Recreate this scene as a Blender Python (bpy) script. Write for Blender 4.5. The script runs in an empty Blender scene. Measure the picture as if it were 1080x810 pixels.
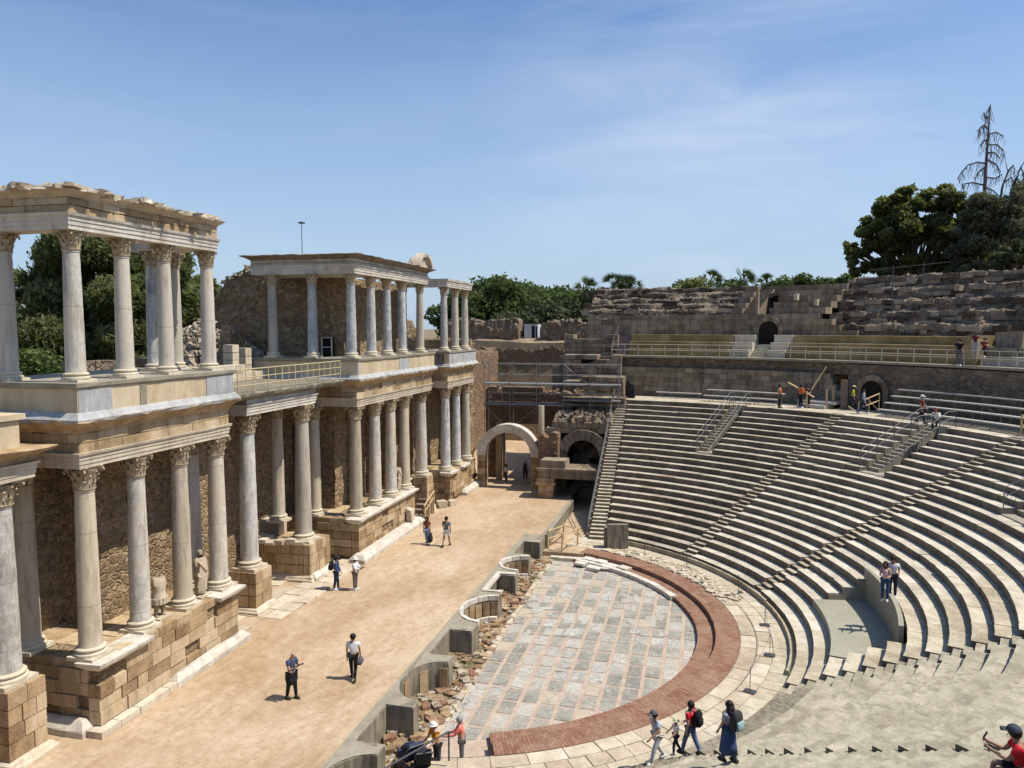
import bpy, math, random
import numpy as np
from mathutils import Vector, noise, Matrix, Quaternion
R = math.radians
rnd = random.Random(7)
scene = bpy.context.scene
AL = .88                       # overall albedo trim for the strong midday sun
col = scene.collection
CX, CY = 35.0, 11.0            # centre of the orchestra circle
# ------------------------------------------------------------------ scene-graph helpers
def tag(o, label=None, cat=None, group=None, kind=None):
    if label: o['label'] = label
    if cat: o['category'] = cat
    if group: o['group'] = group
    if kind: o['kind'] = kind
    return o
def empty(name, loc=(0, 0, 0), rz=0, label=None, cat=None, group=None):
    o = bpy.data.objects.new(name, None); col.objects.link(o)
    o.location = loc; o.rotation_euler = (0, 0, rz); o.empty_display_size = .2
    return tag(o, label, cat, group)
def copy_tree(o, parent=None):
    c = o.copy(); col.objects.link(c)
    if parent: c.parent = parent
    for ch in list(o.children): copy_tree(ch, c)
    return c
def nz(x, y, z=0., s=1.): return noise.noise(Vector((x * s, y * s, z * s)))
class MB:
    def __init__(s): s.v = []; s.f = []; s.t = []; s.m = []
    def add(s, vs, fs, tone=.5, mi=0):
        b = len(s.v); s.v += [tuple(p) for p in vs]
        for k, f in enumerate(fs):
            s.f.append(tuple(i + b for i in f)); s.t.append(tone[k] if isinstance(tone, list) else tone); s.m.append(mi[k] if isinstance(mi, list) else mi)
    def hexa(s, p, tone=.5, mi=0):          # p: 8 points, bottom 0-3 counter-clockwise, top 4-7
        s.add(p, [(3, 2, 1, 0), (4, 5, 6, 7), (0, 1, 5, 4), (1, 2, 6, 5), (2, 3, 7, 6), (3, 0, 4, 7)], tone, mi)
    def box(s, x0, x1, y0, y1, z0, z1, tone=.5, mi=0, j=0):
        q = lambda: rnd.uniform(-j, j) if j else 0
        s.hexa([(x0 + q(), y0 + q(), z0), (x1 + q(), y0 + q(), z0), (x1 + q(), y1 + q(), z0), (x0 + q(), y1 + q(), z0),
                (x0 + q(), y0 + q(), z1 + q()), (x1 + q(), y0 + q(), z1 + q()), (x1 + q(), y1 + q(), z1 + q()), (x0 + q(), y1 + q(), z1 + q())], tone, mi)
    def obox(s, c, d, l, w, z0, z1, tone=.5, mi=0, tilt=0):   # oriented box: centre xy, direction angle, length, width
        ca, sa = math.cos(d), math.sin(d); P = []
        for z in (z0, z1):
            for a, b in ((-l / 2, -w / 2), (l / 2, -w / 2), (l / 2, w / 2), (-l / 2, w / 2)):
                P.append((c[0] + a * ca - b * sa, c[1] + a * sa + b * ca, z + tilt * a))
        s.hexa(P, tone, mi)
    def stone(s, c, sz, tone=.5, mi=0):      # irregular lump
        q = Quaternion((rnd.gauss(0, 1), rnd.gauss(0, 1), rnd.gauss(0, 1), rnd.gauss(0, 1))).normalized() if not isinstance(sz, tuple) else Quaternion((0, 0, 1), rnd.uniform(0, 6.3))
        if not isinstance(sz, tuple): sz = (sz * rnd.uniform(.7, 1.3), sz * rnd.uniform(.6, 1.1), sz * rnd.uniform(.4, .8))
        P = []
        for a, b, cc in ((-1, -1, -1), (1, -1, -1), (1, 1, -1), (-1, 1, -1), (-1, -1, 1), (1, -1, 1), (1, 1, 1), (-1, 1, 1)):
            k = rnd.uniform(.6, 1.0)
            p = q @ Vector((a * sz[0] * k * .5, b * sz[1] * rnd.uniform(.7, 1) * .5, cc * sz[2] * rnd.uniform(.7, 1) * .5))
            P.append((c[0] + p.x, c[1] + p.y, c[2] + p.z))
        s.hexa(P, tone, mi)
    def arc(s, r0, r1, a0, a1, z0, z1, n=None, tone=.5, mi=0, jr=0, jz=0, ends=True, c=(CX, CY), bottom=True, mf=None):
        if n is None: n = max(1, int(abs(a1 - a0) * r1 / .6))
        P = []
        for i in range(n + 1):
            a = a0 + (a1 - a0) * i / n; ca, sa = math.cos(a), math.sin(a)
            rr = r0 + rnd.uniform(-jr, jr); zz = z1 + rnd.uniform(-jz, jz)
            P += [(c[0] + r0 * ca, c[1] + r0 * sa, z0), (c[0] + r1 * ca, c[1] + r1 * sa, z0),
                  (c[0] + r1 * ca, c[1] + r1 * sa, z1 + rnd.uniform(-jz, jz)), (c[0] + rr * ca, c[1] + rr * sa, zz)]
        F = []; ML = []
        for i in range(n):
            b = 4 * i
            F += [(b + 3, b + 2, b + 6, b + 7), (b, b + 3, b + 7, b + 4), (b + 2, b + 1, b + 5, b + 6)]; ML += [mi, mi if mf is None else mf, mi]
            if bottom: F.append((b + 1, b, b + 4, b + 5)); ML.append(mi)
        if ends: ML += [mi if mf is None else mf] * 2
        if ends: F += [(0, 1, 2, 3), (4 * n + 3, 4 * n + 2, 4 * n + 1, 4 * n)]
        if a1 < a0: F = [f[::-1] for f in F]
        s.add(P, F, tone, ML)
    def lathe(s, prof, n=20, c=(0, 0, 0), tone=.5, mi=0, cap=True):
        P = []; F = []
        for r, z in prof:
            for i in range(n):
                a = 2 * math.pi * i / n; P.append((c[0] + r * math.cos(a), c[1] + r * math.sin(a), c[2] + z))
        for k in range(len(prof) - 1):
            for i in range(n):
                j = (i + 1) % n; F.append((k * n + i, k * n + j, (k + 1) * n + j, (k + 1) * n + i))
        if cap: F += [tuple(range(n))[::-1], tuple((len(prof) - 1) * n + i for i in range(n))]
        s.add(P, F, tone, mi)
    def tube(s, pts, r, n=6, tone=.5, mi=0, cap=True):
        pts = [Vector(p) for p in pts]; P = []; F = []
        rr = r if isinstance(r, (list, tuple)) else [r] * len(pts)
        for k, p in enumerate(pts):
            d = (pts[min(k + 1, len(pts) - 1)] - pts[max(k - 1, 0)]).normalized()
            u = d.cross(Vector((0, 0, 1))) if abs(d.z) < .95 else d.cross(Vector((1, 0, 0)))
            u.normalize(); w = d.cross(u)
            for i in range(n):
                a = 2 * math.pi * i / n; q = p + (u * math.cos(a) + w * math.sin(a)) * rr[k]; P.append(tuple(q))
        for k in range(len(pts) - 1):
            for i in range(n):
                j = (i + 1) % n; F.append((k * n + i, k * n + j, (k + 1) * n + j, (k + 1) * n + i))
        if cap: F += [tuple(range(n))[::-1], tuple((len(pts) - 1) * n + i for i in range(n))]
        s.add(P, F, tone, mi)
    def grid(s, fn, nu, nv, tone=None, mi=0, flip=False):
        P = [fn(i / nu, j / nv) for j in range(nv + 1) for i in range(nu + 1)]; F = []; T = []
        for j in range(nv):
            for i in range(nu):
                b = j * (nu + 1) + i; f = (b, b + 1, b + nu + 2, b + nu + 1)
                F.append(f[::-1] if flip else f); T.append(tone(i / nu, j / nv) if tone else .5)
        s.add(P, F, T, mi)
    def loft(s, poly, levels, seg=.6, j=0, tone=.5, mi=0, cap=(True, True), jl=None):
        # poly: CCW footprint; levels: (z, outward offset[, jitter]); mitred offset then subdivided edges
        n = len(poly); rings = []; E = []
        for i in range(n):
            a = Vector(poly[i]); b = Vector(poly[(i + 1) % n]); d = (b - a).normalized(); E.append((a, b, d, Vector((d.y, -d.x))))
        ns = [max(1, int((e[1] - e[0]).length / seg)) for e in E]
        for L in levels:
            z, o = L[0], L[1]; jj = L[2] if len(L) > 2 else j
            C = []
            for i in range(n):
                d0, m0 = E[i - 1][2], E[i - 1][3]; d1, m1 = E[i][2], E[i][3]
                p = Vector(poly[i]); k = 1 + m0.dot(m1); C.append(p + (m0 + m1) * (o / max(k, .2)))
            P = []
            for i in range(n):
                a, b = C[i], C[(i + 1) % n]
                for q in range(ns[i]):
                    p = a + (b - a) * (q / ns[i]); jx = rnd.uniform(-jj, jj * .5)
                    P.append((p.x + E[i][3].x * jx, p.y + E[i][3].y * jx, z + (rnd.uniform(-jj, jj) if jj else 0)))
            rings.append(P)
        m = len(rings[0]); V = [p for r_ in rings for p in r_]; F = []
        for k in range(len(rings) - 1):
            for i in range(m): q = (i + 1) % m; F.append((k * m + i, k * m + q, (k + 1) * m + q, (k + 1) * m + i))
        if cap[0]: F.append(tuple(range(m))[::-1])
        if cap[1]: F.append(tuple((len(rings) - 1) * m + i for i in range(m)))
        s.add(V, F, tone, mi)
    def ashlar(s, p0, p1, z0, z1, th, ch=.5, bl=1.0, gap=.012, jd=.03, miss=0, tone=(.25, .75), mi=0, top=None):
        # real blocks along p0 -> p1; the face looks to the right of that direction; th goes back (left)
        a = Vector(p0); b = Vector(p1); L = (b - a).length; d = (b - a) / L; nrm = Vector((d.y, -d.x))
        nc = max(1, round((z1 - z0) / ch)); h = (z1 - z0) / nc
        for c in range(nc):
            x = 0
            while x < L - .01:
                l = min(bl * rnd.uniform(.6, 1.45), L - x)
                if L - x - l < .25: l = L - x
                if not (miss and rnd.random() < miss) and (top is None or z0 + (c + .5) * h < top(x + l / 2)):
                    o = rnd.uniform(-jd, jd * .4); q0 = a + d * (x + gap); q1 = a + d * (x + l - gap)
                    zz0 = z0 + c * h + (gap if c else 0); zz1 = z0 + (c + 1) * h - (0 if c == nc - 1 else gap * .5)
                    k = lambda: rnd.uniform(0, .012)
                    f0 = q0 + nrm * o; f1 = q1 + nrm * (o + rnd.uniform(-.012, .012)); g0 = q0 - nrm * th; g1 = q1 - nrm * th
                    s.hexa([(f0.x, f0.y, zz0 + k()), (f1.x, f1.y, zz0 + k()), (g1.x, g1.y, zz0), (g0.x, g0.y, zz0),
                            (f0.x, f0.y, zz1 - k()), (f1.x, f1.y, zz1 - k()), (g1.x, g1.y, zz1), (g0.x, g0.y, zz1)], rnd.uniform(*tone), mi)
                x += l
    def ashlar_arc(s, r, a0, a1, z0, z1, th, ch=.5, bl=1.1, jd=.02, gap=.010, tone=(.25, .75), mi=0, skip=None, face_in=True):
        nc = max(1, round((z1 - z0) / ch)); h = (z1 - z0) / nc; sg = 1 if a1 > a0 else -1
        for c in range(nc):
            x = 0; L = abs(a1 - a0) * r
            while x < L - .01:
                l = min(bl * rnd.uniform(.6, 1.45), L - x)
                if L - x - l < .3: l = L - x
                b0 = a0 + sg * (x + gap) / r; b1 = a0 + sg * (x + l - gap) / r
                if not (skip and skip((b0 + b1) / 2, z0 + (c + .5) * h)):
                    o = rnd.uniform(-jd, jd)
                    s.arc(r + o, r + th, b0, b1, z0 + c * h + gap * .5, z0 + (c + 1) * h - gap * .5, n=max(1, int(l / .7)), tone=rnd.uniform(*tone), mi=mi, bottom=False)
                x += l
    def build(s, name, mats, parent=None, smooth=False, loc=None):
        me = bpy.data.meshes.new(name); me.from_pydata(s.v, [], s.f)
        for m in (mats if isinstance(mats, (list, tuple)) else [mats]): me.materials.append(m)
        me.polygons.foreach_set('material_index', s.m)
        at = me.attributes.new('tone', 'FLOAT', 'FACE'); at.data.foreach_set('value', s.t)
        if smooth:
            me.polygons.foreach_set('use_smooth', [True] * len(s.f))
            if smooth != 'all': me.set_sharp_from_angle(angle=R(40))
        me.update()
        o = bpy.data.objects.new(name, me); col.objects.link(o)
        if parent: o.parent = parent
        if loc: o.location = loc
        return o
# ------------------------------------------------------------------ materials
class NT:
    def __init__(s, name):
        s.m = bpy.data.materials.new(name); s.m.use_nodes = True; s.t = s.m.node_tree; s.t.nodes.clear()
        s.out = s.n('ShaderNodeOutputMaterial'); s.b = s.n('ShaderNodeBsdfPrincipled')
        s.l(s.b.outputs[0], s.out.inputs[0])
        s.b.inputs['Specular IOR Level'].default_value = .25
    def n(s, t, **k):
        o = s.t.nodes.new(t)
        for a, b in k.items(): setattr(o, a, b)
        return o
    def l(s, a, b): s.t.links.new(a, b)
    def val(s, sock, v):
        if hasattr(v, 'links') or isinstance(v, bpy.types.NodeSocket): s.l(v, sock)
        else: sock.default_value = v
    def math(s, op, a, b=0., cl=False):
        o = s.n('ShaderNodeMath', operation=op); o.use_clamp = cl; s.val(o.inputs[0], a); s.val(o.inputs[1], b); return o.outputs[0]
    def mix(s, f, a, b, blend='MIX'):
        o = s.n('ShaderNodeMix', data_type='RGBA', blend_type=blend); s.val(o.inputs[0], f)
        for sk, v in ((o.inputs[6], a), (o.inputs[7], b)):
            if isinstance(v, (tuple, list)): sk.default_value = (*v[:3], 1)
            else: s.l(v, sk)
        return o.outputs[2]
    def ramp(s, f, stops, interp='LINEAR'):
        o = s.n('ShaderNodeValToRGB'); s.l(f, o.inputs[0]); e = o.color_ramp.elements; o.color_ramp.interpolation = interp
        while len(e) < len(stops): e.new(.5)
        for k, (p, c) in enumerate(stops):
            e[k].position = p; e[k].color = (*c, 1) if isinstance(c, (tuple, list)) else (c, c, c, 1)
        return o.outputs[0]
    def pos(s, obj=False, scale=(1, 1, 1), rand=False):
        if obj:
            v = s.n('ShaderNodeTexCoord').outputs['Object']
            if rand:
                q = s.n('ShaderNodeObjectInfo').outputs['Random']; w = s.n('ShaderNodeVectorMath', operation='SCALE'); w.inputs[0].default_value = (37, 53, 71); s.l(q, w.inputs['Scale'])
                a = s.n('ShaderNodeVectorMath', operation='ADD'); s.l(v, a.inputs[0]); s.l(w.outputs[0], a.inputs[1]); v = a.outputs[0]
        else: v = s.n('ShaderNodeNewGeometry').outputs['Position']
        if scale != (1, 1, 1):
            w = s.n('ShaderNodeVectorMath', operation='MULTIPLY'); s.l(v, w.inputs[0]); w.inputs[1].default_value = scale; v = w.outputs[0]
        return v
    def noise(s, v, sc, det=6, rough=.6, dist=0.):
        o = s.n('ShaderNodeTexNoise'); s.l(v, o.inputs['Vector']); o.inputs['Scale'].default_value = sc; o.inputs['Detail'].default_value = det
        o.inputs['Roughness'].default_value = rough; o.inputs['Distortion'].default_value = dist; return o.outputs['Fac']
    def voro(s, v, sc, feat='F1', out='Distance', rnd_=1.):
        o = s.n('ShaderNodeTexVoronoi', feature=feat); s.l(v, o.inputs['Vector']); o.inputs['Scale'].default_value = sc; o.inputs['Randomness'].default_value = rnd_; return o.outputs[out]
    def tone(s):
        o = s.n('ShaderNodeAttribute', attribute_name='tone'); return o.outputs['Fac']
    def bump(s, h, strength=.5, dist=.03, prev=None):
        o = s.n('ShaderNodeBump'); o.inputs['Strength'].default_value = strength; o.inputs['Distance'].default_value = dist; s.l(h, o.inputs['Height'])
        if prev: s.l(prev, o.inputs['Normal'])
        return o.outputs[0]
    def done(s, c, rough=.9, nrm=None):
        if not isinstance(c, tuple): c = s.mix(1., c, (AL, AL, AL), 'MULTIPLY')
        s.val(s.b.inputs['Base Color'], c if not isinstance(c, tuple) else (*c, 1)); s.val(s.b.inputs['Roughness'], rough)
        if nrm: s.l(nrm, s.b.inputs['Normal'])
        return s.m
def stone(name, cd, cm, cl, sc=1.6, tonef=.5, stain=.4, stain_c=None, bump=.5, bd=.03, pit=.3, obj=False, fine=14., streak=1.3, blotch=0.):
    n = NT(name); p = n.pos(obj, rand=obj)
    a = n.noise(p, sc, 8, .65, .4); b = n.noise(p, fine, 5, .7)
    f = n.math('ADD', n.math('MULTIPLY', a, .60), n.math('MULTIPLY', b, .50)); f = n.math('SUBTRACT', f, .05)
    f = n.math('ADD', f, n.math('MULTIPLY', n.math('SUBTRACT', n.tone(), .5), tonef))
    c = n.ramp(f, [(.28, cd), (.5, cm), (.72, cl)])
    pv = n.pos(obj, (1.6, 1.6, .22), rand=False) if not obj else n.pos(True, (1.6, 1.6, .22), rand=True)
    st = n.ramp(n.noise(pv, streak, 6, .7), [(.45, 0.), (.72, 1.)])
    c = n.mix(n.math('MULTIPLY', st, stain), c, stain_c or tuple(x * .35 for x in cd))
    if blotch: c = n.mix(n.math('MULTIPLY', n.ramp(n.noise(p, 1.9, 9, .72, .5), [(.50, 0.), (.60, 1.)]), blotch), c, tuple(x * .62 for x in cm))
    v = n.ramp(n.voro(p, fine * .7), [(.0, 1.), (.22, 0.)])
    pm = n.math('MULTIPLY', v, n.ramp(n.noise(p, 2.2, 4), [(.42, 0.), (.62, 1.)]))
    c = n.mix(n.math('MULTIPLY', pm, pit), c, tuple(x * .4 for x in cd))
    h = n.math('ADD', n.math('MULTIPLY', a, 1.0), n.math('MULTIPLY', b, .5)); h = n.math('SUBTRACT', h, n.math('MULTIPLY', pm, .4))
    return n.done(c, .92, n.bump(h, bump, bd))
def rubble(name, cm, stones, sc=3.2, bump=1., tint=1., flat=1.35, mortar_w=.09):
    n = NT(name); p = n.pos(); w = n.n('ShaderNodeVectorMath', operation='ADD'); nzv = n.n('ShaderNodeTexNoise'); n.l(p, nzv.inputs['Vector']); nzv.inputs['Scale'].default_value = 2.2
    sv = n.n('ShaderNodeVectorMath', operation='SCALE'); n.l(nzv.outputs['Color'], sv.inputs[0]); sv.inputs['Scale'].default_value = .35
    n.l(p, w.inputs[0]); n.l(sv.outputs[0], w.inputs[1])
    q = n.n('ShaderNodeVectorMath', operation='MULTIPLY'); n.l(w.outputs[0], q.inputs[0]); q.inputs[1].default_value = (1, 1, flat)
    e = n.voro(q.outputs[0], sc, 'DISTANCE_TO_EDGE'); cell = n.voro(q.outputs[0], sc, 'F1', 'Color')
    sep = n.n('ShaderNodeSeparateColor'); n.l(cell, sep.inputs[0]); k = len(stones)
    c = n.ramp(sep.outputs[0], [(i / k, s_) for i, s_ in enumerate(stones)], 'CONSTANT')
    g = n.noise(p, 20., 5, .7); big = n.noise(p, .55, 5, .6)
    c = n.mix(n.ramp(g, [(.3, 0.), (.7, .55)]), c, tuple(x * 1.25 for x in cm))
    msk = n.ramp(n.math('ADD', e, n.math('MULTIPLY', n.math('SUBTRACT', g, .5), .12)), [(mortar_w * .35, 1.), (mortar_w * 1.3, 0.)])
    c = n.mix(n.math('MULTIPLY', msk, .85), c, n.mix(g, tuple(x * .75 for x in cm), tuple(min(1, x * 1.2) for x in cm)))
    c = n.mix(n.ramp(big, [(.35, 0.), (.65, .55)]), c, tuple(x * .45 for x in cm), 'MULTIPLY') if False else n.mix(n.ramp(big, [(.4, .0), (.7, .5)]), c, tuple(x * .5 for x in cm))
    h = n.math('ADD', n.ramp(e, [(0., 0.), (.2, 1.)]), n.math('MULTIPLY', g, .6))
    return n.done(c, .95, n.bump(h, bump, .07))
def plain(name, c, rough=.6, metal=0., var=.15, sc=8., obj=True):
    n = NT(name); a = n.noise(n.pos(obj), sc, 5, .65)
    cc = n.mix(n.ramp(a, [(.3, 0.), (.7, 1.)]), tuple(x * (1 - var) for x in c), tuple(min(1, x * (1 + var)) for x in c))
    n.b.inputs['Metallic'].default_value = metal
    return n.done(cc, rough, n.bump(a, .15, .01))
M = {}
M['ashlar'] = stone('warm_granite_blocks', (.24, .15, .075), (.48, .335, .185), (.66, .52, .34), 1.3, .55, .5, (.09, .07, .05), .55)
M['ashlar_pale'] = stone('pale_limestone', (.40, .31, .21), (.60, .50, .36), (.76, .67, .52), 1.2, .4, .42, (.22, .18, .13), .5)
M['white_marble'] = stone('weathered_white_marble', (.38, .32, .24), (.61, .545, .445), (.79, .73, .63), 1.1, .45, .5, (.22, .19, .15), .5, pit=.3)
M['blue_marble'] = stone('grey_marble_slab', (.28, .28, .272), (.45, .445, .425), (.63, .615, .58), 1.6, .3, .55, (.17, .16, .145), .25, pit=.1)
M['buff'] = stone('buff_render', (.44, .33, .19), (.63, .50, .32), (.75, .64, .46), .9, .3, .45, (.30, .24, .17), .25, pit=.15)
M['capital'] = stone('ochre_capital_stone', (.24, .17, .10), (.46, .36, .23), (.68, .57, .41), 5., .3, .3, (.10, .07, .05), .6, obj=True, pit=.4)
M['col_base'] = stone('cream_base_stone', (.45, .37, .26), (.64, .55, .40), (.78, .71, .57), 2., .3, .3, (.25, .2, .14), .3, obj=True)
M['riser'] = stone('shade_darkened_riser', (.095, .08, .06), (.20, .172, .13), (.31, .27, .205), 1.0, .35, .5, (.04, .034, .027), .5, fine=18.)  # riser stone with shade painted into its colour, darker than the treads
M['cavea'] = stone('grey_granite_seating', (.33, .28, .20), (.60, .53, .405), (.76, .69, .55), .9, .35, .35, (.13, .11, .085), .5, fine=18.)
M['near_slab'] = stone('olive_worn_slabs', (.22, .185, .125), (.41, .365, .26), (.57, .51, .385), 1.0, .32, .45, (.17, .15, .12), .45, .02, pit=.12, fine=9., blotch=.7)
M['cavea_worn'] = stone('cream_worn_seating', (.28, .22, .145), (.53, .45, .315), (.69, .615, .47), 1.1, .5, .4, (.22, .18, .14), .6, fine=12., blotch=.35)
M['old_wall'] = stone('dark_weathered_ashlar', (.145, .105, .07), (.295, .228, .155), (.43, .35, .25), .8, .55, .75, (.05, .042, .034), .6)
M['ruin'] = stone('eroded_ruin_concrete', (.085, .062, .042), (.225, .172, .12), (.43, .35, .25), 1.5, .75, .45, (.03, .026, .022), 1., .09, pit=.6, fine=7.)
M['rubble'] = rubble('rubble_masonry', (.46, .34, .20), [(.25, .15, .08), (.13, .085, .055), (.36, .23, .12), (.42, .31, .19), (.20, .115, .06), (.085, .06, .045), (.31, .20, .11)], 3.6)
M['rubble_pale'] = rubble('pale_rubble', (.55, .46, .33), [(.50, .42, .31), (.34, .26, .17), (.62, .55, .44), (.26, .19, .13), (.48, .39, .27)], 2.8)
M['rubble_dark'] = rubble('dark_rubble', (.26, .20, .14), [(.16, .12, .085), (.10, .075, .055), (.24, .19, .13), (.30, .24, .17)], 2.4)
M['rubble_red'] = rubble('brick_rubble', (.36, .25, .16), [(.26, .13, .07), (.18, .11, .07), (.36, .25, .16), (.30, .16, .09), (.13, .09, .06)], 3.4, flat=2.2)
M['concrete'] = stone('grey_concrete', (.22, .195, .145), (.345, .305, .225), (.45, .405, .31), .7, .3, .45, (.15, .13, .10), .3, .02, pit=.15)
M['concrete_old'] = stone('stained_concrete', (.13, .11, .08), (.29, .25, .18), (.42, .37, .275), .9, .3, .85, (.05, .042, .032), .5, .02, pit=.3, streak=3.2)
M['green_concrete'] = stone('smooth_green_grey_concrete', (.26, .245, .18), (.36, .34, .255), (.45, .425, .32), .5, .2, .2, (.2, .2, .16), .15, .01, pit=.05)
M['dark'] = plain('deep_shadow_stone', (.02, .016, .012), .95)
M['steel'] = plain('galvanised_steel', (.20, .20, .195), .55, .4)
M['pale_rail'] = plain('pale_painted_rail', (.50, .46, .37), .6)
M['scaf'] = plain('dull_scaffold_tube', (.26, .26, .25), .6, .3)
M['steel_dark'] = plain('dark_steel', (.12, .12, .12), .5, .5)
M['tan_rail'] = plain('tan_painted_rail', (.55, .45, .25), .55)
M['wood'] = plain('sawn_timber', (.58, .42, .22), .8, 0, .25)
M['wood_dark'] = plain('weathered_board', (.25, .19, .13), .85, 0, .3)
M['bench'] = plain('pale_bench_board', (.52, .49, .42), .7, 0, .2)
M['mauve'] = plain('mauve_wood_steps', (.22, .165, .16), .8)
M['black_bag'] = plain('black_fabric', (.02, .02, .024), .85)
M['white_hut'] = plain('white_painted_metal', (.60, .61, .62), .6)
M['bark'] = plain('bark', (.11, .085, .06), .95, 0, .35, 5.)
M['dead_wood'] = plain('grey_dead_wood', (.15, .13, .115), .95, 0, .3)
def mk_yellow():
    n = NT('ochre_timber_seating'); p = n.pos(scale=(1, 1, 1)); a = n.noise(p, .5, 5, .6); b = n.noise(p, 9., 4, .6)
    f = n.math('ADD', n.math('MULTIPLY', a, .6), n.math('MULTIPLY', b, .4)); f = n.math('ADD', f, n.math('MULTIPLY', n.math('SUBTRACT', n.tone(), .5), .3))
    return n.done(n.ramp(f, [(.25, (.15, .105, .04)), (.5, (.28, .205, .085)), (.75, (.55, .46, .27))]), .75, n.bump(b, .2, .01))
M['yellow'] = mk_yellow()
def mk_column(name, cols, vein, warm):
    n = NT(name); p = n.pos(True, rand=True); pv = n.pos(True, (1.0, 1.0, .45), rand=True)
    rdm = n.n('ShaderNodeObjectInfo').outputs['Random']
    w = n.n('ShaderNodeTexWave', wave_type='BANDS', bands_direction='DIAGONAL'); n.l(pv, w.inputs['Vector']); w.inputs['Scale'].default_value = .9
    w.inputs['Distortion'].default_value = 16; w.inputs['Detail'].default_value = 7; w.inputs['Detail Scale'].default_value = 2.2; w.inputs['Detail Roughness'].default_value = .65
    a = n.noise(p, 1.2, 7, .65, .5); b = n.noise(p, 9., 6, .7)
    f = n.math('ADD', n.math('MULTIPLY', a, .48), n.math('MULTIPLY', b, .40)); f = n.math('ADD', f, n.math('MULTIPLY', w.outputs['Fac'], .12))
    c = n.ramp(f, [(.3, cols[0]), (.48, cols[1]), (.68, cols[2])])
    c = n.mix(n.ramp(w.outputs['Fac'], [(.86, 0.), (.97, .5)]), c, vein)
    wm = n.ramp(n.math('ADD', n.noise(n.pos(True, (1, 1, .6), rand=True), .55, 5), n.math('MULTIPLY', n.math('SUBTRACT', rdm, .5), .8)), [(.36, .1), (.64, .9)])
    c = n.mix(wm, c, warm)
    dk = n.ramp(n.noise(n.pos(True, (2.5, 2.5, .3), rand=True), 1.6, 6, .7), [(.50, 0.), (.72, .7)])
    c = n.mix(dk, c, (.17, .14, .11))
    hs = n.n('ShaderNodeHueSaturation'); n.l(c, hs.inputs['Color']); n.l(n.math('ADD', .82, n.math('MULTIPLY', n.math('FRACT', n.math('MULTIPLY', rdm, 7.3)), .34)), hs.inputs['Value']); c = hs.outputs[0]
    jz = n.n('ShaderNodeSeparateXYZ'); n.l(n.n('ShaderNodeTexCoord').outputs['Object'], jz.inputs[0])
    k = n.math('ABSOLUTE', n.math('SUBTRACT', n.math('FRACT', n.math('ADD', n.math('MULTIPLY', jz.outputs[2], .42), rdm)), .5))
    c = n.mix(n.ramp(k, [(.0, .55), (.010, 0.)]), c, (.2, .17, .13))
    return n.done(c, .7, n.bump(n.math('ADD', a, n.math('MULTIPLY', b, .6)), .55, .04))
M['col_grey'] = mk_column('blue_grey_marble', [(.27, .28, .282), (.48, .485, .475), (.71, .70, .66)], (.76, .75, .71), (.58, .51, .40))
M['col_beige'] = mk_column('beige_grey_marble', [(.34, .32, .28), (.53, .50, .44), (.71, .67, .59)], (.72, .70, .65), (.58, .48, .34))
def mk_sand():
    n = NT('sandy_earth'); p = n.pos(); a = n.noise(p, .22, 8, .65, .6); b = n.noise(p, 2.3, 8, .7); g = n.noise(p, 26., 4, .8)
    pb = n.noise(n.pos(scale=(.5, 1.6, 1)), 1.3, 6, .7, .8)
    f = n.math('ADD', n.math('ADD', n.math('MULTIPLY', a, .4), n.math('MULTIPLY', b, .3)), n.math('ADD', n.math('MULTIPLY', g, .15), n.math('MULTIPLY', pb, .15)))
    c = n.ramp(f, [(.36, (.32, .20, .108)), (.46, (.46, .32, .19)), (.55, (.57, .425, .28)), (.66, (.70, .57, .425))])
    sp = n.ramp(n.voro(p, 9.), [(.05, 1.), (.2, 0.)]); c = n.mix(n.math('MULTIPLY', sp, n.ramp(b, [(.42, 0.), (.6, .7)])), c, (.76, .69, .57)); c = n.mix(n.ramp(n.noise(p, 5., 6, .75), [(.36, .5), (.48, 0.)]), c, (.27, .18, .10)); c = n.mix(n.ramp(n.noise(n.pos(scale=(.35, 1., 1)), .5, 7, .7, .6), [(.48, 0.), (.66, .35)]), c, (.66, .54, .40)); c = n.mix(n.ramp(n.noise(n.pos(scale=(.4, 1., 1)), .33, 7, .72), [(.32, .45), (.46, 0.)]), c, (.36, .235, .13))
    return n.done(c, .97, n.bump(n.math('ADD', n.math('MULTIPLY', b, .6), n.math('MULTIPLY', g, .5)), .5, .05))
M['sand'] = mk_sand()
def mk_earth(name, c0, c1, c2, green=None):
    n = NT(name); p = n.pos(); a = n.noise(p, .16, 8, .65); b = n.noise(p, 3., 7, .7)
    f = n.math('ADD', n.math('MULTIPLY', a, .55), n.math('MULTIPLY', b, .45)); c = n.ramp(f, [(.32, c0), (.5, c1), (.68, c2)])
    if green: c = n.mix(n.ramp(n.noise(p, .35, 7, .7), [(.48, 0.), (.6, .8)]), c, green)
    return n.done(c, .97, n.bump(b, .7, .12))
M['terrain'] = mk_earth('dry_ground', (.16, .115, .07), (.28, .21, .13), (.38, .30, .20), (.10, .115, .045))
M['earth_pale'] = mk_earth('pale_earth', (.20, .145, .09), (.30, .225, .145), (.38, .30, .20))
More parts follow.
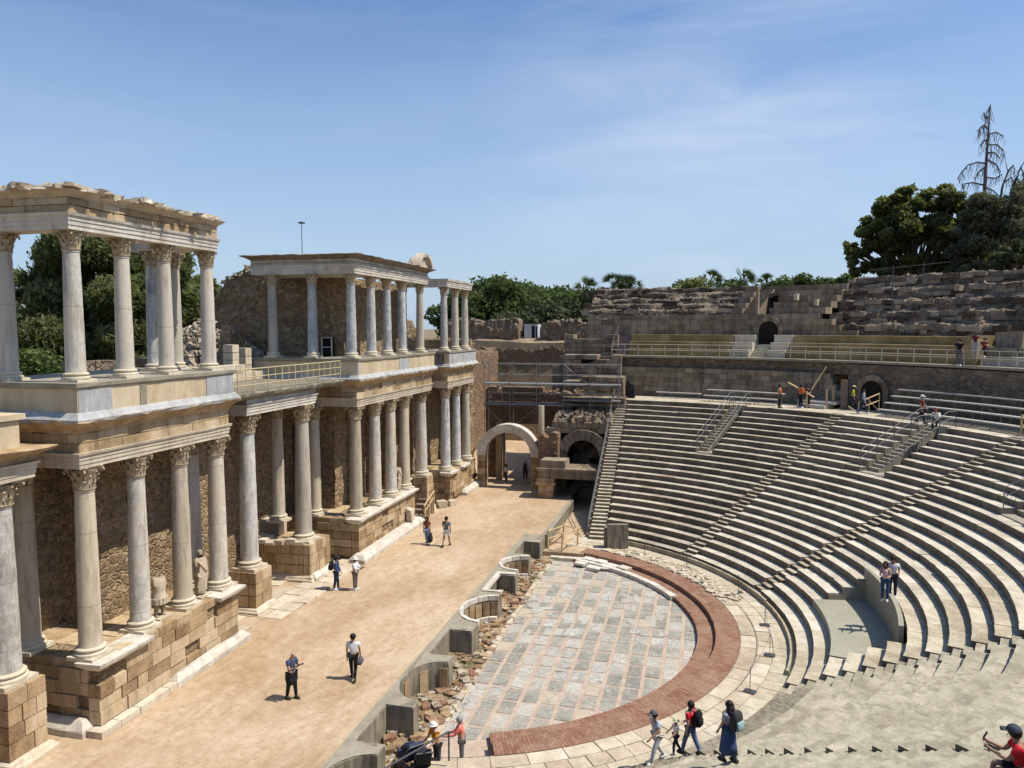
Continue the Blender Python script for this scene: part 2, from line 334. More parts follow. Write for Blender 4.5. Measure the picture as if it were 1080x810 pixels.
def mk_brick():
    n = NT('red_brick_paving'); v = n.n('ShaderNodeUVMap').outputs[0] if False else None
    p = n.pos(); s = n.n('ShaderNodeVectorMath', operation='SUBTRACT'); n.l(p, s.inputs[0]); s.inputs[1].default_value = (CX, CY, 0)
    sx = n.n('ShaderNodeSeparateXYZ'); n.l(s.outputs[0], sx.inputs[0]); an = n.math('ARCTAN2', sx.outputs[1], sx.outputs[0])
    ln = n.n('ShaderNodeVectorMath', operation='MULTIPLY'); n.l(s.outputs[0], ln.inputs[0]); ln.inputs[1].default_value = (1, 1, 0)
    le = n.n('ShaderNodeVectorMath', operation='LENGTH'); n.l(ln.outputs[0], le.inputs[0])
    cv = n.n('ShaderNodeCombineXYZ'); n.l(le.outputs['Value'], cv.inputs[0]); n.l(n.math('MULTIPLY', an, 12.), cv.inputs[1])
    b = n.n('ShaderNodeTexBrick'); n.l(cv.outputs[0], b.inputs['Vector']); b.inputs['Scale'].default_value = 1.
    b.inputs['Brick Width'].default_value = .30; b.inputs['Row Height'].default_value = .12; b.inputs['Mortar Size'].default_value = .016; b.inputs['Mortar Smooth'].default_value = .3
    b.inputs['Color1'].default_value = (.25, .105, .058, 1); b.inputs['Color2'].default_value = (.42, .22, .13, 1); b.inputs['Mortar'].default_value = (.17, .11, .08, 1); b.inputs['Bias'].default_value = -.1
    a = n.noise(p, 1.1, 7, .7); g = n.noise(p, 14., 5, .7)
    c = n.mix(n.ramp(a, [(.40, 0.), (.62, .65)]), b.outputs['Color'], (.40, .265, .18)); c = n.mix(n.ramp(g, [(.45, 0.), (.75, .5)]), c, (.15, .07, .04)); c = n.mix(n.ramp(n.noise(p, 3., 6, .7), [(.55, 0.), (.68, .45)]), c, (.20, .12, .075))
    h = n.math('SUBTRACT', n.math('MULTIPLY', g, .5), b.outputs['Fac'])
    return n.done(c, .93, n.bump(h, .6, .03))
M['brick'] = mk_brick()
def mk_tile():
    n = NT('orchestra_marble_tile'); p = n.pos(); t = n.tone(); a = n.noise(p, 1.7, 8, .7, 1.2); b = n.noise(p, 11., 6, .7)
    grey = n.ramp(n.math('ADD', n.math('MULTIPLY', a, .6), n.math('MULTIPLY', b, .45)), [(.33, (.185, .18, .15)), (.52, (.29, .277, .232)), (.72, (.41, .385, .32))])
    wht = n.ramp(n.math('ADD', n.math('MULTIPLY', a, .55), n.math('MULTIPLY', b, .5)), [(.36, (.26, .25, .22)), (.50, (.42, .40, .35)), (.66, (.62, .58, .49))])
    c = n.mix(n.ramp(t, [(.45, 0.), (.5, 1.)]), grey, wht); c = n.mix(n.ramp(t, [(.86, 0.), (.9, .75)]), c, (.47, .375, .25))
    hs = n.n('ShaderNodeHueSaturation'); n.l(c, hs.inputs['Color']); n.l(n.math('ADD', .84, n.math('MULTIPLY', n.math('FRACT', n.math('MULTIPLY', t, 23.)), .28)), hs.inputs['Value']); c = hs.outputs[0]
    c = n.mix(n.ramp(n.noise(p, .5, 7, .72), [(.42, 0.), (.66, .6)]), c, (.50, .435, .34))
    c = n.mix(n.ramp(n.noise(p, 4.5, 7, .78, 1.2), [(.55, 0.), (.62, .7)]), c, (.63, .595, .52))
    ce = n.voro(n.pos(), 1.9, 'DISTANCE_TO_EDGE'); c = n.mix(n.math('MULTIPLY', n.ramp(ce, [(.012, 1.), (.03, 0.)]), n.ramp(n.noise(p, .8, 3), [(.45, 0.), (.55, .7)])), c, (.13, .12, .10))
    return n.done(c, .7, n.bump(n.math('ADD', a, b), .2, .01))
M['tile'] = mk_tile()
M['pink'] = stone('pink_marble_strip', (.38, .275, .20), (.52, .40, .305), (.64, .53, .425), 2.5, .3, .35, (.27, .21, .16), .2, pit=.25)
def mk_leaf(name, dark, mid, light, trans=.25):
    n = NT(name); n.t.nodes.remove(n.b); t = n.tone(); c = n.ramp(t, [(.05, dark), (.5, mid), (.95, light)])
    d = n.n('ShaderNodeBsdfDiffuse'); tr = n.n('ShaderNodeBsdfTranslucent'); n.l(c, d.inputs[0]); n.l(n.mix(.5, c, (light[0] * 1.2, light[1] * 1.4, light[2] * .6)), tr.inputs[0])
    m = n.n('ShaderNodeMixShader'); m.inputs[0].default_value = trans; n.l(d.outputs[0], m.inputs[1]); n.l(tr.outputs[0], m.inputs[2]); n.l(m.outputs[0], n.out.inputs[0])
    return n.m
M['leaf_pine'] = mk_leaf('dark_pine_needles', (.03, .04, .018), (.10, .115, .048), (.25, .25, .115), .4)
M['leaf_cypress'] = mk_leaf('olive_conifer_leaves', (.034, .044, .02), (.105, .122, .054), (.24, .245, .12), .4)
M['leaf_broad'] = mk_leaf('mid_green_leaves', (.024, .036, .014), (.065, .092, .036), (.14, .17, .07), .3)
M['leaf_bush'] = mk_leaf('light_shrub_leaves', (.03, .05, .015), (.08, .12, .04), (.17, .20, .08), .3)
M['leaf_grey'] = mk_leaf('grey_dry_needles', (.045, .05, .035), (.115, .12, .08), (.22, .215, .15), .2)
M['leaf_palm'] = mk_leaf('palm_fronds', (.02, .032, .014), (.05, .07, .03), (.10, .12, .055), .2)
M['leaf_olive'] = mk_leaf('olive_grey_leaves', (.03, .04, .022), (.075, .09, .05), (.14, .15, .09), .25)
def cloth(name, c, r=.85): return plain(name, c, r, 0, .12, 14.)
SUN, SKY = 5.4, .118
# ------------------------------------------------------------------ columns
def capital_mb(r, h, seed=1):
    q = random.Random(seed); b = MB()
    b.lathe([(r * 1.02, 0), (r * 1.12, .04 * h), (r * 1.12, .07 * h), (r * .98, .1 * h), (r * 1.0, .4 * h), (r * 1.1, .65 * h), (r * 1.35, .84 * h), (r * 1.36, .86 * h)], 18, tone=.35)
    for k, (zb, zt, out, nl, off) in enumerate(((.09, .42, .34, 8, 0), (.25, .68, .40, 8, .5), (.5, .84, .45, 8, 0))):
        for i in range(nl):
            a = 2 * math.pi * (i + off) / nl; ca, sa = math.cos(a), math.sin(a); P = []; hh = (zt - zb) * h * q.uniform(.85, 1.05); w = r * .36; br = q.random() < .15
            for t, ww, o in ((0, .9, .03), (.35, 1.05, .06), (.7, .95, .14), (.95, .6, .30), (1.0, .35, .42), (.88, .2, .46)):
                if br and t > .8: continue
                for s_ in (-1, 0, 1):
                    rr = r * (1.0 + .25 * (zb - .1) + o * out * 2.6 + (.04 if s_ == 0 else 0)); x, y = rr, s_ * w * ww
                    P.append((x * ca - y * sa, x * sa + y * ca, zb * h + hh * t))
            F = []
            for j in range(len(P) // 3 - 1):
                for s_ in (0, 1): F.append((3 * j + s_, 3 * j + s_ + 1, 3 * j + s_ + 4, 3 * j + s_ + 3))
            b.add(P, F, q.uniform(.4, .8))
    for i in range(4):                       # corner volutes
        a = math.pi / 4 + i * math.pi / 2
        if q.random() < .12: continue
        pts = [(math.cos(a) * rr * r, math.sin(a) * rr * r, z * h) for rr, z in ((1.12, .55), (1.35, .75), (1.62, .86), (1.82, .85), (1.86, .76), (1.74, .71), (1.66, .77))]
        b.tube(pts, [r * .10, r * .13, r * .14, r * .14, r * .13, r * .11, r * .07], 6, tone=.7)
    A = []                                    # concave abacus
    for i in range(4):
        a = math.pi / 4 + i * math.pi / 2; a2 = a + math.pi / 2
        c0 = Vector((math.cos(a), math.sin(a))) * r * 1.86; c1 = Vector((math.cos(a2), math.sin(a2))) * r * 1.86
        d = (c1 - c0).normalized(); m = (c0 + c1) / 2
        A += [c0 + d * r * .16, c0 + (c1 - c0) * .3 - m.normalized() * r * .12, m - m.normalized() * r * .17, c0 + (c1 - c0) * .7 - m.normalized() * r * .12, c1 - d * r * .16]
    b.loft([tuple(p) for p in A], [(.86 * h, -.02), (.92 * h, .0), (.93 * h, .02), (1.0 * h, .03)], seg=9, tone=.7)
    return b
def column_parts(root, H, r, mat):
    hb = r * 1.12; hc = r * 2.15
    b = MB(); w = r * 1.42
    b.loft([(-w, -w), (w, -w), (w, w), (-w, w)], [(0, 0), (hb * .3, 0)], seg=.3, j=.012, tone=.6)
    b.lathe([(r * 1.40, hb * .3), (r * 1.43, hb * .38), (r * 1.40, hb * .50), (r * 1.26, hb * .54), (r * 1.18, hb * .62), (r * 1.20, hb * .70), (r * 1.29, hb * .74), (r * 1.30, hb * .84), (r * 1.22, hb * .91), (r * 1.08, hb * .95), (r * 1.03, hb)], 28)
    b.build('base', M['col_base'], root, True)
    prof = [(r * 1.05, 0), (r * 1.0, .10)]
    hs = H - hb - hc
    for i in range(1, 15):
        t = i / 14; prof.append((r * (1 - .185 * t ** 1.5) + rnd.uniform(-.004, .004), .1 + (hs - .16) * t))
    prof += [(r * .87, hs - .05), (r * .87, hs)]
    s = MB(); s.lathe(prof, 28); s.build('shaft', mat, root, True, (0, 0, hb))
    capital_mb(r * .86, hc, rnd.randint(1, 999)).build('capital', M['capital'], root, 'all', (0, 0, H - hc))
PROTO = {}
def column(kind, mat, x, y, z, label, group, H=None, r=None):
    dims = {'lower': (6.28, .362), 'tall': (7.2, .412), 'upper': (4.72, .284)}[kind]; key = (kind, mat, rnd.randint(0, 1))
    if key not in PROTO:
        o = empty('marble_column'); column_parts(o, *dims, M[mat]); PROTO[key] = o
    else: o = copy_tree(PROTO[key])
    o.location = (x, y, z); o.rotation_euler = (0, 0, R(90 * rnd.randint(0, 3)) + R(rnd.uniform(-2, 2)))
    q = rnd.uniform(.95, 1.04); o.scale = (q, q, H / dims[0] if H else 1)
    return tag(o, label, 'column', group)
YC = 19.2
ords = ['first', 'second', 'third', 'fourth', 'fifth']
for i, x in enumerate((20.35, 22.65, 24.95, 27.2)):
    column('lower', 'col_beige', x, YC, 2.33, '%s from the left of the four lower columns along the front of the near stage block' % ords[i], 'lower columns of the near stage block')
column('lower', 'col_beige', 20.3, 21.6, 2.33, 'lower column standing back in shade at the left end of the near stage block', 'lower columns of the near stage block')
column('lower', 'col_grey', 27.1, 20.3, 2.33, 'lower column half hidden behind the front row by the headless statue', 'lower columns of the near stage block')
for i, x in enumerate((20.2, 22.35, 24.45, 26.95)):
    column('upper', 'col_grey', x, YC, 11.3, '%s from the left of the four upper columns along the front of the near stage block' % ords[i], 'upper columns of the near stage block')
column('upper', 'col_grey', 20.15, 21.75, 11.3, 'broad upper column at the left edge of the photo, set back from the corner', 'upper columns of the near stage block')
column('upper', 'col_grey', 26.05, 21.0, 11.3, 'upper column behind and just left of the third upper column of the near block', 'upper columns of the near stage block')
column('upper', 'col_grey', 27.3, 21.0, 11.3, 'upper column behind and just right of the third upper column of the near block', 'upper columns of the near stage block')
for i, x in enumerate((39.95, 42.6, 45.0, 47.3)):
    column('lower', 'col_beige', x, YC - .1, 2.33, '%s from the left of the lower columns along the front of the far stage block' % ords[i], 'lower columns of the far stage block')
column('lower', 'col_beige', 39.35, 21.35, 2.33, 'lower column set back at the shaded left end of the far stage block', 'lower columns of the far stage block')
column('lower', 'col_grey', 50.0, 20.3, 2.33, 'slender lower column in shade behind the tall pedestal column of the far block', 'lower columns of the far stage block')
for i, x in enumerate((39.65, 42.3, 44.65, 47.1, 50.4)):
    column('upper', 'col_grey', x, YC - .1, 11.32, '%s from the left of the upper columns along the front of the far stage block' % ords[i], 'upper columns of the far stage block')
column('upper', 'col_grey', 39.4, 21.35, 11.32, 'upper column on the left face of the far block beside the small framed opening', 'upper columns of the far stage block')
column('upper', 'col_grey', 39.5, 23.9, 11.32, 'upper column furthest left on the far block, before the tall rubble wall', 'upper columns of the far stage block')
column('upper', 'col_grey', 50.3, 20.3, 11.32, 'dark upper column behind the last two front columns of the far block', 'upper columns of the far stage block')
for i, x in enumerate((54.2, 56.8, 59.3)):
    column('lower', 'col_grey', x, 18.6, 2.33, '%s from the left of the three lower columns on the end block beside the arch' % ords[i], 'lower columns of the end stage block')
    column('upper', 'col_grey', x - .3, 18.55, 11.3, '%s from the left of the three upper columns on the end block beside the arch' % ords[i], 'upper columns of the end stage block')
column('tall', 'col_grey', 30.95, 20.2, 1.9, 'thick veined column on its own tall pedestal just right of the near block', 'thick columns on pedestals')
column('tall', 'col_grey', 35.75, 20.1, 1.9, 'thick pale grey column on a pedestal with a marble step, right of the side door', 'thick columns on pedestals')
column('lower', 'col_beige', 36.35, 21.9, 2.68, 'rear column striped with railing shadows, between the two thick pedestal columns', 'lower columns of the far stage block', H=6.35)
column('tall', 'col_beige', 18.1, 20.15, 2.38, 'thick column cut by the left edge of the photo, on a plain brown pedestal', 'thick columns on pedestals', H=6.12)
column('tall', 'col_beige', 51.1, 19.35, 2.5, 'tall column on a narrow pedestal between the far block and the end block', 'thick columns on pedestals', H=6.1)
# ------------------------------------------------------------------ podiums
def podium(name, label, x0, x1, y0, yb, top, caps, mould, core='rubble'):
    o = empty(name, ((x0 + x1) / 2, y0, 0), 0, label, 'podium'); ox, oy = -(x0 + x1) / 2, -y0
    def sh(b):
        b.v = [(p[0] + ox, p[1] + oy, p[2]) for p in b.v]; return b
    b = MB(); b.box(x0 + .12, x1 - .12, y0 + .12, yb, -.1, top - .04, .4)
    sh(b).build('core', M[core], o)
    b = MB()
    b.ashlar((x0, y0), (x1, y0), .25, top - .32, .45, .46, .85, jd=.05, miss=.10, tone=(.2, .8))
    b.ashlar((x0, yb), (x0, y0 + .46), .25, top - .32, .45, .46, .8, jd=.05, miss=.06, tone=(.15, .7))
    b.ashlar((x1, y0 + .46), (x1, yb), .25, top - .32, .45, .46, .8, jd=.05, miss=.06, tone=(.15, .7))
    # rough paving on the top
    n = max(2, int((x1 - x0) / .9))
    for i in range(n):
        for j in range(max(1, int((yb - y0) / .9))):
            xa = x0 + .05 + i * (x1 - x0 - .1) / n; ya = y0 + .04 + j * .9
            b.box(xa + .01, xa + (x1 - x0 - .1) / n - .01, ya, min(ya + .88, yb), top - .31, top + rnd.uniform(-.05, .0), rnd.uniform(.3, .8), j=.012)
    sh(b).build('block_facing', M['ashlar'], o)
    for xa, xb in caps:
        b = MB(); b.loft([(xa, y0 - .02), (xb, y0 - .02), (xb, y0 + .5), (xa, y0 + .5)], [(top - .3, .0), (top - .22, .10), (top - .12, .22), (top + .0, .24)], seg=.5, j=.02, tone=.7)
        sh(b).build('top_moulding', M['white_marble'], o)
    for xa, xb, ya, ybb in mould:
        b = MB(); b.loft([(xa, ya), (xb, ya), (xb, ybb), (xa, ybb)], [(0, .06), (.2, .06), (.24, .03), (.42, -.12), (.46, -.2)], seg=.6, j=.022, tone=.6)
        sh(b).build('base_moulding', M['white_marble'], o)
    return o
podium('stage_podium', 'long brown block podium carrying the nearest group of columns and two statues', 19.95, 27.55, 18.55, 23.2, 2.35,
       [(19.97, 22.0), (26.3, 27.5)], [(23.3, 27.75, 18.25, 18.6), (19.55, 20.1, 18.9, 22.5)])
b = MB(); b.ashlar((19.62, 18.22), (23.25, 18.22), 0, .22, .5, .22, 1.2, tone=(.4, .9)); b.ashlar((19.62, 22.6), (19.62, 18.5), 0, .22, .5, .22, 1.2, tone=(.3, .7))
tag(b.build('stone_plinth_course', M['ashlar_pale']), 'low worn stone footing around the near corner of the nearest podium', 'footing')
podium('stage_podium', 'long podium in the middle distance with a white marble base step and top ledge', 38.95, 47.6, 18.5, 23.2, 2.35,
       [(38.97, 47.5)], [(38.45, 47.75, 17.95, 18.8)])
podium('stage_podium', 'short podium at the far end of the stage beside the pale arch', 53.6, 60.1, 18.05, 23.2, 2.3,
       [(53.6, 55.0), (56.6, 57.8)], [(56.6, 60.3, 17.7, 18.2)])
def pedestal(name, label, x0, x1, y0, y1, z1, slab=True, back=None):
    o = empty(name, ((x0 + x1) / 2, (y0 + y1) / 2, 0), 0, label, 'pedestal'); cx, cy = (x0 + x1) / 2, (y0 + y1) / 2; b = MB()
    b.box(x0 + .1 - cx, x1 - .1 - cx, y0 + .1 - cy, y1 - cy - .02, 0, z1 - .02, .4)
    for p, q in (((x0, y0), (x1, y0)), ((x0, y1), (x0, y0 + .4)), ((x1, y0 + .4), (x1, y1))):
        b.ashlar((p[0] - cx, p[1] - cy), (q[0] - cx, q[1] - cy), .3, z1, .38, .5, .75, jd=.03, tone=(.25, .75))
    b.build('die', M['ashlar'], o)
    b = MB(); b.loft([(x0 - cx, y0 - cy), (x1 - cx, y0 - cy), (x1 - cx, y1 - cy), (x0 - cx, y1 - cy)], [(0, .22), (.12, .22), (.14, .15), (.24, .12), (.3, .0)], seg=.4, j=.03, tone=.6)
    b.build('foot_moulding', M['ashlar_pale'], o)
    return o
pedestal('column_pedestal', 'square block pedestal with a chipped corner under the veined column beside the near block', 30.3, 31.65, 19.5, 21.0, 1.9)
pedestal('column_pedestal', 'plain brown pedestal cut by the left edge of the photo', 17.45, 18.8, 19.45, 20.9, 2.38)
pedestal('column_pedestal', 'narrow pedestal beside the yellow wooden railing at the far podium', 50.45, 51.75, 18.7, 20.2, 2.5)
o = pedestal('column_pedestal', 'deep pedestal with loose marble slabs right of the side doorway', 35.0, 37.2, 19.35, 23.0, 1.9)
b = MB(); b.loft([(-1.05, -2.1), (1.0, -2.1), (1.0, -1.7), (-1.05, -1.7)], [(0, 0), (.2, 0), (.24, -.05), (.36, -.12)], seg=.5, j=.03, tone=.7); b.build('marble_step', M['white_marble'], o)
for k in range(6): b = MB(); b.obox((-.9 + rnd.uniform(-.2, .3), -1.2 + k * .5), rnd.uniform(-.3, .3), rnd.uniform(.6, 1.1), rnd.uniform(.35, .5), 1.9, 1.9 + rnd.uniform(.12, .3), rnd.uniform(.3, .8)); b.build('loose_slab', M['ashlar_pale'], o)
b = MB(); b.box(.2, 1.0, .7, 1.9, 1.9, 2.66, .5); b.build('column_plinth', M['ashlar_pale'], o)
# flagstones between the pedestals
b = MB()
for i in range(11):
    for j in range(6):
        if rnd.random() < .88:
            xx = 28.0 + i * 1.0; yy = 18.0 + j * .85 + .1 * math.sin(i)
            if yy < 19.0 and rnd.random() < .25: continue
            b.box(xx + .02, xx + .98, yy + .02, yy + .83, .0, .03 + rnd.uniform(0, .03), rnd.uniform(.3, .8), j=.02)
tag(b.build('flagstone_paving', M['ashlar_pale']), kind='structure')
# ------------------------------------------------------------------ lower entablatures with the parapet podium of the upper storey
ARCH = [(0, 0), (.13, 0), (.135, .025), (.27, .025), (.275, .05), (.40, .05), (.42, .10), (.50, .12)]
def entab(name, label, poly, z, mats, frieze=.6, cornice=True, parapet=True, jf=.012, ruin=.05, corn_m='ashlar', cs=1., ch=1.):
    o = empty(name, (poly[0][0], poly[0][1], z), 0, label, 'entablature'); q = [(p[0] - poly[0][0], p[1] - poly[0][1]) for p in poly]
    b = MB(); b.loft(q, [(a, d) for a, d in ARCH], seg=.7, j=.006, tone=.62); b.build('architrave', M[mats[0]], o)
    b = MB(); zf = .5
    for i in range(len(q)):                      # frieze built of separate blocks
        p0 = Vector(q[i]); p1 = Vector(q[(i + 1) % len(q)]); d = (p1 - p0).normalized(); n_ = Vector((d.y, -d.x)); L = (p1 - p0).length
        if L < .8: continue
        a = p0 + n_ * .02 + d * .0; c = p1 + n_ * .02 - d * .0
        b.ashlar(tuple(a), tuple(c), zf + .002, zf + frieze, .35, frieze / 2, .95, jd=.012, gap=.008, tone=(.3, .8))
    b.loft(q, [(zf, -.2), (zf + frieze, -.2)], seg=3, tone=.4); b.build('frieze', M[mats[1]], o)
    zc = zf + frieze
    if cornice:
        b = MB(); b.loft(q, [(zc + .003, .03, .02), (zc + .1 * ch, .08 * cs, .03), (zc + .2 * ch, .22 * cs, ruin * .7), (zc + .34 * ch, .44 * cs, ruin), (zc + .42 * ch, .50 * cs, ruin), (zc + .45 * ch, .34 * cs, ruin)], seg=.33, j=ruin, tone=.5); b.build('cornice', M[corn_m], o)
    if parapet:
        zp = zc + .36
        b = MB(); b.loft(q, [(zp, .36), (zp + .12, .38), (zp + .17, .33), (zp + .30, .24), (zp + .32, .2)], seg=.6, j=.012, tone=.6); b.build('parapet_base', M['blue_marble'], o)
        b = MB(); b.loft(q, [(zp + .3, .17), (zp + 1.08, .17)], seg=1.2, j=.006, tone=.5); b.build('parapet_panel', M['buff'], o)
        b = MB(); b.loft(q, [(zp + 1.06, .19), (zp + 1.12, .25), (zp + 1.24, .26), (zp + 1.245, .24)], seg=.5, j=.012, tone=.5); b.build('parapet_coping', M['concrete'], o)
    return o, q, z
NB = [(19.75, 18.78), (27.5, 18.78), (27.5, 23.1), (19.75, 23.1)]
oA, qA, zA = entab('lower_entablature', 'carved stone band with grey and buff parapet over the lower columns of the near block', NB, 8.6, ('ashlar_pale', 'ashlar'), cs=.8)
FB = [(39.35, 18.7), (51.5, 18.7), (51.5, 24.8), (39.35, 24.8)]
oB, qB, zB = entab('lower_entablature', 'carved stone band with buff parapet over the lower columns of the far block', FB, 8.6, ('ashlar_pale', 'ashlar'), cs=.8)
EB = [(53.55, 18.18), (60.0, 18.18), (60.0, 23.5), (53.55, 23.5)]
oC, qC, zC = entab('lower_entablature', 'carved stone band with grey marble parapet over the end block by the arch', EB, 8.6, ('ashlar_pale', 'ashlar'), cs=.8)
def panels(o, base, lst):
    for x0, x1, mat in lst:          # marble facing slabs set proud of the render
        b = MB(); b.box(x0 - base[0][0], x1 - base[0][0], -.192, -.175, 1.775, 2.515, .55, j=.004); b.build('facing_slab', M[mat], o)
panels(oA, NB, [(19.62, 21.0, 'blue_marble'), (22.3, 22.6, 'concrete_old'), (25.9, 27.63, 'blue_marble')])
panels(oB, FB, [(39.22, 39.5, 'blue_marble'), (45.2, 46.8, 'blue_marble'), (48.8, 51.6, 'buff')])
panels(oC, EB, [(53.4, 60.15, 'blue_marble')])
b = MB(); b.box(-.192, -.175, .2, 4.6, 1.775, 2.515, .4); b.build('facing_slab', M['concrete_old'], oC)
# recessed marble beam over the side door + terrace with its railing
GB = [(30.15, 19.65), (36.45, 19.65), (36.45, 23.6), (30.15, 23.6)]
entab('lower_entablature', 'white marble beam in two bands resting on the thick columns of the side door', GB, 9.1, ('white_marble', 'white_marble'), frieze=.42, cornice=False, parapet=False)
b = MB(); b.loft([(27.75, 19.4), (38.85, 19.4), (38.85, 24.8), (27.75, 24.8)], [(9.86, .0, .02), (10.0, .12, .03), (10.12, .15, .03), (10.16, .05)], seg=.4, j=.02)
tag(b.build('terrace_slab', M['concrete_old']), 'worn terrace slab between the two stage blocks, under the tan railing', 'terrace')
E_ = empty('lower_entablature', (17.0, 19.6, 8.5), 0, 'stone cornice corner cut by the left edge of the photo above a thick column', 'entablature')
b = MB(); b.loft([(-3, 0), (1.9, 0), (1.9, 4), (-3, 4)], [(a, d) for a, d in ARCH], seg=.7, j=.008, tone=.6); b.build('architrave', M['ashlar_pale'], E_)
b = MB(); b.loft([(-3, 0), (1.9, 0), (1.9, 4), (-3, 4)], [(.5, .03), (.7, .1, .03), (.85, .4, .03), (.93, .48, .03), (.96, .3)], seg=.35, j=.02); b.build('cornice', M['ashlar'], E_)
b = MB(); b.box(-3, 1.6, .2, 4, .95, 1.75, .6); b.box(-3, 1.75, .1, 4, 1.78, 1.95, .6); b.build('parapet', M['buff'], E_)
# rails of the terrace
def railing(name, label, pts, h, mat, posts=1.0, bars=2, r=.022, group=None, sub=0, cat='railing'):
    o = empty(name, pts[0], 0, label, cat, group); b = MB(); p0 = Vector(pts[0]); rel = [Vector(p) - p0 for p in pts]
    for k in range(bars):
        hh = h * (k + 1) / bars if bars > 1 else h
        b.tube([(q.x, q.y, q.z + hh) for q in rel], r if k == bars - 1 else r * .8, 6)
    b.build('top_rail', M[mat], o); b = MB()
    for i in range(len(rel) - 1):
        n = max(1, int((rel[i + 1] - rel[i]).length / posts))
        for k in range(n + (1 if i == len(rel) - 2 else 0)):
            q = rel[i].lerp(rel[i + 1], k / n); b.tube([q, (q.x, q.y, q.z + h)], r, 6)
            if sub:
                for t in range(1, sub + 1):
                    if k < n:
                        w = rel[i].lerp(rel[i + 1], (k + t / (sub + 1)) / n); b.tube([(w.x, w.y, w.z + .25 * h), (w.x, w.y, w.z + .98 * h)], r * .6, 5)
    b.build('posts', M[mat], o); return o
railing('terrace_railing', 'tan metal railing along the terrace edge between the two stage blocks', [(27.75, 19.25, 10.16), (38.5, 19.25, 10.16)], 1.05, 'tan_rail', 1.15, 3, .032, sub=1)
# ------------------------------------------------------------------ back walls
def ragged_wall(name, label, p0, p1, th, z0, top, mat, nu=None, nvv=None, amp=.07, cat='wall', step=.28, hole=None):
    a = Vector(p0); bb = Vector(p1); L = (bb - a).length; d = (bb - a) / L; n_ = Vector((d.y, -d.x)); nu = nu or int(L / .25); nv = nvv or 16
    H = []
    for i in range(nu + 1):
        s = i / nu * L; H.append(top(s) + (rnd.uniform(-step, step * .5) if rnd.random() < .6 else 0) if step else top(s))
    b = MB()
    def fn(side):
        def g(u, v):
            i = int(round(u * nu)); s = u * L; z = z0 + (H[i] - z0) * v
            k = amp * 1.6 * nz(a.x + d.x * s, a.y + d.y * s, z, 1.5) + amp * nz(s * 3.1, z * 3.1, side * 9, 1.2) if side < 2 else 0
            q = a + d * s + n_ * (k if side == 0 else -th + k); return (q.x, q.y, z)
        return g
    b.grid(fn(0), nu, nv); b.grid(fn(1), nu, nv, flip=True)
    P = []
    for i in range(nu + 1):
        for side in (0, 1): P.append(fn(side)(i / nu, 1))
    b.add(P, [(2 * i, 2 * i + 2, 2 * i + 3, 2 * i + 1) for i in range(nu)])
    for u in (0, 1):
        A = [fn(0)(u, j / nv) for j in range(nv + 1)]; B = [fn(1)(u, j / nv) for j in range(nv + 1)]
        b.add(A + B, [((j, j + nv + 1, j + nv + 2, j + 1) if u else (j, j + 1, j + nv + 2, j + nv + 1)) for j in range(nv)])
    if step:
        for i in range(int(L * 3.0)):
            s = rnd.uniform(0, L); z = H[int(s / L * nu)]; q = a + d * s - n_ * rnd.uniform(0, th); b.stone((q.x, q.y, z + rnd.uniform(-.1, .06)), rnd.uniform(.2, .5), rnd.uniform(.3, .7))
    o = b.build(name, M[mat]); return tag(o, label, cat)
flat = lambda h: (lambda s: h)
ragged_wall('rubble_wall', 'shaded brown rubble wall deep in the left end of the near block', (19.9, 22.4), (22.7, 22.4), .7, 2.3, flat(8.58), 'rubble', step=0, amp=.05)
ragged_wall('rubble_wall', 'partly sunlit rubble wall left of the headless statue on the near block', (22.5, 20.95), (24.2, 20.95), 2.1, 2.3, flat(8.58), 'rubble', step=0, amp=.05)
ragged_wall('rubble_wall', 'dark recessed strip of rubble wall behind the headless statue', (24.1, 21.8), (25.1, 21.8), 1.2, 2.3, flat(8.58), 'rubble', step=0, amp=.05)
ragged_wall('rubble_wall', 'partly sunlit rubble wall behind the draped statue on the near block', (25.0, 20.95), (27.5, 20.95), 2.1, 2.3, flat(8.58), 'rubble', step=0, amp=.05)
ragged_wall('rubble_wall', 'shaded wall of the recess left of the thick veined column', (27.6, 21.3), (30.25, 21.3), .9, 0, flat(9.84), 'rubble', step=0, amp=.05)
ragged_wall('rubble_wall', 'dim rubble wall at the back of the side doorway', (27.6, 23.65), (41.4, 23.65), .8, 0, flat(9.84), 'rubble', step=0, amp=.06)
ragged_wall('rubble_wall', 'lower rubble wall behind the front columns of the far block', (41.0, 20.95), (52.9, 20.95), 2.6, 2.2, flat(8.58), 'rubble', step=0, amp=.05)
for x0, l in ((42.7, 'first'), (45.3, 'second'), (47.8, 'third')):
    b = MB(); b.box(x0, x0 + .6, 20.55, 20.94, 2.34, 8.55, .5, j=.02); tag(b.build('rubble_pier', M['rubble']), l + ' rubble pier from the left behind the lower columns of the far block', 'pier', 'rubble piers of the far block')
ragged_wall('rubble_wall', 'lower rubble wall behind the columns of the end block', (53.2, 20.8), (59.9, 20.8), .8, 2.2, flat(8.58), 'rubble', step=0)
def bump_top(h, a, f): return lambda s: h + a * nz(s * f, h, 0)
def slope(s):
    T = [(0, 10.6), (.7, 11.6), (1.5, 13.1), (2.2, 14.6), (3.2, 15.8), (4.6, 16.7), (6.2, 16.5), (7.4, 16.06), (20, 16.06)]
    for (s0, z0), (s1, z1) in zip(T[:-1], T[1:]):
        if s <= s1: return z0 + (z1 - z0) * (s - s0) / (s1 - s0) + (.30 * nz(s * 2.2, 3.3) + .2 * nz(s * 6, 8) if s < 6.6 else 0)
ragged_wall('rubble_wall', 'tall rubble wall under the upper roof slab, broken away in a slope at its left', (42.7, 32.2), (42.7, 21.0), 1.0, 9.0, slope, 'rubble', nvv=28, amp=.12, step=.001, nu=90)
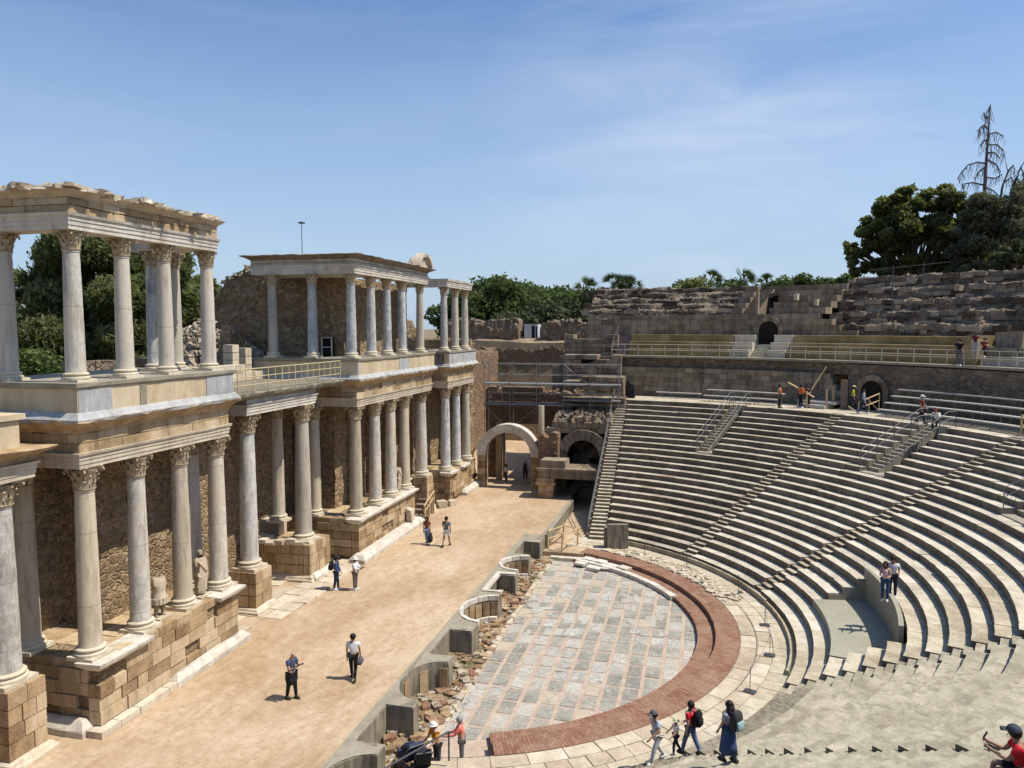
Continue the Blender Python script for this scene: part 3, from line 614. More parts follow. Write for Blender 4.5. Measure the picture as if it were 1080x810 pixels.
b = MB()
for k in range(150):
    s = rnd.uniform(0, 6.2); b.stone((42.7 + rnd.uniform(-.1, .9), 32.2 - s, slope(s) + rnd.uniform(-.12, .08)), (rnd.uniform(.2, .5), rnd.uniform(.2, .5), rnd.uniform(.14, .34)), rnd.uniform(.3, .8))
tag(b.build('wall_top_stones', M['rubble_pale']), 'pale loose stones along the sloping broken top of the tall rubble wall', 'stones', kind='stuff')
ragged_wall('rubble_wall', 'upper rubble wall with sunlit strips behind the front columns of the far block', (42.75, 20.95), (51.2, 20.95), .9, 11.2, flat(16.06), 'rubble', step=0)
ragged_wall('rubble_wall', 'low broken rubble wall behind the upper columns near the end block', (51.3, 21.6), (57.6, 21.6), .8, 11.2, lambda s: 13.7 - .35 * max(0, s - 3.2) + .5 * nz(s * 1.1, 1.7), 'rubble')
ragged_wall('rubble_wall', 'short pier of rubble left of the furthest upper column on the left', (38.9, 26.3), (40.4, 26.3), .7, 9.9, lambda s: 12.9 + .9 * nz(s * 2, .3), 'rubble')
ragged_wall('rubble_wall', 'ragged end of the stage wall rising beside the pale arch', (59.75, 18.35), (60.9, 18.35), 4.5, 0, lambda s: 12.0 + .5 * nz(s * 3, 2), 'rubble', nvv=40, amp=.16)
# heap of pale fallen masonry against the broken wall, seen between the blocks
b = MB()
for i in range(520):
    y = rnd.uniform(26.3, 33.0); t = rnd.random(); top = 13.4 - .25 * abs(y - 30.4) ** 1.5; x = 42.3 - 2.2 * t; b.stone((x, y, 9.7 + (top - 9.7) * (1 - t) + rnd.uniform(-.15, .15)), rnd.uniform(.25, .6), rnd.uniform(.2, .9))
tag(b.build('fallen_masonry', M['rubble_pale']), 'pale heap of fallen masonry sloping against the broken end of the tall wall', 'rubble heap', kind='stuff')
# upper level clutter: posts, framed opening
o = empty('metal_frame', (42.2, 21.95, 11.2), 0, 'small white metal frame standing before the tall rubble wall', 'frame')
b = MB()
for y in (-.32, .32): b.box(-.04, .04, y - .035, y + .035, 0, 1.25, .8)
for z in (0.02, .62, 1.2): b.box(-.035, .035, -.28, .28, z, z + .06, .8)
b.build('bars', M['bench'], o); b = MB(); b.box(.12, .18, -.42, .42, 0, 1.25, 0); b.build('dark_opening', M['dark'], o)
b = MB(); b.ashlar((27.75, 24.0), (38.9, 24.0), 10.17, 11.05, .6, .44, .9, jd=.04, tone=(.3, .8), top=lambda s: 11.1 - .4 * (nz(s, 5) > .15)); tag(b.build('low_back_wall', M['ashlar_pale']), 'low wall at the back of the terrace behind the tan railing', 'wall')
for x, y, h, l in ((36.9, 24.9, 2.1, 'pale square pier stump at the back of the terrace, left of two'), (38.1, 24.9, 1.9, 'pale square pier stump at the back of the terrace, right of two')):
    b = MB(); b.ashlar((x - .3, y - .3), (x + .3, y - .3), 10.0, 10.0 + h, .6, .45, .6, jd=.02); tag(b.build('pier_stump', M['ashlar_pale']), l, 'pier')
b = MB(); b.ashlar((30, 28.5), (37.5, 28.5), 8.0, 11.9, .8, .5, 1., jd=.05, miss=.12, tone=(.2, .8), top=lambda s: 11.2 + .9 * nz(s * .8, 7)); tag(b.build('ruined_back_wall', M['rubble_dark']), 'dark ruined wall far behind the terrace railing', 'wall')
# ------------------------------------------------------------------ upper entablatures
UA = [(19.72, 18.8), (27.1, 18.8), (27.1, 22.3), (26.35, 22.3), (26.35, 19.65), (20.57, 19.65), (20.57, 22.9), (19.72, 22.9)]
o, q, z = entab('upper_entablature', 'weathered top beam with a broken cornice over the upper columns of the near block', UA, 16.02, ('white_marble', 'ashlar'), parapet=False, ruin=.05, frieze=.46, cs=.55, ch=.6, corn_m='ashlar_pale')
b = MB()
for i in range(150):
    k = rnd.random(); 
    if k < .62: p = (rnd.uniform(-.2, 7.4), rnd.uniform(-.3, .5))
    else: p = (rnd.uniform(-.35, .5), rnd.uniform(0, 4))
    b.stone((p[0], p[1], 1.23 + rnd.uniform(-.05, .05)), (rnd.uniform(.3, .8), rnd.uniform(.25, .5), rnd.uniform(.1, .22)), rnd.uniform(.2, .9))
b.build('crumbled_top', M['ashlar_pale'], o)
UB = [(39.3, 18.72), (51.0, 18.72), (51.0, 19.62), (42.9, 19.62), (42.9, 25.1), (39.3, 25.1)]
o, q, z = entab('upper_entablature', 'top beam and flat roof slab over the upper columns of the far block', UB, 16.02, ('white_marble', 'ashlar_pale'), parapet=False, ruin=.03, frieze=.3, cs=.95, ch=.6, corn_m='old_wall')
# broken curved pediment on the far block
P_ = empty('curved_pediment', (49.6, 18.6, 16.92), 0, 'broken curved pediment standing on the roof beam of the far block', 'pediment')
b = MB(); n = 14
def pedi(r0, r1, y0, y1, a0, a1, cz=-.2):
    V = []; F = []
    for i in range(n + 1):
        a = R(a0 + (a1 - a0) * i / n)
        for r_, y in ((r0, y0), (r1, y0), (r1, y1), (r0, y1)): V.append((-r_ * math.cos(a), y, cz + r_ * math.sin(a)))
    for i in range(n):
        for k in range(4): F.append((4 * i + k, 4 * i + (k + 1) % 4, 4 * i + 4 + (k + 1) % 4, 4 * i + 4 + k))
    F += [(3, 2, 1, 0), (4 * n, 4 * n + 1, 4 * n + 2, 4 * n + 3)]; b.add(V, F, .6)
pedi(1.2, 1.4, -.2, .2, 18, 92); pedi(1.4, 1.56, -.42, .25, 18, 86); pedi(1.2, 1.36, -.15, .2, 114, 160); pedi(1.36, 1.56, -.36, .25, 110, 162)
b.build('arched_moulding', M['ashlar_pale'], P_)
b = MB()
for a0, a1 in ((18, 90), (116, 160)):
    V_ = [(0, y, -.0) for y in (-.08, .22)]; m_ = 9; F_ = []
    for k in range(m_ + 1):
        a = R(a0 + (a1 - a0) * k / m_); V_ += [(-1.24 * math.cos(a), y, -.2 + 1.24 * math.sin(a)) for y in (-.08, .22)]
    for k in range(m_): F_ += [(0, 2 + 2 * k, 4 + 2 * k), (1, 5 + 2 * k, 3 + 2 * k)]
    F_ += [(0, 1, 3, 2), (0, 2 + 2 * m_, 3 + 2 * m_, 1)]; b.add(V_, F_, .5)
b.build('pediment_field', M['ashlar_pale'], P_); P_.scale = (.9, .9, .84)
b = MB(); b.loft([(-1.5, .1), (1.5, .1), (1.5, .8), (-1.5, .8)], [(0, 0), (.35, 0), (.36, -.1), (.95, -.35)], seg=.5, j=.03); b.build('tympanum', M['ashlar_pale'], P_)
UC = [(53.45, 18.15), (59.55, 18.15), (59.55, 19.0), (54.3, 19.0), (54.3, 22.0), (53.45, 22.0)]
o = empty('upper_entablature', (53.45, 18.15, 16.0), 0, 'thin bare beam across the three upper columns of the end block', 'entablature')
b = MB(); b.loft([(p[0] - 53.45, p[1] - 18.15) for p in UC], [(a, d) for a, d in ARCH] + [(.58, .13)], seg=.7, j=.012, tone=.6); b.build('architrave', M['white_marble'], o)
# ------------------------------------------------------------------ statues
def skin_mesh(name, joints, edges, mat, sub=1, parent=None, loc=None):
    me = bpy.data.meshes.new('tmp'); ks = list(joints); ix = {k: i for i, k in enumerate(ks)}
    me.from_pydata([joints[k][0] for k in ks], [(ix[a], ix[b_]) for a, b_ in edges], [])
    o = bpy.data.objects.new('tmp', me); col.objects.link(o)
    m = o.modifiers.new('s', 'SKIN'); m.branch_smoothing = .3; m.use_smooth_shade = True
    for k in ks:
        r_ = joints[k][1]; me.skin_vertices[0].data[ix[k]].radius = (r_, r_) if not isinstance(r_, tuple) else r_
    me.skin_vertices[0].data[0].use_root = True
    if sub:
        s = o.modifiers.new('b', 'SUBSURF'); s.levels = s.render_levels = sub
    dg = bpy.context.evaluated_depsgraph_get(); ev = o.evaluated_get(dg); nm = bpy.data.meshes.new_from_object(ev)
    bpy.data.objects.remove(o); bpy.data.meshes.remove(me); nm.name = name; nm.materials.clear(); nm.materials.append(mat)
    nm.polygons.foreach_set('use_smooth', [True] * len(nm.polygons))
    r_ = bpy.data.objects.new(name, nm); col.objects.link(r_)
    if parent: r_.parent = parent
    if loc: r_.location = loc
    return r_
def statue(x, y, z, rz, label, draped, head, h=1.95):
    o = empty('marble_statue', (x, y, z), rz, label, 'statue'); s = h / 1.95
    J = {'hip': ((0, 0, .98 * s), .2), 'belly': ((0, 0, 1.15 * s), .185), 'chest': ((0, .02, 1.42 * s), .21), 'neck': ((0, 0, 1.62 * s), .085),
         'sl': ((-.23, 0, 1.52 * s), .10), 'sr': ((.23, 0, 1.52 * s), .10), 'el': ((-.31, .03, 1.24 * s), .075), 'er': ((.30, .1, 1.26 * s), .075),
         'hl': ((-.12, 0, .9 * s), .145), 'hr': ((.12, 0, .9 * s), .145), 'kl': ((-.13, .05, .52 * s), .105), 'kr': ((.13, .0, .52 * s), .105), 'al': ((-.14, .02, .1 * s), .07), 'ar': ((.15, -.05, .1 * s), .07), 'tl': ((-.15, .18, .05 * s), .05), 'tr': ((.16, .10, .05 * s), .05)}
    E = [('hip', 'belly'), ('belly', 'chest'), ('chest', 'neck'), ('chest', 'sl'), ('chest', 'sr'), ('sl', 'el'), ('sr', 'er'), ('hip', 'hl'), ('hip', 'hr'), ('hl', 'kl'), ('hr', 'kr'), ('kl', 'al'), ('kr', 'ar'), ('al', 'tl'), ('ar', 'tr')]
    if head: J['jw'] = ((.0, .04, 1.76 * s), .09); J['hd'] = ((.0, .03, 1.84 * s), .115); J['tp'] = ((.0, .02, 1.93 * s), .08); E += [('neck', 'jw'), ('jw', 'hd'), ('hd', 'tp')]
    skin_mesh('torso', J, E, M['ashlar_pale'], 2, o)
    b = MB()
    if draped:      # toga folds
        for k in range(11):
            a = -2.2 + k * .42; b.tube([(-.22 + .035 * k, .15 + .03 * math.sin(a), 1.56 * s), (-.22 + .045 * k, .24 - .012 * abs(k - 5), 1.1 * s), (-.24 + .05 * k, .22 - .015 * abs(k - 5), .75 * s), (-.23 + .046 * k, .20 - .02 * abs(k - 5), .22 * s)], [.03, .045, .042, .035], 6)
        b.tube([(-.3, .12, .95 * s), (0, .27, 1.12 * s), (.26, .16, 1.5 * s)], [.05, .075, .06], 7); b.tube([(.3, .1, 1.0 * s), (.26, .2, .9 * s), (.3, .12, .45 * s)], [.06, .07, .04], 7)
        b.lathe([(.20, .14 * s), (.21, .6 * s), (.235, .95 * s), (.20, 1.2 * s), (.22, 1.42 * s), (.12, 1.58 * s)], 14)
    else:           # cuirass skirt
        b.lathe([(.30, .62 * s), (.29, .66 * s), (.26, .85 * s), (.225, 1.02 * s), (.23, 1.1 * s), (.26, 1.4 * s), (.2, 1.56 * s)], 16)
        for k in range(14):
            a = 2 * math.pi * k / 14; b.obox((.295 * math.cos(a), .295 * math.sin(a)), a, .03, .1, .58 * s, .82 * s)
    b.build('drapery' if draped else 'cuirass', M['ashlar_pale'], o, True)
    b = MB(); b.obox((0, .02), 0, .7, .55, -.02, .06); b.build('plinth', M['ashlar_pale'], o)
statue(23.72, 19.28, 2.36, R(180), 'headless stone statue in a cuirass between the near columns, the left of two', False, False, 1.85)
statue(26.08, 19.28, 2.36, R(180), 'draped stone statue standing between the near columns, the right of two', True, True, 1.9)
statue(46.2, 19.15, 2.36, R(180), 'pale statue half hidden among the lower columns of the far block', True, False, 1.95)
# wooden railing and steps at the far end of the far block
o = empty('timber_railing', (48.6, 18.2, 0), 0, 'yellow timber railing of small steps between the far block and the end block', 'railing')
b = MB()
for x, h in ((0, 1.0), (.9, 1.3), (1.8, 1.6)): b.box(x - .05, x + .05, -.05, .05, 0, h, .6)
b.tube([(-.1, 0, .95), (1.9, 0, 1.6)], .055, 5); b.tube([(-.1, 0, .5), (1.9, 0, 1.15)], .045, 5); b.build('bars', M['wood'], o)
b = MB()
for k in range(4): b.box(-.1 + k * .55, .45 + k * .55, .15, 1.1, 0, .25 * (k + 1), .5)
b.build('steps', M['wood_dark'], o)
b = MB(); b.stone((52.3, 18.3, .25), (.9, .7, .5)); tag(b.build('fallen_block', M['ashlar_pale']), 'larger fallen stone block at the corner of the end podium', 'stone block'); b = MB(); b.stone((53.0, 17.7, .2), (.7, .6, .45)); tag(b.build('fallen_block', M['ashlar_pale']), 'smaller fallen stone block in front of the end podium corner', 'stone block')
b = MB(); b.box(45.9, 46.5, 18.1, 18.45, .5, 1.3, .6, j=.08); tag(b.build('carved_fragment', M['ashlar_pale']), 'pale carved fragment leaning on the white base step of the middle podium', 'stone fragment')
# ------------------------------------------------------------------ ground, stage, orchestra
def smooth(e0, e1, x):
    t = min(1, max(0, (x - e0) / (e1 - e0))); return t * t * (3 - 2 * t)
def terr(x, y):
    r = math.hypot(x - CX, y - CY)
    if 61 < x < 88 and 4 < y < 30: return -.12
    if x <= 61 and y > 8 and y < (25.2 if x > 26.5 else 23.2): return -2.6
    if y <= 8 and r < 44.2 or (y <= 8 and x < 61 and x > -4 and y > -20): return -2.6
    z = 7.0 + 4.6 * smooth(60, 90, x) if y > 20 else 11.4
    if x > 88: z = 11.2
    d = math.hypot(x - 40, y)
    return z + .5 * nz(x, y, 0, .07) + (0 if d < 200 else -4 * smooth(200, 600, d))
def lin(a, b, s): return [a + (b - a) * i / int((b - a) / s) for i in range(int((b - a) / s) + 1)]
XS = [-3000, -1200, -500, -220, -120, -80] + lin(-60, 160, 2) + [190, 240, 320, 480, 800, 1500, 3500]
YS = [-3000, -1200, -500, -220, -140, -100] + lin(-80, 120, 2) + [150, 200, 300, 500, 900, 1700, 3500]
b = MB(); V = [(x, y, terr(x, y)) for y in YS for x in XS]; F = []; nx = len(XS)
for j in range(len(YS) - 1):
    for i in range(nx - 1): k = j * nx + i; F.append((k, k + 1, k + nx + 1, k + nx))
b.add(V, F); tag(b.build('ground', M['terrain']), kind='structure')
b = MB()
def sandz(x, y): return .035 * nz(x, y, 0, .35) + .012 * nz(x, y, 3, 1.7)
b.grid(lambda u, v: (2 + 60 * u, 10.72 + 14.5 * v, sandz(2 + 60 * u, 10.72 + 14.5 * v) - .005), 150, 38); b.grid(lambda u, v: (46.6 + 15.4 * u, 9.6 + 1.12 * v, sandz(46.6 + 15.4 * u, 9.6 + 1.12 * v) - .005), 38, 4); b.grid(lambda u, v: (62 + 26 * u, 4 + 26 * v, -.03 + sandz(62 + 26 * u, 4 + 26 * v)), 40, 40)
tag(b.build('stage_floor', M['sand'], smooth='all'), kind='structure')
b = MB(); b.box(14, 45.9, 7.0, 10.3, -1.5, -1.22); b.box(45.9, 62, 6.9, 9.6, -1.5, -.79); tag(b.build('sandy_path', M['sand']), kind='structure')
b = MB(); b.arc(0.05, 12.9, R(-178), R(2), -1.6, -1.206, n=80); b.box(20, 48, 8.4, 11, -1.6, -1.207); tag(b.build('orchestra_floor', M['pink']), kind='structure')
# marble tiles, clipped to the half circle
def clip(poly):
    out = poly; K = 72; RR = 11.02
    for k in range(K):
        a = 2 * math.pi * (k + .5) / K; n_ = (math.cos(a), math.sin(a)); r_ = []
        for i in range(len(out)):
            p, q = out[i - 1], out[i]; dp = (p[0] - CX) * n_[0] + (p[1] - CY) * n_[1] - RR; dq = (q[0] - CX) * n_[0] + (q[1] - CY) * n_[1] - RR
            if dp <= 0: r_.append(p)
            if (dp < 0) != (dq < 0) and dp != dq: t = dp / (dp - dq); r_.append((p[0] + (q[0] - p[0]) * t, p[1] + (q[1] - p[1]) * t))
        out = r_
        if len(out) < 3: return []
    return out
b = MB(); tr = random.Random(4)
for j in range(14):
    y1 = 8.68 - .735 * j
    for i in range(26):
        x0 = 22.3 + 1.06 * i + (.0 if j % 2 else .0); q = lambda: tr.uniform(-.02, .02)
        far = smooth(35, 44, x0)
        P = [(x0 + .04 + q(), y1 - .575 + q()), (x0 + .97 + q(), y1 - .575 + q()), (x0 + .97 + q(), y1 + q() * .5), (x0 + .04 + q(), y1 + q() * .5)]
        C_ = clip(P)
        if len(C_) < 3: continue
        t = tr.random() * .40 if tr.random() > .47 + .4 * far else (.55 + tr.random() * .3 if tr.random() < .85 else .95)
        n_ = len(C_); zt = -1.2 + tr.uniform(-.004, .008)
        tl, tk = tr.uniform(-.012, .012), tr.uniform(-.012, .012); b.add([(p[0], p[1], zt + .004 + tl * (p[0] - x0 - .5) + tk * (p[1] - y1 + .27)) for p in C_] , [tuple(range(n_))], t)
fz = b.build('marble_tiles', M['tile']); tag(fz, kind='structure')
b = MB()      # broken grey patches over the far pink strips
for k in range(46):
    x, y = tr.uniform(33, 44.5), tr.uniform(1.5, 8.6)
    if math.hypot(x - CX, y - CY) < 10.3: b.obox((x, y), tr.uniform(-.2, .2), tr.uniform(.3, 1.0), tr.uniform(.2, .5), -1.21, -1.191 + k * .0004, .55 + tr.random() * .3)
tag(b.build('broken_marble_slabs', M['tile']), kind='structure')
# brick steps round the orchestra
b = MB(); A0, A1 = R(-158.5), R(-19)
b.arc(10.98, 11.85, A0, A1, -1.3, -1.0, n=110, jr=.012); tag(b.build('inner_brick_step', M['brick']), 'inner red brick step curving round the marble orchestra floor', 'brick step')
b = MB(); b.arc(11.78, 12.82, A0, A1, -1.3, -.77, n=110, jr=.012); tag(b.build('outer_brick_step', M['brick']), 'outer wider red brick step curving round the orchestra', 'brick step')
b = MB()
for a in np.arange(-62, -22, 4.2): b.arc(10.84, 11.2, R(a), R(a + 4.05), -1.22, -.985 + rnd.uniform(0, .03), n=4, jr=.015, tone=rnd.uniform(.5, .9))
for a in np.arange(-38, -22, 4.5): b.arc(11.2, 11.75, R(a), R(a + rnd.uniform(3, 4.3)), -1.02, -.95 + rnd.uniform(-.05, .08), n=3, jr=.05, tone=rnd.uniform(.6, .95))
tag(b.build('marble_kerb', M['white_marble']), 'cracked white marble kerb lying on the far brick steps', 'kerb')
# pavement rings of slabs
b = MB(); b.arc(12.78, 15.3, R(-170), R(-8), -1.3, -.80, n=110); tag(b.build('pavement', M['concrete_old']), kind='structure')
b = MB()
for r0, r1, st in ((12.84, 13.5, 4.2), (13.52, 14.18, 3.6)):
    a = -168.
    while a < -14:
        w = st * rnd.uniform(.6, 1.4); ruined = -72 < a < -25
        if not (ruined and rnd.random() < .3): b.arc(r0 + .012, r1 - .012, R(a) + .0012, R(a + w) - .0012, -.85, -.776 + (rnd.uniform(-.03, .05) if ruined else rnd.uniform(-.008, .012)), n=3, tone=rnd.uniform(.15, .75), jr=.04 if ruined else .006, jz=.03 if ruined else 0)
        a += w
b.build('slab_ring', M['ashlar_pale'])['kind'] = 'structure'
b = MB(); a = -168.
while a < -12:
    w = rnd.uniform(2.6, 4.2); b.arc(14.2, 15.12, R(a) + .0008, R(a + w) - .0008, -.85, -.77 + rnd.uniform(-.004, .006), n=3, tone=rnd.uniform(.45, .8)); a += w
b.build('pale_slab_ring', M['cavea_worn'])['kind'] = 'structure'
b = MB()
for k in range(260):
    a = R(rnd.uniform(-70, -28)); r_ = rnd.uniform(12.9, 14.1); b.stone((CX + r_ * math.cos(a), CY + r_ * math.sin(a), -.75), (rnd.uniform(.15, .6), rnd.uniform(.1, .35), rnd.uniform(.05, .16)), rnd.uniform(.2, .9))
tag(b.build('broken_paving_stones', M['ashlar_pale']), kind='stuff')
b = MB(); a = -104.
while a < -26:
    w = rnd.uniform(5, 9)
    if True: b.arc(14.86, 14.95, R(a), R(a + w + .02), -.8, -.56 + (0 if a < -78 else .06), n=6, tone=rnd.uniform(.2, .6), jr=.012, jz=.01)
    a += w
tag(b.build('thin_parapet', M['cavea_worn']), 'thin low marble parapet in front of the first seat row', 'parapet')
# rope stanchions
o0 = None; st = [(45.95, 3.2), (44.4, .7), (40.9, -2.0), (36.6, -3.0), (33.2, -2.95), (29.6, -1.95)]
for i, (x, y) in enumerate(st):
    if o0 is None:
        o0 = empty('rope_stanchion', (x, y, -.76)); b = MB(); b.box(-.22, .22, -.16, .16, 0, .035, .4); b.build('foot_plate', M['steel_dark'], o0); b = MB(); b.tube([(0, 0, 0), (0, 0, .95)], .014, 6); b.build('rod', M['steel_dark'], o0); o = o0
    else: o = copy_tree(o0)
    o.location = (x, y, -.76); o.rotation_euler = (0, 0, math.atan2(y - CY, x - CX))
    tag(o, ['thin rope post nearest the standing grey slab on the paving', 'thin rope post, second from the far end of the paving ring', 'thin rope post, third from the far end of the paving ring', 'thin rope post, fourth from the far end, by the curve of the outer ring', 'thin rope post, fifth from the far end, right of the brick curve', 'thin rope post nearest the woman with the backpack'][i], 'post', 'rope posts on the paving ring')
b = MB()
for i in range(len(st) - 1):
    p, q = Vector((*st[i], .17)), Vector((*st[i + 1], .17)); 
    b.tube([p.lerp(q, t) - Vector((0, 0, .25 * 4 * t * (1 - t))) for t in (0, .2, .4, .6, .8, 1)], .008, 4)
tag(b.build('barrier_rope', M['steel_dark']), 'thin barrier line hung between the rope posts', 'rope')
b = MB(); b.obox((47.6, 5.0), R(12), .35, 1.3, -.77, .75, .5); b.obox((47.75, 5.6), R(20), .4, .5, -.77, .45, .4); tag(b.build('standing_slab', M['concrete_old']), 'upright grey stone slab at the far end of the first seat row', 'slab')
for k in range(10):
    b = MB(); b.stone((0, 0, 0), (rnd.uniform(.6, 1.3), rnd.uniform(.4, .8), rnd.uniform(.16, .3)), rnd.uniform(.4, .95)); q = b.build('marble_block', M['white_marble'], loc=(44.4 + 3.2 * (k % 4) / 3.5 + rnd.uniform(-.3, .3), 5.4 + .75 * (k // 4) + rnd.uniform(-.15, .15), -1.1 + .04 * (k % 3))); tag(q, 'cracked white marble block lying loose at the far end of the orchestra', 'stone block', 'loose marble blocks by the far end of the orchestra')
b = MB(); b.ashlar((45.4, 8.9), (45.4, 6.9), -1.25, -.98, .4, .27, .9, tone=(.5, .9)); tag(b.build('low_kerb', M['ashlar_pale']), 'low pale kerb closing the far end of the orchestra floor', 'kerb')
# ------------------------------------------------------------------ pulpitum: front wall of the stage with its niches
faces = [('b', 13.0, 14.2), ('r', 14.2, 17.0), ('b', 17.0, 17.5), ('c', 17.5, 20.9), ('b', 20.9, 21.5), ('r', 21.5, 23.9), ('b', 23.9, 24.4), ('c', 24.4, 27.65), ('b', 27.65, 28.2), ('r', 28.2, 30.75), ('b', 30.75, 31.9), ('c', 31.9, 35.15), ('b', 35.15, 35.85), ('r', 35.85, 38.65), ('b', 38.65, 39.3), ('c', 39.3, 41.85), ('b', 41.85, 42.35), ('r', 42.35, 44.9), ('b', 44.9, 46.6), ('p', 46.6, 57.0)]
line = []; yf, yb = 9.42, 10.42
for t, x0, x1 in faces:
    if t == 'b': line += [(x0, yf), (x1, yf)]
    elif t == 'r': line += [(x0, yb), (x1, yb)]
    elif t == 'p': line += [(x0 + .05, 9.3), (x1, 9.3)]
    else:
        c = (x0 + x1) / 2; ra = (x1 - x0) / 2
        line += [(c - ra * math.cos(a), yf + (yb + .22 - yf) * math.sin(a)) for a in [math.pi * k / 16 for k in range(17)]]
pl = [line[0]]
for p in line[1:]:
    if (p[0] - pl[-1][0]) ** 2 + (p[1] - pl[-1][1]) ** 2 > 1e-6: pl.append(p)
poly = pl + [(57.0, 9.68), (46.7, 9.68), (46.6, 10.78), (13.0, 10.78)]
PW = empty('stage_front_wall', (35, 9.9, -1.2), 0, 'grey stage front wall with alternating square and rounded niches beside the rubble strip', 'stage wall')
b = MB(); b.loft([(p[0] - 35, p[1] - 9.9) for p in poly], [(-.3, 0), (.3, 0), (.95, 0), (1.17, 0), (1.225, -.03)], seg=.3, j=.014, tone=.5); b.build('wall', M['concrete_old'], PW)
n_ = len(poly); b = MB(); b.loft([(p[0] - 35, p[1] - 9.9) for p in poly], [(1.222, -.01), (1.232, -.012)], seg=.5, j=.003, tone=.6); b.build('cap', M['concrete'], PW)
b = MB()
for t, x0, x1 in faces:
    if t == 'c' and (29 < x0 < 42):
        c = (x0 + x1) / 2; ra = (x1 - x0) / 2 - .02
        for (z0, z1, w0) in ((1.05, 1.26, .0), (.05, .28, -.25)):
            for k in range(8):
                a0, a1 = math.pi * k / 8, math.pi * (k + .94) / 8; V_ = []
                for z in (z0, z1 + rnd.uniform(0, .03)):
                    for a, s in ((a0, 1), (a1, 1), (a1, 1 + .2 / ra), (a0, 1 + .2 / ra)): V_.append((c - 35 - (ra + w0) * s * math.cos(a), yf - 9.9 + (yb + .2 - yf + w0) * s * math.sin(a), z))
                b.hexa([V_[i] for i in (1, 0, 3, 2, 5, 4, 7, 6)], rnd.uniform(.5, .9))
    if t == 'r' and 34 < x0 < 37: b.box(x0 - 35 - .02, x1 - 35, yb - 9.9 - .2, yb - 9.9 + .02, 1.1, 1.27, .7, j=.02); b.box(x0 - 35 - .15, x0 - 35 + .1, -.48, .5, 1.15, 1.28, .7, j=.02); b.box(x1 - 35 - .1, x1 - 35 + .12, -.48, .5, 1.15, 1.28, .7, j=.02)
b.build('marble_coping', M['white_marble'], PW)
b = MB()
for t, x0, x1 in faces:                     # upright facing slabs in the niches
    if t == 'r' and x0 > 20: 
        b.box(x0 - 35 + .0, x0 - 35 + .03, -.46, .5, .2, .95, .4)
    if t == 'c' and x0 > 23:
        c = (x0 + x1) / 2; ra = (x1 - x0) / 2 - .015
        for k in range(10):
            if x0 > 29 or rnd.random() < .4:
                a0, a1 = math.pi * (k + .1) / 10, math.pi * (k + .93) / 10; V_ = []
                for z in (.15, 1.0 + rnd.uniform(-.1, 0)):
                    for a, s in ((a0, 1 - .03), (a1, 1 - .03), (a1, 1), (a0, 1)): V_.append((c - 35 - ra * s * math.cos(a), yf - 9.9 + (yb + .22 - yf) * s * math.sin(a), z))
                b.hexa([V_[i] for i in (1, 0, 3, 2, 5, 4, 7, 6)], rnd.uniform(.1, .6))
b.build('facing_slabs', M['ashlar'], PW)
b = MB()
def strip(u, v):
    x = 13 + 33 * u; y = 8.78 + 1.75 * v; return (x, y, -1.22 + .10 * abs(nz(x, y, 0, 1.1)) + .28 * smooth(.1, .9, v) * (.6 + .6 * nz(x, y, 4, .9)) + .05 * nz(x, y, 2, 4))
b.grid(strip, 200, 14); tag(b.build('rubble_bed', M['terrain']), kind='structure')
b = MB()
for k in range(1500):
    x = rnd.uniform(14, 46); y = 8.85 + 1.4 * rnd.random() ** 1.3; z = strip((x - 13) / 33, (y - 8.78) / 1.75)[2]; s_ = rnd.choice((.06, .1, .14, .2, .34)); b.stone((x, y, z + s_ * .15), (s_ * 1.5, s_, s_ * .6), rnd.uniform(0, .6), 0 if rnd.random() < .3 else (1 if rnd.random() < .75 else 2))
tag(b.build('loose_rubble', [M['rubble_pale'], M['ashlar'], M['brick']]), kind='stuff')
b = MB(); b.box(22.2, 45, 8.69, 8.80, -1.3, -1.13, .5, j=.02); x = 22.2
while x < 45: l = rnd.uniform(.6, 1.4); b.box(x + .01, x + l - .01, 8.70, 8.93, -1.2, -1.10 + rnd.uniform(-.03, .04), rnd.uniform(.2, .8), j=.02); x += l
tag(b.build('stone_edging', M['ashlar_pale']), 'stone edging between the orchestra tiles and the rubble strip', 'edging')
# timber barrier at the end of the niches
o = empty('timber_barrier', (46.3, 8.7, -.79), R(-25), 'unpainted timber barrier at the far end of the niche wall', 'barrier'); b = MB()
for x, y in ((0, .6), (1.7, .6), (0, -.5), (1.7, -.5)): b.box(x - .04, x + .04, y - .04, y + .04, 0, 1.15, .6)
for p, q in (((0, .6, 1.1), (1.7, .6, 1.1)), ((0, -.5, 1.1), (1.7, -.5, 1.1)), ((0, .6, .6), (1.7, .6, .6)), ((0, -.5, .6), (1.7, -.5, .6)), ((0, -.5, .15), (1.7, -.5, 1.05)), ((0, .6, 1.1), (0, -.5, 1.1)), ((1.7, .6, 1.1), (1.7, -.5, 1.1)), ((0, .6, .1), (0, -.5, 1.))): b.tube([p, q], .04, 4)
b.build('bars', M['wood'], o)
b = MB(); b.box(20.4, 23.6, 6.9, 9.0, -1.3, -1.16, .6); tag(b.build('paved_landing', M['pink']), kind='structure')
railing('ramp_rail', 'grey metal handrail rising at the bottom edge of the photo by the two strollers', [(19.6, 9.2, -.9), (22.15, 7.55, -.6)], .95, 'steel_dark', 2.2, 1, .03)
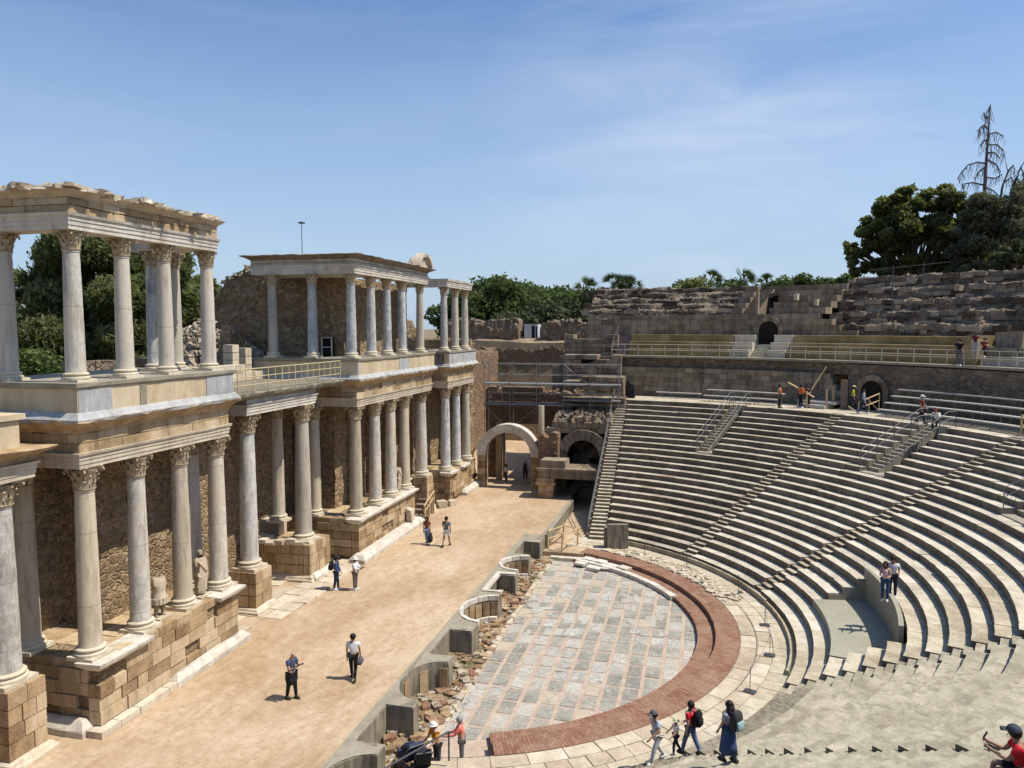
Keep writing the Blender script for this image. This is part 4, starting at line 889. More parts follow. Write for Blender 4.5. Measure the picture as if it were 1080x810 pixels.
# ------------------------------------------------------------------ the seating
R0, DR, T0, DZ, NR = 15.12, .66, -.42, .339, 23
rr = lambda i: R0 + DR * i
tt = lambda i: T0 + DZ * i
edge = lambda i: math.asin((6.05 - CY) / rr(i))
AISLES = [-42.5, -67, -111, -137]; HW = .43
def wedge(label, lo, hi, rows, worn, gap=None, notch=None, worn_m='cavea_worn', tr_=(.35, .85)):
    o = empty('seating_wedge', (CX, CY, -.8), 0, label, 'seating'); o['group'] = 'wedges of stone seating'
    for i in rows:
        a0, a1 = lo(i), hi(i); segs = [(a0, a1)]
        cuts = []
        if gap and i >= gap[2]: h = gap[1] / 2 / rr(i); cuts.append((R(gap[0]) - h, R(gap[0]) + h))
        if notch and notch[2] <= i <= notch[3]: cuts.append((R(notch[0]), R(notch[1])))
        for c0, c1 in cuts:
            segs = [s for a_, b_ in segs for s in ((a_, min(b_, c0)), (max(a_, c1), b_)) if s[1] - s[0] > .005]
        for s0, s1 in segs:
            b = MB(); a = s0
            while a < s1 - 1e-4:
                l = rnd.uniform(.9, 2.3) / rr(i); e = a + l
                if s1 - e < .7 / rr(i): e = s1
                am = math.degrees((a + e) / 2); w = worn(am, i)
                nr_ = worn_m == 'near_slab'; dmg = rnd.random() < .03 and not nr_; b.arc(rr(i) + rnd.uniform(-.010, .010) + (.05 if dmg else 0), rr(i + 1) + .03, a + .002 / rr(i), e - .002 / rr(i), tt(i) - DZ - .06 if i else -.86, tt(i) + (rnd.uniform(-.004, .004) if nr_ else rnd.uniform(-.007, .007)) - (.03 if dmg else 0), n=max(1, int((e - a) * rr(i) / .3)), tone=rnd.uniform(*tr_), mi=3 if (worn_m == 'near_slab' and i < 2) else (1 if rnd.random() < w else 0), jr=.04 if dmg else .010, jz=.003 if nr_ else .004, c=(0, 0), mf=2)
                a = e
            for k in range(len(b.v)): p = b.v[k]; b.v[k] = (p[0], p[1], p[2] + .8)
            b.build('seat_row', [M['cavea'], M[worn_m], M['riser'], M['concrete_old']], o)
    return o
hw = lambda i: HW / rr(i)
W = lambda s: (lambda a, i: s)
wn3 = lambda a, i: .03 + .95 * smooth(-86, -96, a) * (1 if i > 1 else .6) if a < -86 else .03
V1, V2, V3 = (-27.4, 1.25, 14), (-56.3, 1.9, 15), (-81.5, 1.9, 15)
wedge('far wedge of stone seating beside the dark vault, with a small railed stair', lambda i: R(-42.5) + hw(i), edge, range(NR), W(.02), V1, tr_=(.05, .45))  # lower tone range paints extra shade on these backlit risers
wedge('second wedge of stone seating, between the two long stair flights', lambda i: R(-67) + hw(i), lambda i: R(-42.5) - hw(i), range(NR), W(.04), V2)
wedge('broad wedge of stone seating around the smooth grey platform and curved wall', lambda i: R(-111) + hw(i), lambda i: R(-67) - hw(i), range(NR), wn3, V3, (-103.5, -80.5, 2, 5))
wedge('near wedge of worn olive seating slabs right of the grey platform', lambda i: R(-137) + hw(i), lambda i: R(-111) - hw(i), range(NR), lambda a, i: 1, worn_m='near_slab')
wedge('nearest wedge of seating at the bottom edge, where the man in red sits', lambda i: R(-166), lambda i: R(-137) - hw(i), range(20), lambda a, i: 1, worn_m='near_slab')
def stairway(label, ang, mat='cavea_worn', w=HW * 2 - .02, rows=range(NR)):
    b = MB()
    for i in rows:
        for k in range(2):
            r0 = rr(i) + (DR / 2 * k if i or k else 0) - .16; r1 = r0 + DR / 2 + .03; z = tt(i) - DZ / 2 * (1 - k) * (.45 if ang == -137 and i > 7 else 1) - .05
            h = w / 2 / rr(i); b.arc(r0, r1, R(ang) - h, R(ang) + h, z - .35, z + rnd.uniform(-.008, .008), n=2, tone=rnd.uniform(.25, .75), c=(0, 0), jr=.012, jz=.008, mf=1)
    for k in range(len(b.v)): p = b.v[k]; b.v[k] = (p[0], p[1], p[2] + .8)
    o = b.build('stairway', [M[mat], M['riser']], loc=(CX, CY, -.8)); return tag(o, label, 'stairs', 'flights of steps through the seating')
stairway('long flight of steps up the seating, nearer to the dark vault', -42.5)
stairway('long flight of steps rising right from beside the grey platform', -67)
stairway('short-looking flight of steps where the cream seat rows end, right of the grey platform', -111, 'near_slab')
stairway('flight of steps at the bottom of the photo with sharp black triangular shadows', -137, 'near_slab')
b = MB()                                  # stair along the far straight edge
for i in range(NR):
    for k in range(2):
        r0 = rr(i) + DR / 2 * k - .1; x0 = CX + math.sqrt(r0 * r0 - 24); r1 = r0 + DR / 2 + .05; x1 = CX + math.sqrt(r1 * r1 - 24); z = tt(i) - DZ / 2 * (1 - k)
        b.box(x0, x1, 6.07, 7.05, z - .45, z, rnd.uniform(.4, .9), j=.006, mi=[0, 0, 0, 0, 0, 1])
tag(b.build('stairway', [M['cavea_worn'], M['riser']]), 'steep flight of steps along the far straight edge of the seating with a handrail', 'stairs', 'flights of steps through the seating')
o = empty('stair_handrail', (49.4, 7.15, -.9), 0, 'long straight handrail up the far edge stair', 'railing'); b = MB()
P = [(CX + math.sqrt(rr(i) ** 2 - 16) - 49.4, 0, tt(i) + .9 + .85) for i in range(NR)]
b.tube(P, .035, 6); b.tube([(p[0], p[1], p[2] - .4) for p in P], .028, 5); b.build('rail', M['steel'], o); b = MB()
for p in P[::3]: b.tube([(p[0], p[1], p[2] - .9), p], .03, 5)
b.build('posts', M['steel'], o)
b = MB()                                  # retaining mass under the straight edge
for i in range(NR): x0 = CX + math.sqrt(rr(i) ** 2 - 16); b.box(x0 + .05, x0 + 1.3, 7.06, 7.28, -1.4, tt(i) - .15, .4)
tag(b.build('edge_wall', M['old_wall']), 'dark retaining wall under the far straight edge of the seating', 'wall')
# platform and curved wall set into the third wedge
PF = empty('grey_platform', (CX, CY, -.8), 0, 'smooth grey platform with a curved back wall built into the seats', 'platform')
b = MB(); b.arc(rr(2) - .02, rr(6) + .05, R(-103.3), R(-80.7), .2, 1.1, n=40, tone=.55, c=(0, 0)); b.build('floor_slab', M['green_concrete'], PF)
b = MB(); b.arc(rr(6) - .30, rr(6) - .12, R(-102.5), R(-80.2), 1.0, 2.62, n=40, tone=.5, c=(0, 0)); b.build('curved_wall', M['green_concrete'], PF)
for s0, s1 in ((-80.66, -80.40), (-103.62, -103.44)):
    b = MB()
    for i in range(2, 6): b.arc(rr(i) + .03, rr(i + 1) + .03, R(s0), R(s1), .3, tt(i) + .8 - .03, n=1, tone=.45, c=(0, 0))
    b.build('side_wall', M['green_concrete'], PF)
# vomitory stairs with rails
def vomitory(label, rl, V, nrow=NR):
    o = empty('vomitory_stair', (CX, CY, 0), 0, label, 'stair opening'); b = MB(); h = lambda r_: V[1] / 2 / r_
    i0 = V[2]; b.arc(rr(i0) - .02, rr(i0) + 1.2, R(V[0]) - h(rr(i0)), R(V[0]) + h(rr(i0)), tt(i0) - .8, tt(i0) - .28, n=2, c=(0, 0), tone=.7)
    for i in range(i0 + 1, NR):
        for k in (0, 1):
            r0 = rr(i) + DR / 2 * k; z = tt(i) - DZ / 2 * (1 - k) - .22
            b.arc(r0, r0 + DR / 2 + .03, R(V[0]) + h(r0) * .1, R(V[0]) + h(r0) * .97, z - .5, z, n=1, c=(0, 0), tone=rnd.uniform(.4, .8))
    b.build('steps', M['concrete'], o)
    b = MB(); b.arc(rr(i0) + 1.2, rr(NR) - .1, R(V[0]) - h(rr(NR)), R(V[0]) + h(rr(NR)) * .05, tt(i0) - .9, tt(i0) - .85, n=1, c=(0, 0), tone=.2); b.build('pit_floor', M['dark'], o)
    for s in (-1, 1):
        b = MB(); L = []
        for i in range(i0, NR + 1):
            r_ = rr(i) + .1; a = R(V[0]) + s * (V[1] / 2 + .05) / r_; L.append(Vector((r_ * math.cos(a), r_ * math.sin(a), tt(min(i, NR - 1)) + .02)))
        for hgt in (.5, .95): b.tube([p + Vector((0, 0, hgt)) for p in L], .022, 5)
        for p in L[::2] + [L[-1]]: b.tube([p - Vector((0, 0, .2)), p + Vector((0, 0, .95))], .026, 5)
        for p, q in zip(L[:-1], L[1:]):
            for t in (.25, .5, .75): w = p.lerp(q, t); b.tube([w + Vector((0, 0, .05)), w + Vector((0, 0, .5))], .009, 4)
        b.build('railing', M['steel'], o)
vomitory('small railed stair opening high in the far wedge of seats', 0, V1)
vomitory('wide railed stair opening high in the second wedge, below the seated visitor', 0, V2)
vomitory('stair opening cut by the right edge of the photo in the broad wedge', 0, V3)
# ------------------------------------------------------------------ upper cavea
b = MB(); b.arc(rr(NR) - .05, 35.0, R(-105), R(-3), 6.6, 7.03, n=110, tone=.6); tag(b.build('upper_walkway', M['cavea_worn']), kind='structure')
b = MB(); b.ashlar_arc(34.3, R(-39.0), R(4), 7.03, 9.55, .7, .42, 1.1, jd=.03, skip=lambda a, z: (a < R(-37.6) and z > 8.2) or (a < R(-36) and z > 9.1)); 
tag(b.build('podium_wall', M['old_wall']), 'stained block wall behind the top of the seats, left part', 'wall')
b = MB()
def rub(r0, z0, z1, a0, a1, lean=.0, amp=.12, hole=None):
    def f(u, v):
        a = R(a0 + (a1 - a0) * u); z = z0 + (z1 - z0) * v; k = amp * nz(a * 36, z, 0, .9) + amp * .6 * nz(a * 36, z, 4, 2.6); r_ = r0 + k + lean * v
        return (CX + r_ * math.cos(a), CY + r_ * math.sin(a), z)
    return f
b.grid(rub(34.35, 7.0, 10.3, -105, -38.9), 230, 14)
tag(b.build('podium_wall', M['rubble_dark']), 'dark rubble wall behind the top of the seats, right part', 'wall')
def archdoor(name, label, r_, ang, w, z0, zs, depth=.16):
    o = empty(name, (CX, CY, 0), 0, label, 'archway'); b = MB(); a = R(ang); P = []
    n = 12; pts = [(-w / 2, z0), (w / 2, z0)] + [(w / 2 * math.cos(math.pi * k / n), zs + w / 2 * math.sin(math.pi * k / n)) for k in range(n + 1)]
    def W_(s, z, rad): return (rad * math.cos(a) - s * math.sin(a) * -1, rad * math.sin(a) + s * math.cos(a) * -1, z)
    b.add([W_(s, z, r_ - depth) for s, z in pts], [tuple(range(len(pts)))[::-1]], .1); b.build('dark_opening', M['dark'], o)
    b = MB()
    for k in range(9):
        t0, t1 = math.pi * k / 9, math.pi * (k + .94) / 9; V_ = []
        for rad in (r_ - depth - .08, r_ + .2):
            for t, q in ((t0, w / 2), (t1, w / 2), (t1, w / 2 + .42), (t0, w / 2 + .42)): V_.append(W_(q * math.cos(t), zs + q * math.sin(t), rad))
        b.hexa(V_, rnd.uniform(.2, .7))
    for s in (-1, 1):
        V_ = [W_(s * x, z, rad) for rad in (r_ - depth - .08, r_ + .2) for x, z in ((w / 2, z0), (w / 2 + .35, z0), (w / 2 + .35, zs), (w / 2, zs))]; b.hexa(V_, .4)
    b.build('arch_surround', M['old_wall'], o); return o
archdoor('arched_doorway', 'small dark arched doorway behind the worker in yellow', 34.35, -42.2, 1.7, 7.03, 8.35)
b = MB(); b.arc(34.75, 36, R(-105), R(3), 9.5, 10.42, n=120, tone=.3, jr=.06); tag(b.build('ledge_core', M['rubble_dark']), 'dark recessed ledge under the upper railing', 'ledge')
b = MB(); b.arc(34.35, 35.75, R(-105), R(-5.0), 10.40, 10.56, n=120, tone=.5); tag(b.build('gallery_floor', M['concrete']), 'narrow concrete gallery floor carrying the long railing', 'gallery')
L = [(CX + 34.45 * math.cos(R(a)), CY + 34.45 * math.sin(R(a)), 10.56) for a in np.arange(-5, -105.1, -1.0)]
o = empty('gallery_railing', L[0], 0, 'long pale metal railing in front of the ochre seating', 'railing'); b = MB(); p0 = Vector(L[0])
for hgt in (.5, 1.0): b.tube([Vector(p) - p0 + Vector((0, 0, hgt)) for p in L], 0.026, 5)
b.build('rails', M['pale_rail'], o); b = MB()
for p in L[::2]: b.tube([Vector(p) - p0, Vector(p) - p0 + Vector((0, 0, 1.0))], .03, 5)
b.build('posts', M['pale_rail'], o)
def tier(label, a0, a1, mat):
    o = empty('timber_seating', (CX, CY, 10.5), 0, label, 'seating tier'); o['group'] = 'tiers behind the upper railing'
    for k in range(3):
        b = MB(); a = a0
        while a < a1 - .01:
            e = min(a + rnd.uniform(2.2, 3.4), a1); b.arc(35.6 + .72 * k, 36.35 + .72 * k, R(a), R(e) - .0004, 0, .62 * (k + 1), n=4, tone=rnd.uniform(.3, .7), c=(0, 0)); a = e
        b.build('tier_step', M[mat], o)
        b = MB(); b.arc(35.54 + .72 * k, 36.0 + .72 * k, R(a0), R(a1), .62 * (k + 1) + .003, .62 * (k + 1) + .06, n=40, tone=1.1, c=(0, 0)); b.build('seat_board', M[mat], o)
    return o
tier('ochre timber seating tiers left of the arched doorway in the upper wall', -21.5, -7.0, 'yellow')
tier('ochre timber seating tiers right of the arched doorway in the upper wall', -52.0, -29.5, 'yellow')
tier('grey stone seat tiers just left of the upper arched doorway', -24.4, -21.6, 'cavea')
tier('grey stone seat tiers just right of the upper arched doorway', -29.4, -26.9, 'cavea')
tier('grey stone tiers at the right edge beyond the ochre seating', -70, -53.5, 'cavea')
b = MB()
for k in range(6): b.arc(35.7 + .34 * k, 36.04 + .34 * k, R(-26.8), R(-24.5), 10.5, 10.62 + .2 * k, n=2, tone=.6)
tag(b.build('doorway_steps', M['cavea_worn']), 'few stone steps up to the upper arched doorway', 'steps')
b = MB(); b.box(0, 0, 0, 0, 0, 0) if False else None
for k in range(8): b.arc(35.6 + .28 * k, 35.9 + .28 * k, R(-6.9), R(-5.2), 10.5, 10.7 + .23 * k, n=1, tone=.4)
tag(b.build('mauve_stair', M['mauve']), 'mauve timber stair at the left end of the ochre seating', 'stairs')
railing('mauve_stair_rail', 'slanted rail beside the mauve stair', [(CX + 34.5 * math.cos(R(-5)), CY + 34.5 * math.sin(R(-5)), 10.5), (CX + 37.7 * math.cos(R(-5)), CY + 37.7 * math.sin(R(-5)), 12.3)], 1.0, 'steel', 1.2, 2)
b = MB(); b.arc(53.4 - 53.4 + 35.3, 37.4, R(-53.4), R(-52.1), 10.5, 12.5, n=1, tone=.7); tag(b.build('tier_end_panel', M['yellow']), 'pale ochre end panel of the right-hand timber tiers', 'panel')
b = MB(); b.arc(36.2, 37.6, R(-57.2), R(-54.3), 10.5, 12.75, n=2, tone=.6); tag(b.build('concrete_block', M['concrete_old']), 'taller grey concrete block behind the railing near the right edge', 'concrete block'); b = MB(); b.arc(35.75, 36.15, R(-56.8), R(-54), 10.56, 11.75, n=2, tone=.5); tag(b.build('concrete_block', M['concrete_old']), 'lower grey concrete block in front of the taller one near the right edge', 'concrete block')
# upper wall
b = MB(); b.ashlar_arc(37.95, R(-36.8), R(-.5), 10.5, 14.2, .7, .46, 1.3, jd=.02, skip=lambda a, z: (a < R(-34.5) and z > 13.0) or (a < R(-35.7) and z > 12.4) or (a < R(-33.3) and z > 13.7))
tag(b.build('upper_wall', M['old_wall']), 'tall stained block wall above the ochre seating', 'wall')
archdoor('arched_doorway', 'dark arched doorway in the upper wall between the ochre tiers', 37.95, -25.7, 1.7, 11.6, 12.75)
def ruin(label, a0, a1, z0, z1, steps=5, seed=0, r0=37.95, r1=43.5):
    na = int(abs(a1 - a0) * .72 / .15); nr = 44; b = MB()
    def f(u, v):
        a = R(a0 + (a1 - a0) * u); s = a * 40; w = v + .05 * nz(s, v * 5, seed, .5); q = w * steps; k = math.floor(q); fr = q - k; fr = smooth(.40, .56, fr); t = (k + fr) / steps
        ero = smooth(-.25, .45, nz(s, v * 4, seed + 3, .22)); t = t * (1 - .6 * ero) + w * .6 * ero
        z = z0 + (z1 - z0) * min(1.03, max(0, t)) + .22 * nz(s, v * 8, seed + 1, .8) + .10 * nz(s, v * 12, seed + 2, 3.) + .06 * nz(s, v * 30, seed, 8)
        if v == 0: z = z0 - .3
        r_ = r0 + (r1 - r0) * v + .18 * nz(s, v * 8, seed + 7, 1.3); return (CX + r_ * math.cos(a), CY + r_ * math.sin(a), z)
    b.grid(f, na, nr)
    top = [f(i / na, 1) for i in range(na + 1)]; b.add(top + [(p[0], p[1], 9) for p in top], [(i, i + na + 1, i + na + 2, i + 1) for i in range(na)])
    for u in (0, 1):
        A = [f(u, j / nr) for j in range(nr + 1)]; b.add(A + [(p[0], p[1], 9) for p in A], [(j, j + 1, j + nr + 2, j + nr + 1) for j in range(nr)])
    for q in range(steps):
        for c in range(3):
            a = a0
            while a < a1:
                w = rnd.uniform(.35, 1.5) / 41 * 57.3; vv = (q + .40 + .05 * c) / steps; p = f(min(1, (a - a0) / (a1 - a0)), min(1, vv)); hh = (z1 - z0) / steps / 3.1
                if rnd.random() < .72:
                    r_ = math.hypot(p[0] - CX, p[1] - CY) + rnd.uniform(-.16, .10); zb = z0 + (z1 - z0) * q / steps + hh * c + rnd.uniform(-.12, .10)
                    am = R(a + w / 2); L_ = w * 41 / 57.3; b.obox((CX + (r_ + .30) * math.cos(am), CY + (r_ + .30) * math.sin(am)), am + math.pi / 2 + rnd.uniform(-.12, .12), L_ * rnd.uniform(.9, 1.1), rnd.uniform(.7, 1.1), zb - .1, zb + hh * rnd.uniform(.55, 1.0), rnd.uniform(.1, .9), tilt=rnd.uniform(-.08, .08))
                a += w
    for k in range(int(abs(a1 - a0) * 7)):
        u, v = rnd.random(), rnd.random(); p = f(u, v); b.stone((p[0], p[1], p[2] + .0), rnd.uniform(.1, .3), rnd.uniform(.3, .9))
    return tag(b.build('ruined_upper_seats', M['ruin']), label, 'ruin')
ruin('eroded bank of ruined upper seats at the left of the skyline', -20.3, -.5, 14.1, 16.9, 5, 1)
ruin('long eroded bank of ruined upper seats and rubble on the right skyline', -105, -32.7, 12.3, 17.25, 5, 5)
b = MB()                               # restored tiers between the two eroded banks
for k in range(5):
    r0 = 38.3 + 1.0 * k; z = 14.2 + .52 * (k + 1)
    for c0, c1 in (((-32.6, -25.4), (-21.9, -20.3)) if k < 5 else ((-32.6, -20.3),)):
        b.ashlar_arc(r0, R(c0), R(c1), z - .56, z, 1.2, .56, 1.5, jd=.03)
b.arc(43.3, 43.9, R(-32.6), R(-20.3), 9, 16.85, n=12, tone=.4)
tag(b.build('restored_tiers', M['old_wall']), 'dark restored block tiers on the skyline between the two eroded banks', 'seating tier')
b = MB()
for k in range(10): b.arc(38.2 + .5 * k, 38.7 + .5 * k, R(-23.6), R(-21.95), 13.9, 14.3 + .25 * k, n=2, tone=.5)
b.ashlar_arc(38.25, R(-24.0), R(-23.62), 14.2, 16.2, .3, .5, 1., tone=(.7, .95)); tag(b.build('skyline_stair', M['old_wall']), 'narrow stair and bright pier in the notch of the skyline tiers', 'stairs')
b = MB()
for s in (0, 1):
    pass
for k in range(10):
    t0, t1 = math.pi * k / 10, math.pi * (k + 1) / 10; V_ = []
    for rad in (41.5, 43.2):
        for t, q in ((t0, 1.0), (t1, 1.0), (t1, 1.35), (t0, 1.35)):
            a = R(-24.7) - q * math.cos(t) / 41; V_.append((CX + rad * math.cos(a), CY + rad * math.sin(a), 15.0 + .9 * q * math.sin(t)))
    b.hexa(V_, .5)
tag(b.build('brick_arch', M['rubble_red']), 'small reddish brick arch in the skyline notch', 'arch')
for a, z, l in ((-28.4, 15.75, 'left and higher'), (-30.9, 15.25, 'right and lower')): b = MB(); b.arc(38.9, 39.3, R(a) - .004, R(a) + .004, z - .4, z + .15, n=1, tone=.6); tag(b.build('pale_block', M['cavea_worn']), 'pale block on the dark skyline tiers, the %s of two' % l, 'stone block')
# benches on the upper walkway
def bench_stand(label, a0, a1, n, r0, z0):
    o = empty('bench_stand', (CX, CY, 7.03), 0, label, 'bench stand'); o['group'] = 'bench stands on the upper walkway'
    for k in range(n):
        b = MB(); a = a0
        while a < a1 - .05:
            e = min(a + 4.6, a1); b.arc(r0 + .72 * k, r0 + .38 + .72 * k, R(a), R(e) - .002, z0 + .42 * k, z0 + .07 + .42 * k, n=6, tone=rnd.uniform(.5, .8), c=(0, 0)); a = e
        b.build('bench_board', M['bench'], o)
    for k in range(n):
        q = r0 + .19 + .72 * k; b = MB(); a = a0 + .3; b.tube([(q * math.cos(R(t)), q * math.sin(R(t)), z0 + .42 * k - .03) for t in np.arange(a0, a1 + .01, 1.5)], .03, 5)
        while a < a1:
            b.tube([(q * math.cos(R(a)), q * math.sin(R(a)), 0), (q * math.cos(R(a)), q * math.sin(R(a)), z0 + .42 * k)], .03, 5); a += 3.4
        b.build('bench_frame', M['scaf'], o)
    return o
bench_stand('two-step stand of pale benches left of the workers', -32, -20.5, 2, 31.4, .45)
bench_stand('long four-step stand of pale benches right of the man in the maroon shirt', -92, -46.3, 4, 31.1, .42)
bench_stand('short single bench at the far end of the upper walkway', -19.4, -12.5, 1, 32.6, .45)
b = MB(); b.obox((62.2, -9.0), R(-38), 2.3, 3.0, 7.35, 7.5, .7); b.obox((61.4, -8.3), R(-38), 1.4, 2.2, 7.04, 7.3, .5); tag(b.build('timber_deck', M['bench']), 'low pale timber deck the workers are building', 'deck')
for i, (x, y, z0, z1) in enumerate(((60.9, -7.6, 7.03, 8.3), (61.4, -9.5, 7.03, 8.6), (60.4, -8.9, 7.03, 8.5))):
    b = MB(); b.box(x - .06, x + .06, y - .06, y + .06, z0, z1, .6); tag(b.build('timber_post', M['wood']), ['short timber post left of the pale deck', 'timber post standing behind the pale deck', 'timber post at the right of the pale deck'][i], 'post', 'timber posts by the deck')
b = MB(); b.box(60.55, 60.75, -10.35, -9.9, 7.03, 9.2, .5); tag(b.build('brown_board_panel', M['wood_dark']), 'tall brown board standing left of the worker in yellow', 'board')
b = MB(); b.tube([(60.6, -6.2, 8.95), (60.9, -8.1, 7.85)], .06, 4); tag(b.build('timber_plank', M['wood']), 'plank carried aslant by the worker in orange', 'plank')
b = MB(); b.tube([(61.0, -7.4, 7.5), (61.6, -9.0, 10.1)], .06, 4); tag(b.build('timber_plank', M['wood']), 'long plank tilted up to the right beside the dark-clothed worker', 'plank')
def tbar(name, label, x, y, z, rz, s=1.):
    o = empty(name, (x, y, z), rz, label, 'barrier'); b = MB()
    for p, q in (((0, 0, 0), (0, 0, .75)), ((1.6, 0, 0), (1.6, 0, 1.25)), ((0, 0, .75), (1.6, 0, 1.25)), ((0, 0, .35), (1.6, 0, .8)), ((.8, 0, .1), (.8, 0, 1.0)), ((0, 0, .05), (0, .9, .4)), ((1.6, 0, .1), (1.6, .9, .8))): b.tube([tuple(v * s for v in p), tuple(v * s for v in q)], .045 * s, 4)
    b.build('bars', M['wood'], o)
tbar('timber_barrier', 'orange-tinted timber barrier beside the person in blue on the upper walkway', 57.6, -10.6, 7.03, R(-58), 1.1)
tbar('timber_barrier', 'timber barrier at the right edge of the photo on the benches', 47.9, -17.2, 7.1, R(200), 1.4)
b = MB(); b.obox((66.2, 6.0), 0, .7, .8, 7.0, 7.75, .3); b.obox((66.1, 6.05), .3, .55, .6, 7.7, 8.2, .3); b.stone((66.0, 6.0, 8.2), .5, .3)
tag(b.build('covered_spotlight', M['black_bag']), 'bulky black covered equipment at the top of the far edge stair', 'equipment')
# thin pole frame on the right skyline
o = empty('pole_frame', (61.8, -13.4, 14.5), 0, 'thin metal pole frame standing on the right-hand ruin bank', 'frame'); b = MB()
b.tube([(0, 0, -1.0), (0, 0, 3.1)], .03, 5); b.tube([(-1.1, -1.75, -1.0), (-1.1, -1.75, 3.2)], .03, 5); b.tube([(.9, 1.5, 2.8), (-2.0, -3.2, 3.1)], .024, 5); b.tube([(-.5, .7, -2.2), (-.5, .7, 1.2)], .022, 5); b.build('poles', M['steel_dark'], o)
# ------------------------------------------------------------------ gate, vault and the ruins at the end of the stage
G = empty('pale_arch_gate', (60.1, 15.3, 0), 0, 'pale new stone arch on brown piers at the end of the stage', 'arch'); b = MB(); GX = .9
def arch_ring(b, r0, r1, zc, x0, x1, n, yc=0, tone=(.5, .8), g=.0):
    for k in range(n):
        t0, t1 = math.pi * k / n, math.pi * (k + 1 - g) / n; V_ = []
        for x in (x0, x1):
            for t, q in ((t0, r0), (t1, r0), (t1, r1), (t0, r1)): V_.append((x, yc + q * math.cos(t), zc + q * math.sin(t)))
        b.hexa([V_[i] for i in (0, 3, 2, 1, 4, 7, 6, 5)], rnd.uniform(*tone))
arch_ring(b, 1.92, 2.2, 2.6, .0, GX, 24); arch_ring(b, 2.18, 2.45, 2.6, -.06, GX, 24); arch_ring(b, 2.43, 2.62, 2.6, -.12, GX, 24); b.build('arch_ring', M['white_marble'], G)
for y0, y1 in ((1.92, 2.6), (-2.75, -1.92)):
    b = MB(); b.ashlar((.05, y1), (.05, y0), -.1, 2.6, .9, .5, .7, jd=.015, tone=(.2, .6)); b.ashlar((.05, y0), (.95, y0), -.1, 2.6, .5, .5, .7, jd=.01); b.ashlar((.95, y1), (.05, y1), -.1, 2.6, .3, .5, .7, jd=.01)
    b.build('pier', M['ashlar'], G)
ragged_wall('brick_wall', 'dark brick wall stub between the pale arch and the vault', (59.25, 12.6), (59.25, 11.0), 2.6, -.3, lambda s: 4.7 + .5 * nz(s * 2, 4), 'rubble_red', nvv=18)
for y0, y1, t, l in ((18.4, 16.9, 7.8, 'dark reddish wall left of the view through the arch'), (13.4, 9.6, 7.4, 'dark reddish wall right of the view through the arch')):
    ragged_wall('brick_wall', l, (64.5, y0), (64.5, y1), 1.2, -.2, (lambda t_: (lambda s: t_ + .4 * nz(s * 1.5, t_)))(t), 'rubble_red', nvv=24)
b = MB(); b.ashlar((64.6, 17.0), (64.6, 13.3), 4.7, 7.9, 1.0, .4, .9, jd=.04, tone=(.1, .5)); tag(b.build('brick_lintel_wall', M['rubble_red']), 'dark reddish wall above the view through the pale arch', 'wall')
b = MB(); b.box(63, 63.6, 16.6, 17.05, 0, 5.0, .4, j=.02); tag(b.build('inner_door_jamb', M['ashlar']), 'upright stone jamb seen inside the left of the pale arch', 'jamb')
for i, (x, y, h, l) in enumerate(((72, 14.7, 1.9, 'dark block stump in the yard seen through the arch'), (73.5, 13.3, 3.3, 'pale column stump in the yard seen through the arch'))):
    b = MB(); b.ashlar((x, y + .45), (x, y - .45), 0, h, .9, .6, .9, jd=.03) if i == 0 else b.lathe([(.5, 0), (.45, .2), (.4, .4), (.38, h)], 14, (x, y, 0)); tag(b.build('stone_stump', M['old_wall'] if i == 0 else M['ashlar_pale']), l, 'stump')
# entrance passage beside the seating
pedestal_z = -1.2
b = MB(); b.ashlar((57.0, 12.1), (57.0, 10.95), -1.3, 1.0, 2.0, .75, 1.15, jd=.02); b.ashlar((57, 10.95), (60.5, 10.95), -1.3, 1.55, .5, .5, 1., jd=.02, tone=(.5, .9)); b.ashlar((59, 12.1), (57.0, 12.1), -1.3, 1.0, .5, .7, 1., jd=.02)
b.loft([(56.95, 10.9), (59.1, 10.9), (59.1, 12.15), (56.95, 12.15)], [(1.0, .05), (1.1, .14), (1.22, .14), (1.25, .05), (1.55, .03)], seg=.5, j=.015)
tag(b.build('gate_pier', M['ashlar']), 'short block pier carrying the left end of the passage beam', 'pier')
b = MB(); b.box(57.0, 57.8, 6.4, 12.1, 1.56, 2.3, .5, j=.02); b.box(56.9, 57.9, 6.4, 12.2, 2.1, 2.33, .6, j=.02); b.box(57.1, 58.8, 10.0, 12.0, 2.33, 2.9, .6, j=.04); tag(b.build('passage_beam', M['old_wall']), 'long weathered stone beam across the dark passage beside the seats', 'beam')
b = MB(); b.ashlar((57.1, 7.4), (57.1, 6.9), -1.3, 1.55, .8, .8, .5, jd=.02); tag(b.build('passage_jamb', M['old_wall']), 'right jamb under the passage beam next to the steep stair', 'jamb')
VT = empty('vaulted_passage', (60.3, 9.15, -1.3), 0, 'dark vaulted entrance with a voussoir arch beside the seats', 'vault'); b = MB()
arch_ring(b, 1.30, 2.12, 4.1, -.06, .7, 11, tone=(.3, .9), g=.06); b.build('voussoirs', M['ashlar_pale'] if False else M['old_wall'], VT)
b = MB(); b.ashlar((0, 3.0), (0, 1.30), 0, 4.1, 1.0, .55, .9, jd=.03); b.ashlar((0, -1.30), (0, -2.4), 0, 4.1, 1.0, .55, .9, jd=.03)
for y0, y1 in ((1.9, 3.0), (-2.4, -1.9)):
    b.ashlar((0, y1), (0, y0), 4.1, 6.3, 1.0, .5, .8, jd=.05)
b.ashlar((0.25, 2.6), (.25, -2.1), 5.9, 7.2, 1.6, .42, .7, jd=.12, miss=.05, top=lambda s: 6.9 + .5 * nz(s, 6))
b.build('front_wall', M['old_wall'], VT)
b = MB(); n = 14; V_ = []; F = []
